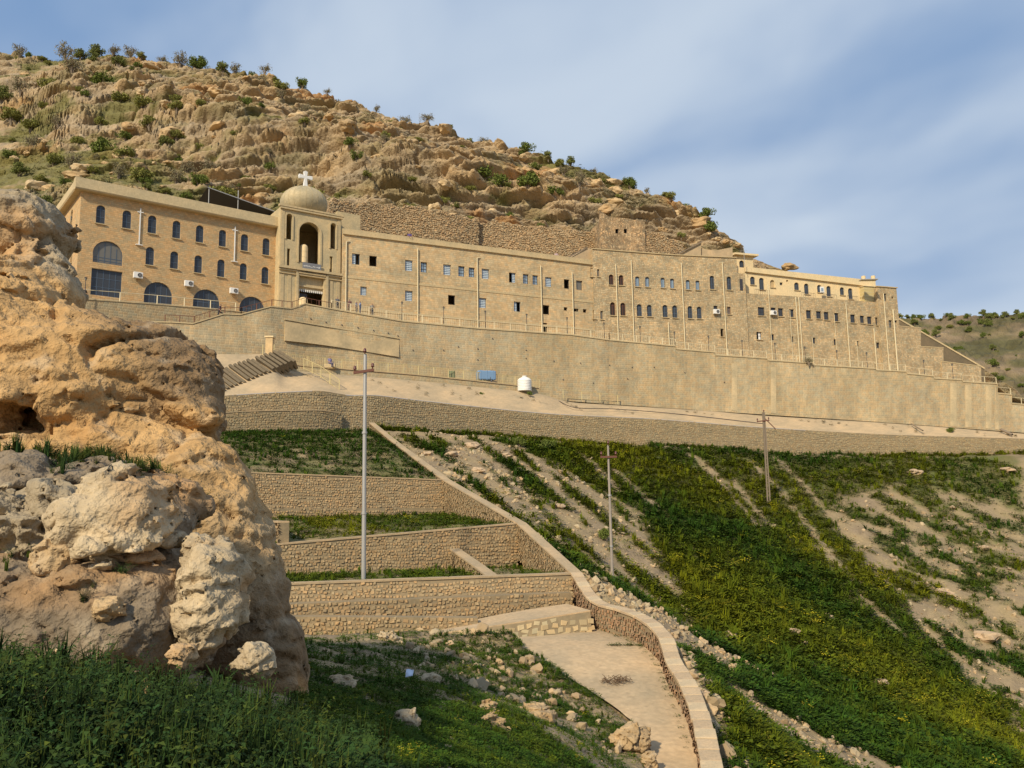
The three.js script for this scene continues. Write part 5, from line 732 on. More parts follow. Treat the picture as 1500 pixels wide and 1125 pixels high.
// ================================================================ ROCKS NEAR THE CAMERA
function surfaceNets(min, max, cell, f) { // smooth mesh of f = 0 (negative inside)
  const nx = Math.ceil((max.x - min.x) / cell) + 1, ny = Math.ceil((max.y - min.y) / cell) + 1, nz = Math.ceil((max.z - min.z) / cell) + 1, v = new Float32Array(nx * ny * nz); let p = 0;
  for (let k = 0; k < nz; k++) for (let j = 0; j < ny; j++) for (let i = 0; i < nx; i++) v[p++] = f(min.x + i * cell, min.y + j * cell, min.z + k * cell);
  const id = new Int32Array(nx * ny * nz).fill(-1), pos = [], idx = [], sy = nx, sz = nx * ny;
  for (let k = 0; k < nz - 1; k++) for (let j = 0; j < ny - 1; j++) for (let i = 0; i < nx - 1; i++) {
    const o = i + j * sy + k * sz; let m = 0, cx = 0, cy = 0, cz = 0, n = 0; const c = [v[o], v[o + 1], v[o + sy], v[o + sy + 1], v[o + sz], v[o + sz + 1], v[o + sz + sy], v[o + sz + sy + 1]];
    for (let q = 0; q < 8; q++) if (c[q] < 0) m |= 1 << q; if (m === 0 || m === 255) continue;
    for (let a = 0; a < 8; a++) for (const b of [1, 2, 4]) if (!(a & b)) { const e = a | b; if ((c[a] < 0) !== (c[e] < 0)) { const t = c[a] / (c[a] - c[e]); cx += (a & 1) + (b === 1 ? t : 0); cy += (a >> 1 & 1) + (b === 2 ? t : 0); cz += (a >> 2 & 1) + (b === 4 ? t : 0); n++; } }
    id[o] = pos.length / 3; pos.push(min.x + (i + cx / n) * cell, min.y + (j + cy / n) * cell, min.z + (k + cz / n) * cell);
  }
  for (let k = 1; k < nz - 1; k++) for (let j = 1; j < ny - 1; j++) for (let i = 1; i < nx - 1; i++) { const o = i + j * sy + k * sz, s = v[o] < 0;
    for (const [d, a, b] of [[1, sy, sz], [sy, sz, 1], [sz, 1, sy]]) { if (s === (v[o + d] < 0)) continue; const q = [id[o], id[o - a], id[o - a - b], id[o - b]]; if (q.some((e) => e < 0)) continue; if (s) idx.push(q[0], q[1], q[2], q[0], q[2], q[3]); else idx.push(q[0], q[2], q[1], q[0], q[3], q[2]); } }
  const g = new THREE.BufferGeometry(); g.setAttribute('position', new THREE.Float32BufferAttribute(pos, 3)); g.setIndex(idx); g.computeVertexNormals(); return g;
}
function metreUV(g) { const p = g.attributes.position, n = g.attributes.normal, uv = new Float32Array(p.count * 2); for (let i = 0; i < p.count; i++) { uv[2 * i] = p.getX(i) + 0.55 * p.getZ(i); uv[2 * i + 1] = p.getY(i) + 0.45 * p.getZ(i); } g.setAttribute('uv', new THREE.BufferAttribute(uv, 2)); return g; }
function cubeUV(g) { const q = g.toNonIndexed(), p = q.attributes.position, uv = new Float32Array(p.count * 2), a = V3(), b = V3(), c = V3(); for (let i = 0; i < p.count; i += 3) { a.fromBufferAttribute(p, i); b.fromBufferAttribute(p, i + 1).sub(a); c.fromBufferAttribute(p, i + 2).sub(a); b.cross(c); const X = Math.abs(b.x), Y = Math.abs(b.y), Z = Math.abs(b.z); for (let k = 0; k < 3; k++) { const x = p.getX(i + k), y = p.getY(i + k), z = p.getZ(i + k), o = 2 * (i + k); if (Y >= X && Y >= Z) { uv[o] = x; uv[o + 1] = z; } else if (X > Z) { uv[o] = z; uv[o + 1] = y; } else { uv[o] = x; uv[o + 1] = y; } } } q.setAttribute('uv', new THREE.BufferAttribute(uv, 2)); return q; }
const ROCK = { orange: [0.50, 0.305, 0.125], tan: [0.45, 0.31, 0.16], brown: [0.23, 0.145, 0.07], pale: [0.50, 0.385, 0.235], grey: [0.38, 0.30, 0.19], soil: [0.235, 0.178, 0.115] };  // brown is real rock tone, made darker to paint shade on the right side
function ell(px, py, d, rx, ry, rz, color) { const c = at(px, py, d); return { x: c.x, y: c.y, z: c.z, rx, ry, rz, color }; }
function ellDist(e, x, y, z) { const a = (x - e.x) / e.rx, b = (y - e.y) / e.ry, c = (z - e.z) / e.rz, k0 = Math.sqrt(a * a + b * b + c * c), a2 = a / e.rx, b2 = b / e.ry, c2 = c / e.rz, k1 = Math.sqrt(a2 * a2 + b2 * b2 + c2 * c2); return k1 < 1e-6 ? -Math.min(e.rx, e.ry, e.rz) : k0 * (k0 - 1) / k1; }
function facet(x, y, z) { // broken planes: every cell of a cellular pattern is a tilted facet
  const xi = Math.floor(x), yi = Math.floor(y), zi = Math.floor(z); let f1 = 9, f2 = 9, t = 0, id = 0;
  for (let i = -1; i < 2; i++) for (let j = -1; j < 2; j++) for (let k = -1; k < 2; k++) { const a = xi + i, b = yi + j, c = zi + k, h = hash3(a, b, c), h2 = hash3(a + 57, b, c + 3), h3 = hash3(a, b + 91, c + 7), dx = x - a - h, dy = y - b - h2, dz = z - c - h3, d = dx * dx + dy * dy + dz * dz; if (d < f1) { f2 = f1; f1 = d; id = hash3(a + 11, b + 5, c + 2); t = dx * (h2 - 0.5) + dy * (h3 - 0.5) + dz * (h - 0.5); } else if (d < f2) f2 = d; }
  const e = Math.sqrt(f2) - Math.sqrt(f1); return (id - 0.5) * 0.55 * smooth(0, 0.14, e) + t * 0.9 - 0.22 * smooth(0.09, 0, e);
}
function rockNoise(x, y, z, amp) {
  const w = fbm(x * 0.6, y * 0.6, z * 0.6, 3) * 1.1, l = y * 2.3 + w * 1.6 + 0.25 * x;
  return amp * (0.26 * fbm(x * 0.7, y * 0.9, z * 0.7, 3) + 0.50 * facet(x * 0.5 + w * 0.3, y * 0.8 + w * 0.25, z * 0.5) + 0.24 * facet(x * 1.7 + w * 0.4, y * 2.6 + w * 0.4, z * 1.7) + 0.05 * facet(x * 6 + w, y * 7.5, z * 6) + 0.05 * (Math.abs(l - Math.floor(l) - 0.5) * 2 - 0.5) + 0.09 * fbm(x * 5.2, y * 6.5, z * 5.2, 4) - 0.13 * smooth(0.05, 0, Math.abs(noise(x * 0.8 + w, y * 1.3, z * 0.8))) - 0.06 * smooth(0.07, 0, Math.abs(noise(x * 2.1, y * 3.1 + w, z * 2.1 + 5))));
}
function rockMesh(prims, holes, cell, amp, seedShift = 0, k = 0.14, freq = 1, far = false) {
  const mn = V3(1e9, 1e9, 1e9), mx = V3(-1e9, -1e9, -1e9); for (const e of prims) { mn.min(V3(e.x - e.rx, e.y - e.ry, e.z - e.rz)); mx.max(V3(e.x + e.rx, e.y + e.ry, e.z + e.rz)); } mn.subScalar(0.35 * amp + 0.1); mx.addScalar(0.35 * amp + 0.1);
  const f = (x, y, z) => { let d = 1e9; for (const e of prims) { const q = ellDist(e, x, y, z), h = clamp(0.5 + 0.5 * (d - q) / k); d = d > 1e8 ? q : lerp(d, q, h) - k * h * (1 - h); } for (const h of holes) { const q = Math.max(Math.abs(x - h.x) - h.rx, Math.abs(y - h.y) - h.ry, Math.abs(z - h.z) - h.rz); d = Math.max(d, -q - 0.0); } if (Math.abs(d) < 0.5 * amp / freq + 0.02 && (!far || (x > -10.5 && z > -16.2))) d -= rockNoise((x + seedShift) * freq, y * freq, z * freq, amp / freq); return d; };
  const g = surfaceNets(mn, mx, cell, f);
  colorize(g, (x, y, z, nx, ny, nz, o) => { let s = 0, c = [0, 0, 0]; for (const e of prims) { const q = Math.exp(-9 * Math.max(-0.4, ellDist(e, x, y, z))); s += q; for (let i = 0; i < 3; i++) c[i] += q * e.color[i]; } const n = fbm(x * 0.8 + seedShift, y * 0.8, z * 0.8, 4), m = fbm(x * 4, y * 4, z * 4, 3), r = smooth(0.02, 0.3, fbm(x * 0.6 + 9, y * 0.9, z * 0.6 + seedShift, 3)), li = smooth(0.12, 0.34, fbm(x * 2.2, y * 2.2 + 4, z * 2.2, 4)); const t = 1 + 0.45 * n + 0.35 * m; for (let i = 0; i < 3; i++) { o[i] = c[i] / s * t; o[i] = lerp(o[i], [0.50, 0.26, 0.085][i] * t, r * 0.5); o[i] = lerp(o[i], [0.58, 0.47, 0.32][i], li * 0.32); o[i] = clamp(o[i], 0.02, 0.8); } });
  return cubeUV(g);
}
const [rockMap, rockBump] = grainMaps(1.6, 97, 512, 14);
M.nearRock = new THREE.MeshStandardMaterial({ vertexColors: true, map: rockMap, bumpMap: rockBump, bumpScale: 0.09, roughness: 0.95 });
{
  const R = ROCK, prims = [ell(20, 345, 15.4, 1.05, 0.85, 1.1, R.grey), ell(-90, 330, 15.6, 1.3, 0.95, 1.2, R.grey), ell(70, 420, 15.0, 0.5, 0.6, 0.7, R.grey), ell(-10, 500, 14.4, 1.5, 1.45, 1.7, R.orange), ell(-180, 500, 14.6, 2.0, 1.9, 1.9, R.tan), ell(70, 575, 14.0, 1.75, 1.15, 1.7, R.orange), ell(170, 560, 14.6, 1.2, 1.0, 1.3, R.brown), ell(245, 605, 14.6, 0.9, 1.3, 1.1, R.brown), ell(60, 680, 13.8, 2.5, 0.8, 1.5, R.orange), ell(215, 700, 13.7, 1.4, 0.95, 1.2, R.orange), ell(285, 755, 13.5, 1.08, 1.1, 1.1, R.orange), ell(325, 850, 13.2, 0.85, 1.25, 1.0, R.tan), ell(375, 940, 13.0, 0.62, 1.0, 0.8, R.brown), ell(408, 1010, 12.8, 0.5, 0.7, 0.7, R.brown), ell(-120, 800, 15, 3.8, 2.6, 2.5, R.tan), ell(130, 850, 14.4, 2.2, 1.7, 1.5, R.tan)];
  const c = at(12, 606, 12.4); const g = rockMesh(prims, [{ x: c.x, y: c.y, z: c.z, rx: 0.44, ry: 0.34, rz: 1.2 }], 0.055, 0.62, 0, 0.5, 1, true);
  var OUTCROP = structure(new THREE.Mesh(g, M.nearRock), 'rock_outcrop', 'large orange and brown rock outcrop with a square hole');
  const bank = rockMesh([ell(60, 930, 8.9, 1.85, 0.85, 1.25, R.soil), ell(-80, 845, 9.4, 1.9, 0.95, 1.3, R.soil), ell(190, 895, 9.1, 1.05, 0.72, 0.9, R.soil), ell(30, 750, 10.1, 2.2, 0.6, 1.4, R.soil), ell(120, 810, 9.4, 1.15, 0.6, 0.9, R.soil)], [], 0.045, 0.8, 13, 0.3, 1.5);
  var BANK = structure(new THREE.Mesh(bank, M.nearRock), 'earth_bank', 'crumbling grey brown earth bank below the orange rock');
}
function boulder(px, py, d, rx, ry, rz, color, label, seed, cell = 0.04, amp = 1.15) { const e = ell(px, py, d, rx, ry, rz, ROCK[color]), e2 = { ...e, x: e.x + rx * 0.45 * Math.sin(seed * 3.1), y: e.y - ry * 0.35, z: e.z + rz * 0.2, rx: rx * 0.8, ry: ry * 0.75, rz: rz * 0.85 }; const g = rockMesh([e, e2], [], cell, amp * 0.9, seed * 7.3, 0.1 * rx, clamp(0.75 / rx, 1, 5)); const c = V3(e.x, e.y - ry, e.z); g.translate(-c.x, -c.y, -c.z); const m = new THREE.Mesh(g, M.nearRock); m.position.copy(c); return tag(m, 'boulder', label, 'boulder'); }
boulder(178, 768, 8.6, 0.52, 0.50, 0.5, 'pale', 'large cracked pale boulder set in the earth bank', 1);
boulder(312, 862, 8.5, 0.38, 0.46, 0.42, 'pale', 'smooth cream boulder leaning out of the bank beside the orange rock', 2);
boulder(30, 765, 8.7, 0.62, 0.42, 0.5, 'grey', 'grey mossy boulder beside the large cracked pale one', 3);
boulder(300, 812, 8.7, 0.26, 0.16, 0.25, 'pale', 'flat pale stone wedged above the smooth cream boulder', 4, 0.025);
boulder(375, 965, 7.4, 0.17, 0.15, 0.15, 'pale', 'squarish pale stone at the edge of the weeds', 5, 0.018);
boulder(262, 962, 7.0, 0.13, 0.10, 0.12, 'pale', 'small pale stone among the tall grass blades', 6, 0.016);
boulder(80, 815, 8.2, 0.22, 0.16, 0.2, 'tan', 'tan stone lying below the grey mossy boulder', 7, 0.02);
boulder(158, 895, 7.9, 0.15, 0.12, 0.13, 'tan', 'pointed tan stone sticking out of the earth bank', 8, 0.018);
boulder(76, 958, 7.5, 0.07, 0.05, 0.06, 'pale', 'egg sized rounded pale pebble on the bare earth', 9, 0.01);
boulder(150, 690, 10.3, 0.3, 0.2, 0.25, 'pale', 'pale stone among grass on the rock ledge', 10, 0.025);
for (const [px, py, rx, ry, col, label] of [[712, 1032, 0.26, 0.2, 'tan', 'upper one of two stones stacked on the grass mound'], [718, 1062, 0.3, 0.28, 'tan', 'lower one of two stones stacked on the grass mound'], [782, 1042, 0.44, 0.22, 'tan', 'wide flat topped stone on the grass mound'], [594, 1062, 0.24, 0.26, 'pale', 'upright pale stone half sunk in the mound'], [500, 1000, 0.30, 0.18, 'pale', 'pale stone beside the rock foot on the grass'], [628, 992, 0.28, 0.2, 'pale', 'pale stone near the scrap of white litter'], [566, 934, 0.42, 0.2, 'pale', 'pale pair of stones close under the lowest terrace wall'], [925, 1088, 0.42, 0.5, 'tan', 'big tan boulder at the inner edge of the path'], [948, 1112, 0.26, 0.26, 'tan', 'lower tan boulder at the inner edge of the path'], [690, 962, 0.22, 0.16, 'pale', 'small pale stone high on the grass mound']]) { const p = groundHit(px, py + 4); boulder(px, py + 5, -p.z - 0.1, rx, ry, rx * 0.8, col, label, px * 0.013 + py * 0.007, rx > 0.6 ? 0.05 : 0.03, 1.5); }
// tumbled stones on the slope: a few cut shapes, many places
function stoneShape(seed, detail = 1) { const g = mergeVertices((() => { const q = new THREE.IcosahedronGeometry(0.5, detail); q.deleteAttribute('uv'); q.deleteAttribute('normal'); return q; })()); const p = g.attributes.position; for (let i = 0; i < p.count; i++) { const v = V3().fromBufferAttribute(p, i), n = 1 + 0.55 * noise(v.x * 2.3 + seed, v.y * 2.3, v.z * 2.3) + 0.25 * noise(v.x * 5 + seed, v.y * 5, v.z * 5); p.setXYZ(i, v.x * n * 1.15, v.y * n * 0.75, v.z * n); } g.computeVertexNormals(); const f = g.toNonIndexed(); f.computeVertexNormals(); return f; }
M.looseStone = new THREE.MeshStandardMaterial({ roughness: 0.95 });
const STONES = [1, 2, 3, 4].map((s) => stoneShape(s * 3.7));
const onGround = (x, z) => groundFinal(x, z);
function instanced(geo, mat, list, name, label, cat) { const m = new THREE.InstancedMesh(geo, mat, list.length), d = new THREE.Object3D(); list.forEach((q, i) => { d.position.copy(q.p); if (q.e) d.rotation.copy(q.e); else d.rotation.set(0, q.r ?? 0, 0); if (q.s.isVector3) d.scale.copy(q.s); else d.scale.setScalar(q.s); d.updateMatrix(); m.setMatrixAt(i, d.matrix); m.setColorAt(i, q.c); }); return stuff(m, name, label, cat); }
{
  rnd = mulberry(300); const lists = STONES.map(() => []);
  const put = (x, z, s) => { const k = rr(0.7, 1.25), w = rr(-0.08, 0.08); lists[Math.floor(rnd() * 4)].push({ p: V3(x, onGround(x, z) + s * 0.12, z), e: new THREE.Euler(rr(0, 6), rr(0, 6), rr(0, 6)), s: V3(s, s * rr(0.7, 1), s * rr(0.7, 1.2)), c: new THREE.Color(0.40 * k * (1 + w), 0.295 * k, 0.17 * k * (1 - w)) }); };
  for (const { s, w } of RUBBLE) for (let i = 0; i < 110; i++) { const t = rnd(), a = (rnd() + rnd() - 1) * w * 1.5, b = (rnd() + rnd() - 1) * w * 1.5; const x = lerp(s[0][0], s[1][0], t) + a, z = lerp(s[0][1], s[1][1], t) + b; if (distPoly(PATH_XZ, x, z) > 0.7) put(x, z, 0.08 + 0.3 * Math.pow(rnd(), 4)); }
  for (let i = 0; i < 13000; i++) { const a = rr(-0.12, 0.62), r = 22 * Math.pow(110 / 22, Math.pow(rnd(), 0.8)), x = Math.sin(a) * r, z = -Math.cos(a) * r; if (distPoly(REG.thin, x, z) > 0 && distPoly(REG.dry, x, z) > 0 && rnd() < 0.72) continue; if (growth(x, z) > 0.55 || distPoly(PATH_XZ, x, z) < 0.8) continue; if (BEDS.some((b) => inQuad(b.c, x, z))) continue; put(x, z, 0.10 + 0.38 * Math.pow(rnd(), 4)); }
  for (let i = 0; i < 160; i++) { const px = rr(430, 930), py = rr(930, 1120), p = groundHit(px, py); if (!p || distPoly(PATH_XZ, p.x, p.z) < 0.5) continue; put(p.x, p.z, 0.03 + 0.10 * Math.pow(rnd(), 4)); }
  for (let i = 0; i < 150; i++) { const t = rnd(), q = PARAPET.length - 2, k = Math.min(q, Math.floor(t * (q + 1))), a = at(...PARAPET[k]), b = at(...PARAPET[k + 1]), f = rnd(); const x = lerp(a.x, b.x, f) + 0.75 + 0.8 * rnd() * rnd(), z = lerp(a.z, b.z, f); put(x, z, 0.12 + 0.42 * Math.pow(rnd(), 3)); }
  lists.forEach((l, i) => instanced(STONES[i], M.looseStone, l, 'loose_stones', 'tumbled pale stones scattered over the slope', 'stones'));
}
// single boulders that stand out on the slope
{
  rnd = mulberry(411); for (const [px, py, s] of [[1445, 937, 1.5], [1380, 870, 1.1], [1340, 695, 1.6], [1475, 690, 1.5], [1160, 930, 0.8], [1210, 905, 0.9], [1290, 1005, 0.8], [1068, 935, 0.9], [1235, 1000, 0.6], [1395, 745, 0.7], [660, 668, 1.0], [690, 655, 1.2], [760, 690, 0.8], [820, 745, 0.8], [700, 690, 0.9], [1025, 1020, 0.5], [1030, 1060, 0.4], [1120, 1065, 0.6], [1440, 805, 0.9], [1175, 945, 0.6], [960, 1000, 0.25], [740, 668, 0.9], [625, 665, 0.8]]) { const p = groundHit(px, py); if (!p) continue; const m = new THREE.Mesh(stoneShape(px * 0.1, 3), M.boulderTan ??= plaster([0.44, 0.32, 0.20], { seed: 38, metres: 2 })); m.geometry.computeVertexNormals(); metreUV(m.geometry); m.position.set(p.x, onGround(p.x, p.z) + s * 0.1, p.z); m.scale.set(s * 1.2, s * 0.75, s); m.rotation.y = rr(0, 6); tag(m, 'slope_boulder', 'tan boulder lying on the open slope below the walls', 'boulder', 'boulders on the slope'); }
}
// boulders on the hill
{
  rnd = mulberry(512); const shapes = [5, 6, 7, 8, 9].map((s) => { const g = stoneShape(s * 2.9, 3); metreUV(g); return g; }), mats = [[0.50, 0.34, 0.17], [0.44, 0.29, 0.14], [0.53, 0.385, 0.21]].map((c, i) => plaster(c, { seed: 34 + i, metres: 3, stain: 0.3, bump: 0.04 }));
  for (let i = 0; i < 170; i++) { const s = rr(0.10, 0.78), t = rr(0.05, 0.99), p = hillPoint(s, t), k = 0.9 + 2.6 * Math.pow(rnd(), 2.2), m = new THREE.Mesh(shapes[i % 5], mats[i % 3]); m.position.copy(p); m.position.y -= k * 0.12; m.scale.set(k * rr(0.9, 1.5), k * rr(0.7, 1.1), k); m.rotation.set(rr(-0.3, 0.3), rr(0, 6), rr(-0.3, 0.3)); { const z = k > 2 ? 'large' : k > 1.3 ? 'middling' : 'small', c = ['tan', 'rust brown', 'pale'][i % 3]; tag(m, 'hill_boulder', `${z} ${c} limestone boulder ${t > 0.66 ? 'high on the hill near the skyline' : t > 0.33 ? 'among the middle ledges of the hill' : 'on the lower hillside above the roofs'}`, 'boulder', `${z} ${c} boulders on the hillside`); }; }
  const top = at(1156, 391, 140), m = new THREE.Mesh(shapes[1], mats[1]); m.position.copy(top); m.scale.set(2.0, 1.6, 1.6); tag(m, 'hill_boulder', 'lone rust brown boulder showing above the cream storey roof', 'boulder');
}

// ================================================================ PLANTS
function leafGeo(blades, fn) { const pos = [], nor = []; for (let i = 0; i < blades; i++) fn(i, (a, b, c) => { const n = V3().subVectors(b, a).cross(V3().subVectors(c, a)).normalize(); const fl = n.y < 0; if (fl) n.negate(); for (const p of fl ? [a, c, b] : [a, b, c]) { pos.push(p.x, p.y, p.z); nor.push(n.x, n.y, n.z); } }); const g = new THREE.BufferGeometry(); g.setAttribute('position', new THREE.Float32BufferAttribute(pos, 3)); g.setAttribute('normal', new THREE.Float32BufferAttribute(nor, 3)); return g; }
function herb(seed, n = 26, spread = 0.5, h = 0.5, leaf = 0.17) { // low leafy clump, 1 unit wide
  const R = mulberry(seed); return leafGeo(n, (i, tri) => { const a = R() * 6.283, r = spread * Math.sqrt(R()), c = V3(Math.cos(a) * r, h * (0.15 + 0.85 * R()) * (1 - 0.6 * r / spread), Math.sin(a) * r), d = V3(Math.cos(a) + (R() - 0.5), 0.2 + R() * 0.7, Math.sin(a) + (R() - 0.5)).normalize(), s = V3(-d.z, 0.3 * (R() - 0.5), d.x).normalize(), L = leaf * (0.6 + 0.9 * R()), m = c.clone().addScaledVector(d, L * 0.5), t = c.clone().addScaledVector(d, L); t.y -= L * 0.25; const p = m.clone().addScaledVector(s, L * 0.3), q = m.clone().addScaledVector(s, -L * 0.3); tri(c, p, q); tri(p, t, q); }); }
function tuft(seed, n = 16, h = 1, w = 0.03, lean = 0.35) { const R = mulberry(seed); return leafGeo(n, (i, tri) => { const a = R() * 6.283, b = V3(0.16 * (R() - 0.5), 0, 0.16 * (R() - 0.5)), d = V3(Math.cos(a), 0, Math.sin(a)), H = h * (0.45 + 0.55 * R()), k = lean * R(), s = V3(-d.z, 0, d.x).multiplyScalar(w * (0.6 + 0.6 * R())), m = b.clone().addScaledVector(d, k * 0.35 * H).add(V3(0, H * 0.6, 0)), t = b.clone().addScaledVector(d, k * H).add(V3(0, H * (1 - 0.25 * k), 0)); const m1 = m.clone().addScaledVector(s, 0.8), m2 = m.clone().addScaledVector(s, -0.8); tri(b.clone().add(s), b.clone().sub(s), m1); tri(b.clone().sub(s), m2, m1); tri(m1, m2, t); }); }
function sprig(seed, stems = 9, h = 1) { // several curved stems carrying pairs of small leaflets
  const R = mulberry(seed); return leafGeo(stems, (i, tri) => { const a = i / stems * 6.283 + R(), d = V3(Math.cos(a), 0, Math.sin(a)), L = h * (0.6 + 0.5 * R()), out = 0.35 + 0.4 * R(), pt = (t) => V3(0.03 * d.x, 0, 0.03 * d.z).addScaledVector(d, out * L * t * t).add(V3(0, L * (t - 0.32 * out * t * t), 0)), sd = V3(-d.z, 0, d.x), w = 0.008; for (let k = 0; k < 4; k++) { const p = pt(k / 4), q = pt((k + 1) / 4); tri(p.clone().addScaledVector(sd, w), p.clone().addScaledVector(sd, -w), q); } const n = 8; for (let k = 1; k <= n; k++) for (const s of [-1, 1]) { const p = pt((k + 0.3 * R()) / (n + 0.5)), l = 0.16 * h * (1.15 - 0.6 * k / n) * (0.7 + 0.6 * R()), dir = sd.clone().multiplyScalar(s).addScaledVector(d, 0.55).add(V3(0, 0.35 - 0.5 * R(), 0)).normalize(), wd = dir.clone().cross(V3(0, 1, 0)).normalize().multiplyScalar(l * 0.26), m = p.clone().addScaledVector(dir, l * 0.5).add(V3(0, l * 0.08, 0)), t = p.clone().addScaledVector(dir, l).add(V3(0, -l * 0.18, 0)), m1 = m.clone().add(wd), m2 = m.clone().sub(wd); tri(p, m1, m); tri(p, m, m2); tri(m1, t, m); tri(m, t, m2); } }); }
const leafMat = (extra = {}) => new THREE.MeshPhysicalMaterial({ color: 0xffffff, roughness: 0.9, specularIntensity: 0.25, side: THREE.DoubleSide, transmission: 0.0, ...extra });
M.leaf = leafMat();
const HERBS = [herb(1), herb(2), herb(3, 30, 0.5, 0.75, 0.2), herb(4, 34, 0.5, 0.35, 0.13)], TUFTS = [tuft(11), tuft(12, 20, 1, 0.025, 0.6), tuft(13, 12, 1, 0.035, 0.9)];
// yellow flower heads on stems
const BLOOM = (() => { const R = mulberry(21); return leafGeo(14, (i, tri) => { const a = R() * 6.283, r = 0.45 * Math.sqrt(R()), c = V3(Math.cos(a) * r, 0.45 + 0.4 * R(), Math.sin(a) * r), s = 0.055; tri(c, c.clone().add(V3(s, 0.03, s)), c.clone().add(V3(-s, 0.03, s))); tri(c, c.clone().add(V3(-s, 0.03, -s)), c.clone().add(V3(s, 0.03, -s))); }); })();
const LB = LOWER_BOT.map((q) => { const p = at(...q); return [p.x, p.z]; });
function beyondLower(x, z) { for (let k = 0; k + 1 < LB.length; k++) { const a = LB[k], b = LB[k + 1]; if (x >= a[0] && x < b[0]) return z < lerp(a[1], b[1], (x - a[0]) / (b[0] - a[0])) + 0.2; } return z < -80; }
const greenTone = (v, y) => new THREE.Color(lerp(0.038, 0.155, y) * v, lerp(0.085, 0.165, y) * v, lerp(0.008, 0.006, y) * v);
{
  rnd = mulberry(801); const H = HERBS.map(() => []), T = TUFTS.map(() => []), B = [];
  const add = (x, y, z, s, yel) => { const v = rr(0.5, 1.15), c = greenTone(v, clamp(yel + rr(-0.25, 0.25))), e = new THREE.Euler(rr(-0.15, 0.15), rr(0, 6.28), rr(-0.15, 0.15)); if (rnd() < 0.8) H[Math.floor(rnd() * 4)].push({ p: V3(x, y - 0.04 * s, z), e, s: V3(s, s * rr(0.55, 1.05), s), c }); else T[Math.floor(rnd() * 3)].push({ p: V3(x, y - 0.03, z), e, s: V3(s * 1.3, s * rr(0.5, 0.9), s * 1.3), c }); if (rnd() < 0.022 * yel * yel + 0.001) B.push({ p: V3(x, y, z), e, s: s * 1.05, c: new THREE.Color(0.42 * v, 0.36 * v, 0.02) }); };
  const yellowish = (x, z) => { const n = fbm(x * 0.06, z * 0.06, 21, 3); const p = clamp(0.36 + 1.9 * n + 0.15 * smooth(-60, -95, z)); return p; };
  // open slope
  for (let i = 0; i < 190000; i++) { const a = rr(-0.2, 0.62), r = 19 * Math.pow(134 / 19, Math.pow(rnd(), 0.66)), x = Math.sin(a) * r, z = -Math.cos(a) * r; const g = growth(x, z); if (rnd() > smooth(0.26, 0.62, g)) continue; if (x < 4 && BEDS.some((b) => inQuad(b.c, x, z))) continue; if (distPoly(PATH_XZ, x, z) < 0.55) continue; const p = V3(x, 0, z); p.y = onGround(x, z); if (r > 60 && p.y > 6) { let behind = false; for (let k = 0; k + 1 < LB.length; k++) if (segDist(LB[k], LB[k + 1], x, z) < 0.25) behind = true; if (behind || beyondLower(x, z)) continue; } if (r < 34 && x < 4.5) continue; const s = (0.3 + 0.85 * Math.pow(rnd(), 2.2)) * (0.75 + 0.55 * g) * (r < 45 ? 0.8 : 1); add(x, p.y, z, s, yellowish(x, z)); }
  // thick growth along the foot of the lower wall
  for (let i = 0; i < 4200; i++) { const t = rr(0.36, 1), q = t * (LB.length - 1), k = Math.min(LB.length - 2, Math.floor(q)), x = lerp(LB[k][0], LB[k + 1][0], q - k), z = lerp(LB[k][1], LB[k + 1][1], q - k) + 0.3 + 2.6 * rnd() * rnd(); if (fbm(x * 0.3, z * 0.3, 51, 3) < -0.12) continue; add(x, onGround(x, z), z, rr(0.5, 1.15), yellowish(x, z)); }
  // beds
  for (const b of BEDS) { const n = b.name === 'upper' ? 9500 : b.name === 'middle' ? 4200 : 3400; for (let i = 0; i < n; i++) { const u = rnd(), v = rnd(), p = bilinear(b, u, v), q = fbm(p.x * 0.35, p.z * 0.5, 31, 4); let g = 0.55 + 1.5 * q; if (b.name === 'middle') g += 0.45 * smooth(0.7, 0.1, v) - 0.35 * smooth(0.6, 1, v) * smooth(0.7, 0.1, u); if (b.name === 'lower') g += 0.4 * (smooth(0.45, 0.1, u) + smooth(0.12, 0, Math.abs(u - 0.55))) - 0.3; if (b.name === 'upper') g = 0.62 + 1.2 * fbm(p.x * 0.5, p.z * 0.9, 14, 3) - 0.2 * smooth(0.6, 1, v); if (rnd() > g) continue; const e = Math.min(1, Math.min(u, 1 - u, v, 1 - v) * 12); p.y += e * 0.28 * fbm(p.x * 0.5, p.z * 0.5, 3, 4) - 0.06 + (b.name === 'upper' ? e * 0.5 * Math.sin(Math.PI * v) : 0); const s = rr(0.28, 0.7) * (b.name === 'upper' ? 1.0 : 0.95); add(p.x, p.y, p.z, s, b.name === 'middle' && u > 0.25 && u < 0.5 ? 1 : b.name === 'upper' ? 0.05 : 0.35); } }
  // mound before the terraces
  for (let i = 0; i < 30000; i++) { const px = rr(425, 960), py = 905 + 225 * Math.pow(rnd(), 0.7), p = groundHit(px, py); if (!p || distPoly(PATH_XZ, p.x, p.z) < 0.15 || inPoly(PLINTH_XZ, p.x, p.z)) continue; const n = fbm(p.x * 0.5, p.z * 0.5, 41, 4), dry = smooth(16, 24, -p.z) * 0 + smooth(0.0, 0.35, n + 0.3 * smooth(760, 900, px) * smooth(1010, 1080, py)); if (rnd() < dry * 0.9) continue; p.y = onGround(p.x, p.z); add(p.x, p.y, p.z, rr(0.10, 0.30) * (0.6 + 0.018 * -p.z), clamp(0.2 + 0.8 * n)); }
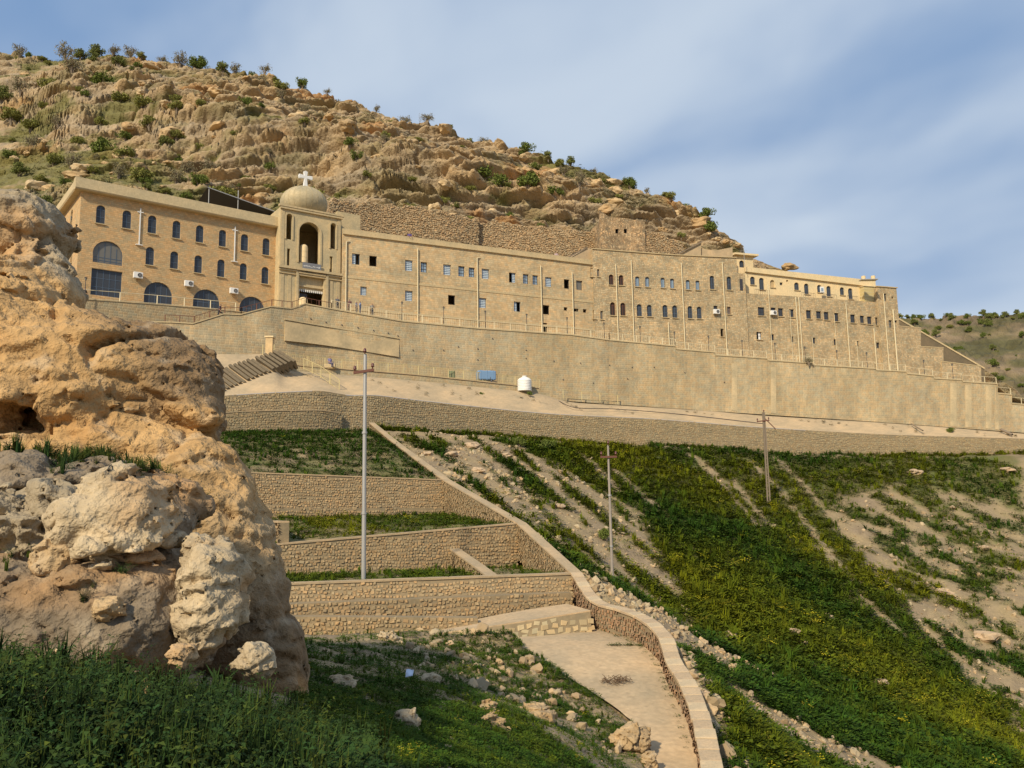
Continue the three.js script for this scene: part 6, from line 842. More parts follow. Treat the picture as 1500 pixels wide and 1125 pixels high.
  // dry weeds in the cracks of the apron, and weeds on the path
  for (const [a, f0, b, f1] of [[548, 0.1, 590, 0.8], [606, 0.1, 640, 0.9], [650, 0.05, 686, 0.8], [690, 0.1, 712, 0.5], [835, 0.1, 852, 0.6], [900, 0.2, 930, 0.7], [1200, 0.1, 1228, 0.6], [1225, 0.2, 1250, 0.5], [1300, 0.1, 1330, 0.8], [1335, 0, 1356, 0.9], [1430, 0.1, 1452, 0.9], [1466, 0, 1490, 0.8], [1180, 0.3, 1215, 0.4], [1480, 0.5, 1500, 0.6], [760, 0.3, 800, 0.5], [1000, 0.2, 1060, 0.3]]) for (let i = 0; i < 14; i++) { const t = rnd(), p = apronAt(lerp(a, b, t) + rr(-1.5, 1.5), clamp(lerp(f0, f1, t) + rr(-0.04, 0.04))), v = rr(0.5, 1.1); H[Math.floor(rnd() * 4)].push({ p, e: new THREE.Euler(0, rr(0, 6), 0), s: rr(0.15, 0.55), c: new THREE.Color(0.16 * v, 0.13 * v, 0.05 * v) }); }
  for (let i = 0; i < 46; i++) { const p = at(918 + rr(-26, 26), 940 + rr(-14, 14), 33.2); p.y = pathY(p.x, p.z); H[Math.floor(rnd() * 4)].push({ p, e: new THREE.Euler(0, rr(0, 6), 0), s: rr(0.08, 0.28), c: greenTone(rr(0.6, 1.1), 0.2) }); }
  for (let i = 0; i < 90; i++) { const t = rnd(), q = Math.floor(t * 6) + 1, a = PATH_OUT[q - 1], b = PATH_OUT[q], f = rnd(), p = a.clone().lerp(b, f); p.x -= 0.06 + 0.2 * rnd(); H[Math.floor(rnd() * 4)].push({ p, e: new THREE.Euler(0, rr(0, 6), 0), s: rr(0.06, 0.2), c: greenTone(rr(0.5, 1), 0.3) }); }
  HERBS.forEach((g, i) => instanced(g, M.leaf, H[i], 'weeds', 'low green weeds covering the slope and terraces', 'weeds')); TUFTS.forEach((g, i) => instanced(g, M.leaf, T[i], 'grass', 'tufts of green grass on the slope and terraces', 'grass')); instanced(BLOOM, M.leaf, B, 'yellow_flowers', 'small yellow wild flowers among the weeds', 'flowers');
}
// plants right before the camera and on the rock ledges
{
  rnd = mulberry(901); const H = HERBS.map(() => []), T = TUFTS.map(() => []);
  const NEAR = [sprig(91), sprig(92, 11), sprig(93, 7), HERBS[3]]; const c = () => { const v = rr(0.25, 1.0), y = rnd() * rnd() * 0.7; return greenTone(v, y).multiply(new THREE.Color(0.85, 0.85, 2.2)); };
  for (let i = 0; i < 7500; i++) { const px = rr(-120, 640), lim = px < 300 ? 4.2 + 3.4 * rnd() : 3.6 + 5.6 * rnd(), r = 2.6 + (lim - 2.6) * rnd(), p = at(px, 1000, r), x = p.x, z = p.z, y = onGround(x, z); if (px > 460 && rnd() < smooth(460, 640, px)) continue; if (rnd() < 0.85 * smooth(0.02, 0.22, fbm(x * 1.3, z * 1.3, 61, 3))) continue; if (rnd() < 0.6) H[Math.floor(rnd() * 4)].push({ p: V3(x, y - 0.02, z), e: new THREE.Euler(rr(-0.3, 0.3), rr(0, 6.28), rr(-0.3, 0.3)), s: V3(1, rr(0.8, 1.5), 1).multiplyScalar(rr(0.08, 0.42)), c: c() }); else T[Math.floor(rnd() * 3)].push({ p: V3(x, y - 0.02, z), e: new THREE.Euler(0, rr(0, 6.28), 0), s: V3(1, 1, 1).multiplyScalar(rr(0.12, 0.5)), c: c() }); }
  for (let i = 0; i < 150; i++) { const px = rr(-100, 520), r = rr(2.8, px < 300 ? 6.5 : 8), p = at(px, 1000, r); p.y = onGround(p.x, p.z) - 0.02; H[3].push({ p, e: new THREE.Euler(rr(-0.2, 0.2), rr(0, 6.28), rr(-0.2, 0.2)), s: V3(1, rr(0.9, 1.5), 1).multiplyScalar(rr(0.35, 0.75)), c: greenTone(rr(0.5, 1), rr(0, 0.25)).multiply(new THREE.Color(0.8, 0.9, 2.5)) }); }
  for (let i = 0; i < 26; i++) { const px = rr(-100, 560), r = rr(2.8, px < 300 ? 7 : 9), p = at(px, 1000, r), v = rr(0.6, 1.1); p.y = onGround(p.x, p.z) - 0.02; T[1].push({ p, e: new THREE.Euler(rr(-0.2, 0.2), rr(0, 6.28), rr(-0.2, 0.2)), s: V3(0.8, 1, 0.8).multiplyScalar(rr(0.22, 0.42)), c: new THREE.Color(0.28 * v, 0.2 * v, 0.09 * v) }); }
  // grass and herbs on the ledges of the rock and bank: found by looking down on them
  const cells = new Map(), key = (x, z) => Math.floor(x / 0.08) * 4096 + Math.floor(-z / 0.08); for (const m of [BANK, OUTCROP]) { const p = m.geometry.attributes.position; for (let i = 0; i < p.count; i += 3) { if (p.getX(i) < -9 || p.getZ(i) < -14) continue; const k = key(p.getX(i), p.getZ(i)); if (!cells.has(k)) cells.set(k, []); cells.get(k).push(p.getY(i)); } }
  const drop = (px, py, d, n, w, s0, s1) => { const c = at(px, py, d); for (let i = 0; i < n; i++) { const x = c.x + rr(-w, w), z = c.z + rr(-0.4, 0.5), y = Math.max(...(cells.get(key(x, z)) ?? []).filter((v) => v < c.y + 0.5), -99); if (y < c.y - 0.8) continue; const q = { p: V3(x, y - 0.03, z), e: new THREE.Euler(rr(-0.2, 0.2), rr(0, 6.28), rr(-0.2, 0.2)), s: V3(1, 1, 1).multiplyScalar(rr(s0, s1)), c: c2() }; if (rnd() < 0.45) H[Math.floor(rnd() * 3)].push(q); else T[Math.floor(rnd() * 3)].push(q); } }; const c2 = () => greenTone(rr(0.5, 1.1), rnd() * 0.7).multiply(new THREE.Color(0.9, 0.9, 2.5));
  drop(60, 690, 10.0, 110, 0.75, 0.12, 0.3); drop(170, 690, 9.9, 60, 0.45, 0.12, 0.28); drop(265, 745, 11.5, 90, 0.35, 0.18, 0.4); drop(285, 800, 10.5, 50, 0.25, 0.15, 0.35); drop(30, 850, 8.4, 14, 0.3, 0.1, 0.2); drop(145, 925, 8.0, 12, 0.12, 0.1, 0.2); drop(240, 720, 12.0, 20, 0.4, 0.15, 0.3); drop(110, 740, 9.0, 16, 0.2, 0.12, 0.25);
  NEAR.forEach((g, i) => instanced(g, M.leaf, H[i], 'foreground_weeds', 'dark leafy weeds growing thickly at the camera', 'weeds')); TUFTS.forEach((g, i) => instanced(g, M.leaf, T[i], 'foreground_grass', 'long green grass blades among the near weeds', 'grass'));
}

// ================================================================ SHRUBS AND TREES ON THE HILL
function shrubParts(seed, { n = 1500, w = 1, h = 0.8, leaf = 0.075, lift = 0.12, clumps = 14, sparse = 0 }) {
  const R = mulberry(seed), cl = []; for (let i = 0; i < clumps; i++) { const a = R() * 6.283, r = 0.62 * w * Math.sqrt(R()) * 0.8; cl.push([Math.cos(a) * r, lift + h * (0.2 + 0.65 * R()) * (1 - 0.6 * r / w), Math.sin(a) * r, 0.16 + 0.2 * R()]); }
  const g = leafGeo(n, (i, tri) => { const c = cl[Math.floor(R() * clumps)], d = V3(R() - 0.5, R() - 0.5, R() - 0.5).normalize(), q = c[3] * w * Math.pow(R(), 0.4) * (1 + sparse), p = V3(c[0] + d.x * q, Math.max(0.03, c[1] + d.y * q * 0.85), c[2] + d.z * q), u = V3(R() - 0.5, R() - 0.3, R() - 0.5).normalize(), s = V3(R() - 0.5, R() - 0.5, R() - 0.5).cross(u).normalize(), L = leaf * (0.6 + 0.8 * R()); const a = p.clone().addScaledVector(u, L), b = p.clone().addScaledVector(s, L * 0.42), e = p.clone().addScaledVector(s, -L * 0.42); tri(b, a, e); tri(b, e, p.clone().addScaledVector(u, -L * 0.6)); });
  const br = []; for (const c of cl) { const t = V3(c[0] * 0.3, c[1] * 0.45, c[2] * 0.3); br.push(bar(V3(0, -0.25, 0), t, 0.035, 5), bar(t, V3(c[0], c[1], c[2]), 0.02, 4)); if (sparse) for (let k = 0; k < 5; k++) br.push(bar(V3(c[0] * 0.7, c[1] * 0.75, c[2] * 0.7), V3(c[0] + 0.35 * (R() - 0.5), c[1] + 0.3 * R(), c[2] + 0.35 * (R() - 0.5)), 0.01, 3)); }
  return [g, merge(br)];
}
const SHRUB_KIND = [{ o: {}, c: [0.13, 0.16, 0.035], l: 'dense dark green shrub' }, { o: { n: 1200, h: 0.6, clumps: 11 }, c: [0.22, 0.22, 0.06], l: 'olive green shrub' }, { o: { n: 1400, h: 1.0, w: 0.9, lift: 0.2, clumps: 12 }, c: [0.16, 0.175, 0.05], l: 'upright bushy shrub' }, { o: { n: 650, h: 1.0, w: 0.9, lift: 0.25, clumps: 10, sparse: 0.4, leaf: 0.06 }, c: [0.24, 0.21, 0.12], l: 'half bare grey twiggy shrub' }];
const SHRUBS = SHRUB_KIND.map((k, i) => { const [f, b] = shrubParts(70 + i, k.o); return { f, b, m: leafMat({ color: new THREE.Color(...k.c) }) }; });
function shrub(kind, p, s, label, group, name = 'shrub') { const g = thing(name, label, 'shrub', p, group), q = SHRUBS[kind]; part('crown', q.f, q.m, g); part('trunk', q.b, M.timber, g); g.scale.set(s, s * rr(0.8, 1.15), s); g.rotation.y = rr(0, 6.28); return g; }
function hillHit(px, py) { // first visible point of the hill under a pixel, found on the smooth surface then refined
  let best = null, bd = 1e9; for (let i = 0; i <= 130; i++) for (let j = 0; j <= 40; j++) { const p = hillPoint(i / 130, j / 40, false), q = hillPix[i * 41 + j]; const d = Math.hypot(q[0] - px, q[1] - py); if (d < bd) { bd = d; best = [i / 130, j / 40]; } } return hillPoint(best[0], best[1]); }
const hillPix = []; for (let i = 0; i <= 130; i++) for (let j = 0; j <= 40; j++) hillPix.push(pixelOf(hillPoint(i / 130, j / 40, false)));
{
  rnd = mulberry(600); const HS = (px, py, w, k) => { let bd = 1e9, bi = 0; hillPix.forEach((q, i) => { const d = Math.hypot(q[0] - px, q[1] - py); if (d < bd) { bd = d; bi = i; } }); const p = hillPoint(Math.floor(bi / 41) / 130, (bi % 41) / 40); p.y -= 0.1; const s = w * -p.z / FOCAL / 1.05; const zz = w > 24 ? 'large' : w > 18 ? 'middling' : 'small', hh = py < 150 ? 'high up near the skyline' : py < 215 ? 'among the middle ledges' : 'just above the monastery roofs'; shrub(k, p, s, `${zz} ${SHRUB_KIND[k].l} on the hillside ${hh}`, `${zz} shrubs on the hillside`); };
  for (const [x, y, w, k] of [[152, 124, 30, 0], [175, 158, 28, 1], [68, 132, 30, 1], [30, 142, 26, 3], [175, 103, 22, 2], [140, 92, 20, 2], [283, 97, 22, 0], [320, 114, 20, 2], [345, 148, 16, 0], [368, 160, 20, 0], [255, 148, 22, 1], [210, 172, 30, 1], [265, 178, 22, 1], [100, 118, 26, 3], [40, 196, 28, 1], [42, 222, 26, 3], [150, 228, 34, 0], [190, 240, 32, 1], [245, 225, 22, 2], [265, 240, 20, 0], [262, 205, 22, 1], [182, 212, 22, 0], [115, 220, 20, 1], [205, 270, 32, 1], [255, 268, 24, 3], [296, 279, 24, 0], [30, 260, 24, 2], [58, 268, 22, 1], [105, 250, 30, 3], [75, 245, 26, 1], [330, 295, 40, 1], [280, 255, 22, 3], [310, 255, 24, 3], [330, 268, 22, 3], [410, 155, 18, 3], [380, 130, 24, 3], [420, 150, 22, 1], [440, 200, 18, 1], [395, 250, 16, 0], [418, 268, 22, 1], [450, 168, 20, 3], [460, 290, 26, 1], [484, 282, 22, 3], [518, 243, 20, 0], [497, 300, 22, 1], [705, 268, 32, 0], [738, 290, 26, 0], [779, 286, 32, 0], [812, 298, 24, 0], [872, 298, 20, 1], [905, 300, 18, 3], [845, 285, 22, 3], [660, 298, 18, 1], [680, 332, 30, 1], [830, 262, 22, 3], [925, 272, 18, 0], [980, 300, 16, 1], [1000, 310, 16, 2], [1038, 342, 26, 0], [955, 305, 18, 3], [640, 255, 14, 3], [570, 215, 16, 3], [540, 262, 16, 1], [600, 282, 14, 1], [220, 130, 18, 3], [300, 170, 16, 1], [20, 180, 30, 1], [8, 150, 26, 2], [15, 235, 22, 0], [225, 195, 24, 1], [345, 215, 14, 1], [400, 225, 14, 3], [150, 190, 18, 1], [90, 190, 20, 3], [60, 165, 18, 1], [130, 150, 16, 3], [300, 225, 16, 1], [360, 262, 16, 1], [390, 280, 18, 1], [345, 280, 16, 3], [240, 285, 18, 1], [170, 262, 22, 3], [140, 255, 18, 1]]) HS(x, y, w, k);
  for (let i = 0; i < 190; i++) { const s0 = rr(0.08, 0.74), t0 = Math.pow(rnd(), 1.1), info = {}, p = hillPoint(s0, t0, true, info); if (info.rocky > 0.8 && rnd() < 0.6) continue; p.y -= 0.1; const k = [1, 3, 1, 0, 2][i % 5]; shrub(k, p, rr(0.7, 2.0), 'small ' + SHRUB_KIND[k].l + ' dotted over the rocky hillside', 'small shrubs on the hillside'); }
  // skyline
  for (const [x, w, k] of [[28, 26, 3], [62, 16, 1], [95, 30, 3], [118, 24, 2], [140, 26, 2], [163, 24, 3], [190, 26, 3], [205, 16, 1], [237, 18, 3], [262, 26, 3], [284, 22, 0], [305, 20, 3], [345, 22, 3], [368, 20, 2], [386, 20, 3], [406, 12, 1], [443, 20, 0], [480, 14, 3], [495, 14, 3], [525, 14, 3], [550, 14, 3], [592, 20, 3], [628, 22, 3], [685, 14, 1], [710, 18, 3], [772, 26, 0], [805, 16, 2], [818, 14, 1], [837, 18, 2], [870, 14, 3], [926, 20, 0], [915, 12, 1], [945, 12, 3], [975, 14, 1], [1003, 14, 2], [1036, 24, 0], [330, 14, 1], [660, 12, 1], [745, 12, 3]]) { let bd = 1e9, s = 0; for (let i = 0; i <= 400; i++) { const q = pixelOf(polyAt(ridgeC, i / 400)); if (Math.abs(q[0] - x) < bd) { bd = Math.abs(q[0] - x); s = i / 400; } } const p = hillPoint(s, 0.985); shrub(k, p, 0.85 * w * -p.z / FOCAL / 1.05, (w > 21 ? 'tall ' : w > 15 ? 'middling ' : 'short ') + SHRUB_KIND[k].l + ' standing on the hill skyline', 'shrubs along the skyline'); }
  // far hill
  let sz = 1;
  for (let i = 0; i < 170; i++) { const s = rr(0.2, 0.95), t = i < 34 ? rr(0.97, 1.0) : Math.pow(rnd(), 0.7), p = farPoint(s, t), k = [0, 1, 2, 0][i % 4]; shrub(k, p, sz = rr(0.9, 2.5), (sz > 1.9 ? 'large ' : sz > 1.4 ? 'middling ' : 'small ') + SHRUB_KIND[k].l + (t > 0.96 ? ' on the crest of the distant hill' : ' on the slope of the distant hill'), 'shrubs on the distant hill'); }
  // a few shrubs on the slope, terraces and apron
  for (const [x, y, w] of [[885, 790, 18], [800, 660, 22], [760, 655, 16], [985, 640, 0], [525, 760, 0]]) { if (!w) continue; const p = groundHit(x, y); p.y = groundFinal(p.x, p.z); shrub(0, p, w * -p.z / FOCAL / 1.05, 'round green bush on the open slope below the walls', 'bushes on the slope'); }
  for (const [x, y, w, d, l] of [[704, 577, 8, 100, 'small green bush rooted in the apron under the blue tank'], [776, 576, 7, 103.5, 'small green bush at the foot of the white water tank'], [1392, 629, 11, 125, 'round green bush rooted in the apron near the end of the walls'], [1185, 528, 12, 122.5, 'dry brown bush on the terrace edge near the end tower'], [680, 335, 30, 124, 'green bush in front of the long ruined wall']]) { const p = at(x, y + w / 2, d); shrub(l.startsWith('dry') ? 3 : 0, p, w * d / FOCAL / 1.05, l, undefined, 'bush'); }
  // grass along the foot of the hill
  const H = []; for (let i = 0; i < 9000; i++) { const s = rr(0.07, 0.75), t = rr(0.04, 1), info = {}, p = hillPoint(s, t, true, info); const left = smooth(0.34, 0.14, s) * smooth(0.5, 0.2, t), g = fbm(p.x * 0.09 + 2, p.y * 0.16, p.z * 0.09, 4) + 0.24 * left - 0.2 * info.rocky + 0.05; if (g < 0.02 + 0.1 * rnd()) continue; const v = rr(0.6, 1.2); H.push({ p, e: new THREE.Euler(0, rr(0, 6), 0), s: V3(1, rr(0.5, 0.9), 1).multiplyScalar(rr(0.5, 1.4)), c: new THREE.Color(0.13 * v, 0.13 * v, 0.035 * v) }); }
  instanced(HERBS[0], M.leaf, H, 'hill_scrub', 'low olive scrub and grass between the rocks', 'scrub');
}

// ================================================================ RAILINGS, LAMPS, PIPES, POLES
function railing(label, pts, { h = 1.0, mat = M.creamMetal, gap = 0.16, post = 2.4, group, name = 'railing' } = {}) { // pts along the ground
  const c = pts[0].clone(), o = thing(name, label, 'railing', c, group), q = pts.map((p) => p.clone().sub(c)), rails = [], bal = []; 
  for (let i = 0; i + 1 < q.length; i++) { const a = q[i], b = q[i + 1], L = a.distanceTo(b), up = (p, y) => V3(p.x, p.y + y, p.z), n = Math.max(1, Math.round(L / post)); part('top_rail', beam(up(a, h), up(b, h), 0.06, 0.05), mat, o); part('bottom_rail', beam(up(a, 0.12), up(b, 0.12), 0.04, 0.04), mat, o); for (let k = i ? 1 : 0; k <= n; k++) { const p = a.clone().lerp(b, k / n); part('post', box(0.08, h + 0.04, 0.08, p.x, p.y + h / 2, p.z), mat, o); } if (gap) { const m = Math.round(L / gap); for (let k = 1; k < m; k++) { const p = a.clone().lerp(b, k / m); bal.push(box(0.022, h - 0.14, 0.022, p.x, p.y + h / 2 + 0.05, p.z)); } } }
  if (bal.length) part('balusters', merge(bal), mat, o).userData.kind = 'stuff'; return shade(o);
}
const edgePts = (l, dy = 0.14, back = 0.25) => l.map((q) => { const p = at(...q); p.y += dy; p.z -= back; return p; });
railing('cream railing along the terrace above the tall weep holed wall', edgePts(GREAT_TOP.slice(8)), { gap: 0.3 });
for (let i = 0; i + 1 < STEPS.length; i += 2) railing(['first', 'second', 'third', 'fourth', 'fifth', 'sixth', 'seventh', 'eighth', 'ninth', 'tenth', 'eleventh', 'twelfth'][i / 2] + ' stepped length of cream terrace railing towards the end tower', edgePts([STEPS[i], STEPS[i + 1]]), { gap: i < 12 ? 0.3 : 0, post: 2.2 });
railing('cream railing before the low arched windows of the brick building', [[118, 438, 83.8], [230, 446, 88.6], [345, 456, 94]].map((q) => at(...q)), { gap: 0, post: 3 });
// terrace wall under that railing
{ const T = resample([[60, 434, 81.5], [118, 438.5, 83.8], [230, 446.5, 88.6], [345, 456.5, 94], [395, 462, 96.5]].map((q) => at(...q)), 24), B = T.map((p) => V3(p.x, p.y - 4.2, p.z + 0.1)), c = B[0].clone(), o = thing('front_terrace_wall', 'plain terrace wall in front of the brick building', 'retaining wall', c), g = stripSolid(T, B, 1.6); g.translate(-c.x, -c.y, -c.z); part('wall', g, M.retaining, o); const k = stripSolid(T.map((p) => V3(p.x, p.y + 0.08, p.z + 0.08)), T.map((p) => V3(p.x, p.y + 0.004, p.z + 0.08)), 1.7); k.translate(-c.x, -c.y, -c.z); part('coping', k, M.capStone, o); shade(o); }
// dark handrails of the stair up to the gate, on the stepped wall head
railing('dark handrail climbing the lowest flight beside the great wall', edgePts([[240, 474, 88], [283, 476, 89.2]], 0.1), { mat: M.rust, gap: 0.6, post: 1.6, h: 0.9 });
railing('dark handrail climbing the second flight beside the great wall', edgePts([[283, 476, 89.2], [328, 462, 90.8], [352, 463, 91.6]], 0.1), { mat: M.rust, gap: 0.6, post: 1.6, h: 0.9 });
railing('dark handrail climbing the last flight to the tower door', edgePts([[352, 463, 91.6], [397, 451, 93.4], [427, 454, 95], [448, 447, 96.2]], 0.1), { mat: M.rust, gap: 0.6, post: 1.6, h: 0.9 });
railing('dark handrail on the landing before the tower door', edgePts([[448, 447, 96.2], [485, 454, 97.7]], 0.1), { mat: M.rust, gap: 0.6, post: 1.6, h: 0.8 });
// yellow gate posts and platform railing
railing('yellow railing along the walkway platform', edgePts(PLAT_TOPY, 0.1, 0.3), { mat: M.yellowMetal, gap: 0.2, post: 1.8, h: 1.1 });
railing('yellow railing running down the small stair to the retaining wall', edgePts([[445, 541, 90.5], [470, 553, 89], [497, 573, 86.8]], 0, 0), { mat: M.yellowMetal, gap: 0.22, post: 1.6, h: 1.2 });
railing('lone pale yellow railing panel at the foot of the great wall', edgePts([[825, 583, 108.5], [905, 591, 112]], 0, 0), { mat: M.yellowMetal, gap: 0, post: 2.4, h: 1.1 });
{ const p = at(395, 522, 90), o = thing('gate_post', 'square yellow stone gate post at the head of the stair', 'gate post', p); part('shaft', box(0.75, 2.0, 0.75, 0, 1.0, 0), M.patch, o); part('cap', box(0.95, 0.16, 0.95, 0, 2.08, 0), M.cream, o); for (const x of [-0.6, 0.6]) part('stake', box(0.08, 1.2, 0.08, x, 0.6, 0.5), M.yellowMetal, o); shade(o); const q = at(287, 523, 86.8), f = thing('metal_frame', 'small brown open metal frame beside the wall foot', 'frame', q), bb = (a, b, c, d) => beam(V3(a, b, 0), V3(c, d, 0), 0.09, 0.09); for (const l of [[-0.6, 0, -0.6, 1.2], [0.6, 0, 0.6, 1.2], [-0.6, 1.2, 0.6, 1.2], [-0.6, 0.5, 0.6, 0.5]]) part('frame_bar', bb(...l), M.rust, f); part('panel', box(1.1, 0.55, 0.04, 0, 0.85, -0.02), M.retaining, f); shade(f); }
// small stair under the yellow railing
{ const a = at(446, 546, 90.0), b = at(497, 576, 86.4), n = 12, o = thing('small_stair', 'narrow concrete stair descending along the yellow railing', 'stair', V3(b.x, b.y - 0.4, b.z)), d = V3(b.x - a.x, 0, b.z - a.z), th = Math.atan2(-d.z, d.x); for (let i = 0; i < n; i++) { const p = a.clone().lerp(b, (i + 0.5) / n), h = 1.2, s = part('step', boxUV(new THREE.BoxGeometry(d.length() / n - 0.01, h, 1.3)), M.capStone, o); s.position.set(p.x - o.position.x, p.y - o.position.y - h / 2, p.z - o.position.z - 0.7); s.rotation.y = th; } shade(o); }

// lamp posts on the terrace edge
{
  let first = null; const spot = [[588, 443, 470, 102.3], [649.6, 449, 477, 104.4], [711, 455, 482.5, 106.8], [772, 461, 486.5, 109.4], [831.6, 467, 491, 111.8], [886, 473, 498, 114], [939, 478, 503, 115.8], [990, 482, 511, 117.5], [1040, 495, 516.5, 119], [1089.5, 499, 523, 120.4], [1138, 499, 527, 121.8], [1182, 503, 532, 123], [1229, 510, 537, 124.4], [1273, 514, 540, 125.7], [1357, 527, 551, 128], [1399, 534, 556, 129.2]];
  for (const [px, y0, y1, d] of spot) { const b = at(px, y1, d); b.y += 0.14; b.z -= 0.5; const h = 2.35; let o; if (!first) { o = first = thing('lamp_post', '', 'lamp post', b); const pr = [[0.09, 0], [0.09, 0.12], [0.05, 0.2], [0.035, h - 0.35], [0.05, h - 0.3]].map(([x, y]) => new THREE.Vector2(x, y)); part('pole', new THREE.LatheGeometry(pr, 8), M.darkMetal, o); part('lantern', new THREE.CylinderGeometry(0.13, 0.08, 0.26, 6).translate(0, h - 0.16, 0), M.greyGlass, o); part('cap', new THREE.ConeGeometry(0.17, 0.14, 6).translate(0, h + 0.04, 0), M.darkMetal, o); shade(o); } else { o = copyOf(first); o.position.copy(b); } o.userData.label = 'slim dark lamp post behind the cream terrace railing'; o.userData.group = 'lamp posts along the terrace'; }
  const o = copyOf(first, 'slim dark lamp post at the corner of the brick building'); delete o.userData.group; o.position.copy(at(124, 440, 83.6));
}
// cream down-pipes on the facades
function downPipe(face, px, y0, y1, label, r = 0.075, bend = false, mat = M.creamMetal) { const t = face.hit(px, y0, 0.16), b = face.hit(px, y1, 0.16), q = face.world(t[0], -1.2, 0.16), o = thing('down_pipe', label, 'pipe', q, undefined); o.rotation.y = face.th; const top = t[1] + 1.2; part('pipe', bar(V3(0, 0, 0), V3(0, top, 0), r, 8), mat, o); if (bend) part('elbow', bar(V3(0, top, 0), V3(0.45, top + 0.12, -0.12), r, 8), mat, o); for (let y = 1.6; y < top; y += 2.2) part('clip', box(r * 3, 0.05, 0.2, 0, y, -0.07), mat, o); shade(o); }
downPipe(FM, 507.5, 354, 470, 'cream down pipe beside the domed tower', 0.075, true); downPipe(FM, 612, 364, 478, 'cream down pipe between the first shuttered windows and the tower end'); downPipe(FM, 699, 378, 482, 'cream down pipe with an elbow near the middle of the ashlar wing', 0.075, true); downPipe(FM, 792, 389, 488, 'cream down pipe beside the doorway of the ashlar wing'); downPipe(FM, 838, 399, 491, 'cream down pipe near the small square vents of the ashlar wing');
downPipe(FN, 902, 387, 500, 'cream down pipe between the first pair of rusty arched windows'); downPipe(FN, 924.5, 381, 502, 'tall cream down pipe beside the rusty arched windows'); downPipe(FN, 998, 385, 511, 'tall cream down pipe between window pairs of the old wing'); downPipe(FN, 979, 472, 505, 'short cream pipe at the foot of the old wing'); downPipe(FN, 1058, 384, 517, 'tall cream down pipe beside the old wing air conditioner');
downPipe(FR, 1165.5, 435, 524, 'first of twin cream pipes on the end wing'); downPipe(FR, 1170, 435, 524, 'second of twin cream pipes on the end wing'); downPipe(FR, 1239, 445, 536, 'lone cream pipe on the end wing beside a window pair'); downPipe(FR, 1157, 454, 520, 'thin cream pipe left of the twin pipes', 0.04); downPipe(FR, 1222, 461, 530, 'thin cream pipe below a window of the end wing', 0.04); downPipe(FR, 1190, 495, 522, 'short thin pipe by a small low window, between the twin pipes and the lone pipe', 0.04); downPipe(FR, 1255, 500, 534, 'short thin pipe by a small low window, beyond the lone pipe', 0.04); downPipe(FR, 1280, 481, 536, 'cream pipe with a cross arm below the yellow cabin'); downPipe(FE, 1294, 430, 540, 'tall cream pipe up the edge of the end tower'); downPipe(FE, 1308, 453, 541, 'thick cream pipe up the face of the end tower', 0.11);
for (const [px, y0, y1] of [[1125, 416, 427]]) downPipe(FR, px, y0, y1, 'short pale pipe on the cream upper storey', 0.05);
// electricity poles
function pole(px, y0, y1, d, label, mat, r0, r1, arm, lattice) {
  const b = at(px, y1, d), h = at(px, y0, d).y - b.y, o = thing('electricity_pole', label, 'pole', V3(b.x, b.y - 0.6, b.z)), H = h + 0.6;
  if (lattice) { for (const x of [-1, 1]) part('upright', beam(V3(x * r0, 0, 0), V3(x * r1, H, 0), 0.16, 0.12), mat, o); for (let i = 0; i < 22; i++) { const y = H * (i + 0.5) / 22, w = lerp(r0, r1, y / H); part('batten', beam(V3(-w, y, 0.02), V3(w, y + (i % 2 ? 0.15 : -0.15), 0.02), 0.05, 0.05), mat, o); } }
  else { const n = 3; for (let i = 0; i < n; i++) part('tube', new THREE.CylinderGeometry(lerp(r0, r1, (i + 1) / n), lerp(r0, r1, i / n), H / n, 14).translate(0, H * (i + 0.5) / n, 0), mat, o); for (let i = 1; i < n; i++) part('collar', new THREE.CylinderGeometry(r0 * 1.12, r0 * 1.12, 0.1, 14).translate(0, H * i / n, 0), M.galv, o); }
  const ay = H - arm.dy, a = beam(V3(-arm.w * arm.l, ay - arm.t, 0.1), V3(arm.w * (1 - arm.l), ay + arm.t, 0.1), 0.1, 0.12); part('cross_arm', a, M.rust, o); const ins = (x, y) => { const g = new THREE.LatheGeometry([[0.01, 0], [0.03, 0], [0.03, 0.08], [0.075, 0.1], [0.085, 0.14], [0.05, 0.17], [0.07, 0.2], [0.05, 0.26], [0.01, 0.28]].map(([p, q]) => new THREE.Vector2(p, q)), 12); g.translate(x, y, 0.1); part('insulator', g, flat(0.11, 0.03, 0.025, 0.35), o); };
  ins(-arm.w * arm.l + 0.06, ay - arm.t + 0.06); ins(arm.w * (1 - arm.l) - 0.06, ay + arm.t + 0.06); ins(0, H); if (arm.stay) part('stay', beam(V3(0.1, ay + 0.25, 0.05), V3(arm.w * 0.9, ay - 0.9, 0.05), 0.1, 0.07), M.rust, o); return shade(o);
}
pole(532.5, 519, 853, 39.5, 'tall galvanised tube pole standing on the lowest terrace bed', M.galv, 0.11, 0.075, { w: 0.95, l: 0.55, dy: 0.83, t: 0.06 });
pole(897.5, 652, 861, 52.2, 'slender grey pole standing on the bare part of the slope', plaster([0.33, 0.28, 0.23], { seed: 44, metres: 2 }), 0.10, 0.06, { w: 1.0, l: 0.5, dy: 0.72, t: 0 });
pole(1126.5, 604, 741, 89, 'weathered timber pole with a diagonal stay on the green slope', M.timber, 0.13, 0.08, { w: 1.3, l: 0.6, dy: 0.9, t: 0.05, stay: true }, true);

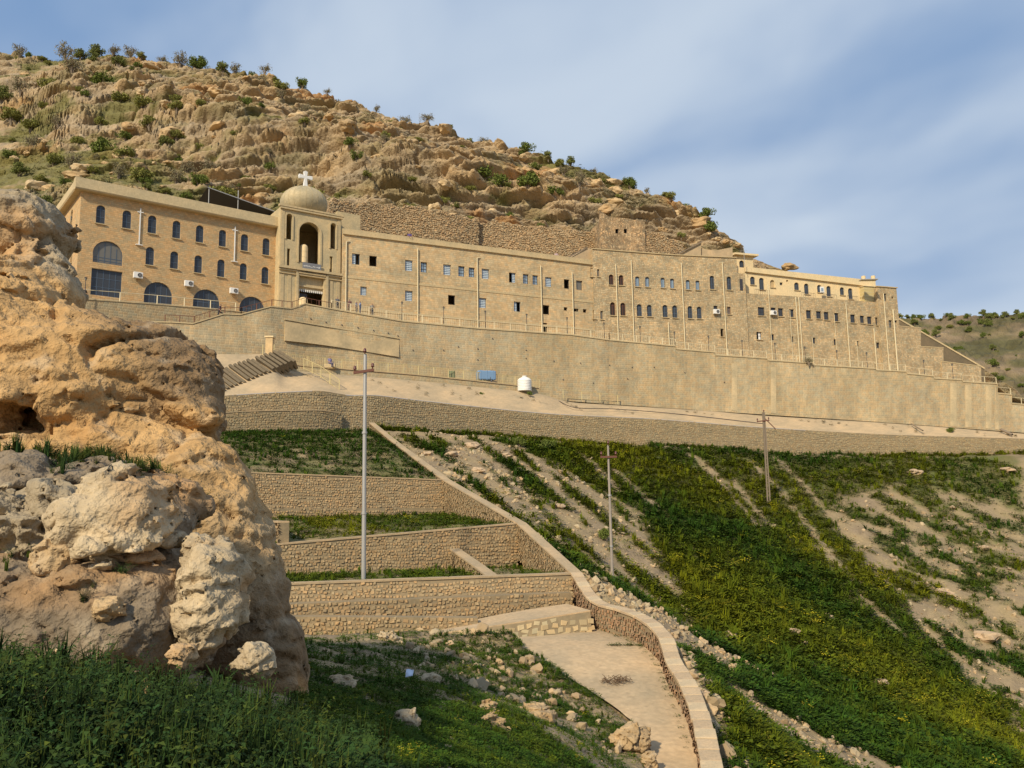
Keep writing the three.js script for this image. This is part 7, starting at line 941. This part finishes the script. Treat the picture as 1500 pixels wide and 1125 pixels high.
// tanks and boxes on the walkway platform
{
  const p = at(768.5, 573, 104.4), r = 0.85, h = 1.75, o = thing('water_tank', 'white ribbed cylindrical water tank on the walkway platform', 'water tank', p), pr = [[0.01, 0], [r, 0]]; for (let i = 0; i < 7; i++) { const y = h * 0.78 * (i + 0.5) / 7; pr.push([r, y - 0.06], [r + 0.035, y - 0.03], [r + 0.035, y + 0.03], [r, y + 0.06]); } pr.push([r * 0.97, h * 0.82], [r * 0.7, h * 0.93], [0.28, h], [0.28, h + 0.08], [0.01, h + 0.08]); part('shell', new THREE.LatheGeometry(pr.map(([a, b]) => new THREE.Vector2(a, b)), 32), M.white, o); part('lid', new THREE.CylinderGeometry(0.3, 0.3, 0.07, 20).translate(0, h + 0.115, 0), M.white, o); shade(o);
  const q = at(712, 561, 103.4), blue = flat(0.16, 0.27, 0.43, 0.55), t = thing('blue_tank', 'blue box shaped tank with ribs on the walkway platform', 'tank', q), c = new RoundedBoxGeometry(2.3, 1.15, 1.1, 3, 0.16); c.translate(0, 0.9, 0); part('shell', c, blue, t); for (const x of [-0.8, 0, 0.8]) part('rib', new RoundedBoxGeometry(0.08, 1.2, 1.16, 1, 0.03).translate(x, 0.9, 0), blue, t); for (const x of [-0.55, 0.55]) { part('saddle', box(0.12, 0.35, 0.9, x, 0.17, 0), M.galv, t); part('lid', new THREE.CylinderGeometry(0.2, 0.2, 0.08, 16).translate(x, 1.5, 0), blue, t); } part('pipework', merge([bar(V3(0.4, 0.1, 0.6), V3(0.4, 0.7, 0.52), 0.04), bar(V3(0.4, 0.1, 0.6), V3(1.2, 0.1, 0.6), 0.04)]), M.darkMetal, t); t.rotation.y = 0.3; shade(t);
  const g = at(662, 555, 101.6), grn = flat(0.10, 0.13, 0.07, 0.6), bx = thing('green_cabinet', 'small dark green metal cabinet on the walkway platform', 'cabinet', g), bg = new RoundedBoxGeometry(0.75, 0.9, 0.5, 2, 0.03); bg.translate(0, 0.5, 0); part('body', bg, grn, bx); part('door', box(0.62, 0.75, 0.02, 0, 0.5, 0.262), flat(0.12, 0.16, 0.085, 0.55), bx); part('plinth', box(0.7, 0.06, 0.45, 0, 0.02, 0), M.galv, bx); shade(bx);
  const v = at(1272, 409, 129), rt = thing('roof_tank', 'pair of cream water drums on the end wing roof', 'tank', v); for (const x of [-0.75, 0.75]) part('drum', new THREE.CylinderGeometry(0.32, 0.32, 0.55, 18).translate(x, 0.22, 0), M.cream, rt); part('stand', box(2.6, 0.12, 1.1, 0, -0.12, 0), M.galv, rt); shade(rt);
  const an = at(1091, 391, 125), m = thing('roof_mast', 'thin aerial mast beside the roof top cream room', 'mast', an); part('pole', bar(V3(0, 0, 0), V3(0, 3.2, 0), 0.035, 6), M.galv, m); part('boom', bar(V3(-0.5, 2.6, 0), V3(0.5, 2.6, 0), 0.02, 5), M.galv, m); shade(m);
}
// black hoses lying on the apron
for (const [l, label] of [[[[817, 588, 107.2], [840, 598, 104.6], [900, 600.5, 107.6], [990, 607.5, 111.5], [1120, 622, 114.6]], 'thin black hose lying along the pale apron'], [[[1335, 622, 124.6], [1352, 632, 121.8]], 'short dark pipe lying down the apron near the end of the walls'], [[[1466, 630, 128.4], [1483, 638, 126.6]], 'dark weathered log on the apron beyond the last buttress']]) { const pts = l.map((q) => { const p = at(...q); p.y += 0.12; return p; }), c = pts[0].clone(), g = tube(pts.map((p) => p.clone().sub(c)), label.includes('log') ? 0.2 : label.includes('pipe') ? 0.1 : 0.045, 40, 7), m = new THREE.Mesh(g, label.includes('hose') ? M.darkMetal : M.timber); m.position.copy(c); tag(m, label.includes('hose') ? 'hose' : label.includes('log') ? 'log' : 'pipe', label, label.includes('hose') ? 'hose' : label.includes('log') ? 'log' : 'pipe'); }
// dry tumbleweed on the path, litter on the mound
{
  const p = at(903, 994, 29.0); p.y = pathY(p.x, p.z) + 0.02; const R = mulberry(77), br = []; for (let i = 0; i < 160; i++) { const a = R() * 6.283, r = 0.5 * Math.sqrt(R()), q = V3(Math.cos(a) * r, 0.02 + 0.14 * R(), Math.sin(a) * r * 0.7); br.push(bar(q, q.clone().add(V3((R() - 0.5) * 0.3, (R() - 0.3) * 0.14, (R() - 0.5) * 0.3)), 0.009, 3)); } const m = new THREE.Mesh(merge(br), flat(0.16, 0.10, 0.055, 0.95)); m.position.copy(p); tag(m, 'dry_brushwood', 'heap of dry brown brushwood lying on the path', 'brushwood');
  const q = groundHit(600, 1002), g = new THREE.PlaneGeometry(0.16, 0.2, 6, 6), a = g.attributes.position; for (let i = 0; i < a.count; i++) a.setZ(i, 0.06 * noise(a.getX(i) * 9, a.getY(i) * 9, 3) + 0.04 * a.getX(i)); g.computeVertexNormals(); g.rotateX(-0.9); const w = new THREE.Mesh(g, new THREE.MeshStandardMaterial({ color: new THREE.Color(0.62, 0.68, 0.8), roughness: 0.6, side: THREE.DoubleSide })); w.position.set(q.x, groundFinal(q.x, q.z) + 0.2, q.z); tag(w, 'plastic_litter', 'crumpled scrap of white plastic litter on the grass mound', 'litter');
}

// ================================================================ PEOPLE
function person(feet, heading, { shirt, trousers, hair = [0.03, 0.02, 0.015], skin = [0.42, 0.25, 0.16], pose = 'stand', label, H = 1.72, seat = 0 }) {
  const k = H / 1.72, J = {}; const set = (n, x, y, z) => { J[n] = V3(x * k, y * k, z * k); };
  // joints, facing +z
  const drop = pose === 'sit' ? 0.45 : 0; set('pelvis', 0, 0.96 - drop, 0); set('chest', 0, 1.30 - drop, pose === 'climb' ? 0.09 : 0.01); set('neck', 0, 1.47 - drop, pose === 'climb' ? 0.12 : 0.01); set('head', 0, 1.61 - drop, pose === 'climb' ? 0.15 : 0.03);
  for (const s of [-1, 1]) { const n = s < 0 ? 'L' : 'R', st = pose === 'walk' || pose === 'climb' ? s * 0.17 : 0; set('hip' + n, s * 0.09, 0.93 - drop, 0); set('sh' + n, s * 0.19, 1.42 - drop, pose === 'climb' ? 0.1 : 0);
    if (pose === 'sit') { set('knee' + n, s * 0.11, 0.5, 0.42); set('ank' + n, s * 0.11, 0.08, 0.46); set('toe' + n, s * 0.13, 0.035, 0.63); set('elb' + n, s * 0.25, 1.16 - drop, 0.06); set('wri' + n, s * 0.15, 1.0 - drop, 0.26); }
    else { const lift = pose === 'climb' && s > 0 ? 0.2 : 0; set('knee' + n, s * 0.10, 0.50 + lift, st * 0.8 + 0.03 + lift * 0.9); set('ank' + n, s * 0.10, 0.09 + lift, st); set('toe' + n, s * 0.12, 0.035 + lift, st + 0.17);
      if (pose === 'phone' && s > 0) { set('elb' + n, 0.24, 1.15, 0.14); set('wri' + n, 0.12, 1.36, 0.3); } else if (pose === 'lean') { set('elb' + n, s * 0.27, 1.17, 0.1); set('wri' + n, s * 0.16, 1.08, 0.33); } else { set('elb' + n, s * 0.26, 1.14, -0.02 - st * 0.4); set('wri' + n, s * 0.27, 0.89, 0.05 - st * 0.9); } } }
  const bones = [['pelvis', 'chest', 0.135, 0.15, 0], ['chest', 'neck', 0.13, 0.065, 0], ['neck', 'head', 0.055, 0.06, 1], ['shL', 'shR', 0.075, 0.075, 0], ['hipL', 'hipR', 0.11, 0.11, 2]]; for (const n of ['L', 'R']) bones.push(['sh' + n, 'elb' + n, 0.062, 0.048, 0], ['elb' + n, 'wri' + n, 0.045, 0.032, 1], ['hip' + n, 'knee' + n, 0.095, 0.065, 2], ['knee' + n, 'ank' + n, 0.062, 0.045, 2], ['ank' + n, 'toe' + n, 0.045, 0.035, 3]);
  const cap = (p, a, b, ra, rb) => { const ab = b.clone().sub(a), t = clamp(p.clone().sub(a).dot(ab) / ab.lengthSq()); return p.distanceTo(a.clone().addScaledVector(ab, t)) - lerp(ra, rb, t) * k; };
  const smin = (a, b, q) => { const h = clamp(0.5 + 0.5 * (b - a) / q); return lerp(b, a, h) - q * h * (1 - h); };
  const P3 = V3(), body = (x, y, z) => { P3.set(x, y, z); let d = 9; for (const [a, b, ra, rb] of bones) d = smin(d, cap(P3, J[a], J[b], ra, rb), 0.035); return d; };
  const mn = V3(9, 9, 9), mx = V3(-9, -9, -9); for (const j of Object.values(J)) { mn.min(j); mx.max(j); } mn.subScalar(0.2); mx.addScalar(0.2);
  const cols = [shirt, skin, trousers, [0.03, 0.025, 0.02], hair]; const geos = [];
  const gb = surfaceNets(mn, mx, 0.026, body); colorize(gb, (x, y, z, a, b, c, o) => { P3.set(x, y, z); let d = 9, q = 0; for (const [u, v, ra, rb, ci] of bones) { const e = cap(P3, J[u], J[v], ra, rb); if (e < d) { d = e; q = ci; } } if (q === 0 && y < J.pelvis.y - 0.06) q = 2; o.splice(0, 3, ...cols[q]); }); geos.push(gb);
  // head with brow, nose, mouth, ears and hair
  const hc = J.head, head = (x, y, z) => { const X = (x - hc.x) / k, Y = (y - hc.y) / k, Z = (z - hc.z) / k; let d = Math.hypot(X / 0.075, (Y - 0.015) / 0.108, Z / 0.092) * 0.085 - 0.085; d = smin(d, Math.hypot(X / 0.055, (Y + 0.06) / 0.055, (Z - 0.03) / 0.055) * 0.055 - 0.055, 0.03); d = smin(d, Math.hypot(X, (Y + 0.005) * 0.6, Z - 0.096) - 0.014, 0.015); for (const s of [-1, 1]) { d = smin(d, Math.hypot((X - s * 0.078) * 1.6, Y * 0.7, Z + 0.005) - 0.02, 0.008); d = Math.max(d, -(Math.hypot(X - s * 0.032, Y - 0.018, Z - 0.098) - 0.016)); } d = Math.max(d, -(Math.hypot(X * 0.35, (Y + 0.052) * 1.8, Z - 0.094) - 0.01)); return d * k; };
  const gh = surfaceNets(V3(hc.x - 0.13, hc.y - 0.16, hc.z - 0.14), V3(hc.x + 0.13, hc.y + 0.16, hc.z + 0.16), 0.01, head); colorize(gh, (x, y, z, a, b, c, o) => { const Y = (y - hc.y) / k, Z = (z - hc.z) / k, X = (x - hc.x) / k; const isHair = Y > 0.055 + 0.25 * Math.max(0, Z) || (Z < -0.01 && Y > -0.05); const eye = Math.abs(Math.abs(X) - 0.032) < 0.014 && Math.abs(Y - 0.018) < 0.009 && Z > 0.05; o.splice(0, 3, ...(isHair ? hair : eye ? [0.05, 0.04, 0.035] : skin)); }); geos.push(gh);
  // hands: palm, four bent fingers of different lengths and a thumb from the side of the palm
  for (const s of [-1, 1]) { const n = s < 0 ? 'L' : 'R', w = J['wri' + n], f = w.clone().sub(J['elb' + n]).normalize(), side = V3(1, 0, 0).addScaledVector(f, -f.x).normalize().multiplyScalar(-s), pn2 = f.clone().cross(side).normalize(), bonesH = [[w, w.clone().addScaledVector(f, 0.075), 0.026, 0.034]]; [0.07, 0.08, 0.075, 0.06].forEach((L, i) => { const b = w.clone().addScaledVector(f, 0.085).addScaledVector(side, 0.03 - 0.02 * i), m = b.clone().addScaledVector(f, L * 0.5).addScaledVector(pn2, 0.006), t = m.clone().addScaledVector(f, L * 0.4).addScaledVector(pn2, 0.022); bonesH.push([b, m, 0.0095, 0.009], [m, t, 0.009, 0.008]); }); const tb = w.clone().addScaledVector(f, 0.035).addScaledVector(side, 0.028), tm = tb.clone().addScaledVector(side, 0.026).addScaledVector(f, 0.03); bonesH.push([tb, tm, 0.012, 0.0105], [tm, tm.clone().addScaledVector(f, 0.03).addScaledVector(pn2, 0.008), 0.0105, 0.009]); const c = w.clone().addScaledVector(f, 0.08), gH = surfaceNets(c.clone().subScalar(0.13), c.clone().addScalar(0.13), 0.008, (x, y, z) => { P3.set(x, y, z); let d = 9; bonesH.forEach(([a, b, ra, rb], i) => { d = smin(d, cap(P3, a, b, ra, rb), 0.006); }); return d; }); colorize(gH, (x, y, z, a, b, c2, o) => o.splice(0, 3, ...skin)); geos.push(gH); }
  const g = mergeGeometries(geos), m = new THREE.Mesh(g, M.cloth ??= new THREE.MeshStandardMaterial({ vertexColors: true, roughness: 0.9 })); m.position.copy(feet); m.position.y -= (pose === 'sit' ? 0.0 : 0); m.rotation.y = heading; return tag(m, 'person', label, 'person');
}
const terraceAt = (px, d) => { let b = null; for (let i = 0; i + 1 < GREAT_TOP.length; i++) if (px >= GREAT_TOP[i][0] && px <= GREAT_TOP[i + 1][0]) b = lerp(GREAT_TOP[i][1], GREAT_TOP[i + 1][1], (px - GREAT_TOP[i][0]) / (GREAT_TOP[i + 1][0] - GREAT_TOP[i][0])); const e = at(px, b, d - 0.9), y = e.y + 0.02; const p = at(px, b, d - 0.35); p.y = y; return p; };
person(terraceAt(494, 99.2), 0.6, { shirt: [0.12, 0.12, 0.13], trousers: [0.06, 0.06, 0.07], pose: 'lean', label: 'person in grey leaning at the railing near the tower' });
person(terraceAt(512, 99.8), -0.4, { shirt: [0.13, 0.06, 0.06], trousers: [0.10, 0.055, 0.05], label: 'person in dark maroon clothes standing at the terrace railing' });
person(terraceAt(522, 100.6), 1.4, { shirt: [0.14, 0.18, 0.28], trousers: [0.10, 0.10, 0.13], label: 'person in a pale blue shirt turned towards a companion', H: 1.6 });
person(terraceAt(527.5, 100.0), -1.2, { shirt: [0.22, 0.28, 0.42], trousers: [0.08, 0.09, 0.13], pose: 'phone', label: 'person in a light blue shirt raising one hand' });
person(terraceAt(545, 100.8), 0.3, { shirt: [0.25, 0.23, 0.2], trousers: [0.06, 0.06, 0.08], pose: 'phone', label: 'person in beige shirt and dark trousers apart on the terrace' });
{ const p = at(262, 474, 90.6); p.y = at(262, 476, 90.6).y - 0.1; person(p, 1.7, { shirt: [0.10, 0.06, 0.05], trousers: [0.04, 0.04, 0.05], pose: 'climb', label: 'person in dark clothes at the foot of the wall stair' }); const q = at(321, 464, 92); q.y -= 0.3; person(q, 1.7, { shirt: [0.07, 0.05, 0.07], trousers: [0.03, 0.03, 0.04], pose: 'climb', label: 'person in black climbing the wall stair past an arched window' }); }
{ const p = at(600, 351, 106.5); p.y -= 0.75; person(p, 0.3, { shirt: [0.10, 0.07, 0.22], trousers: [0.05, 0.04, 0.08], pose: 'lean', label: 'person in purple looking over the ashlar wing parapet' }); const q = at(815, 378, 116.5); q.y -= 0.85; person(q, 0.2, { shirt: [0.45, 0.33, 0.32], trousers: [0.3, 0.25, 0.22], pose: 'lean', label: 'person in pale pink on the roof beside the sloping gable' }); }
{ const p = at(483, 533, 93.4); const b = thing('stone_bench', 'low stone block on the walkway platform', 'bench', V3(p.x, p.y, p.z - 0.05)); part('seat', box(1.2, 0.42, 0.5, 0, 0.21, 0), M.capStone, b); part('footing', box(1.0, 0.1, 0.4, 0, -0.04, 0), M.capStone, b); shade(b); b.position.y = at(483, 538.6, 93.4).y; person(V3(p.x, b.position.y - 0.02, p.z + 0.02), 0.9, { shirt: [0.24, 0.22, 0.38], trousers: [0.13, 0.12, 0.19], pose: 'sit', label: 'person in lilac seated on the walkway platform' }); }
{ const p = at(123, 440, 84.3); p.y -= 0.4; person(p, 1.2, { shirt: [0.03, 0.02, 0.02], trousers: [0.02, 0.02, 0.02], pose: 'lean', label: 'person in black beside the lamp post at the brick building' }); }

renderer.render(scene, camera);
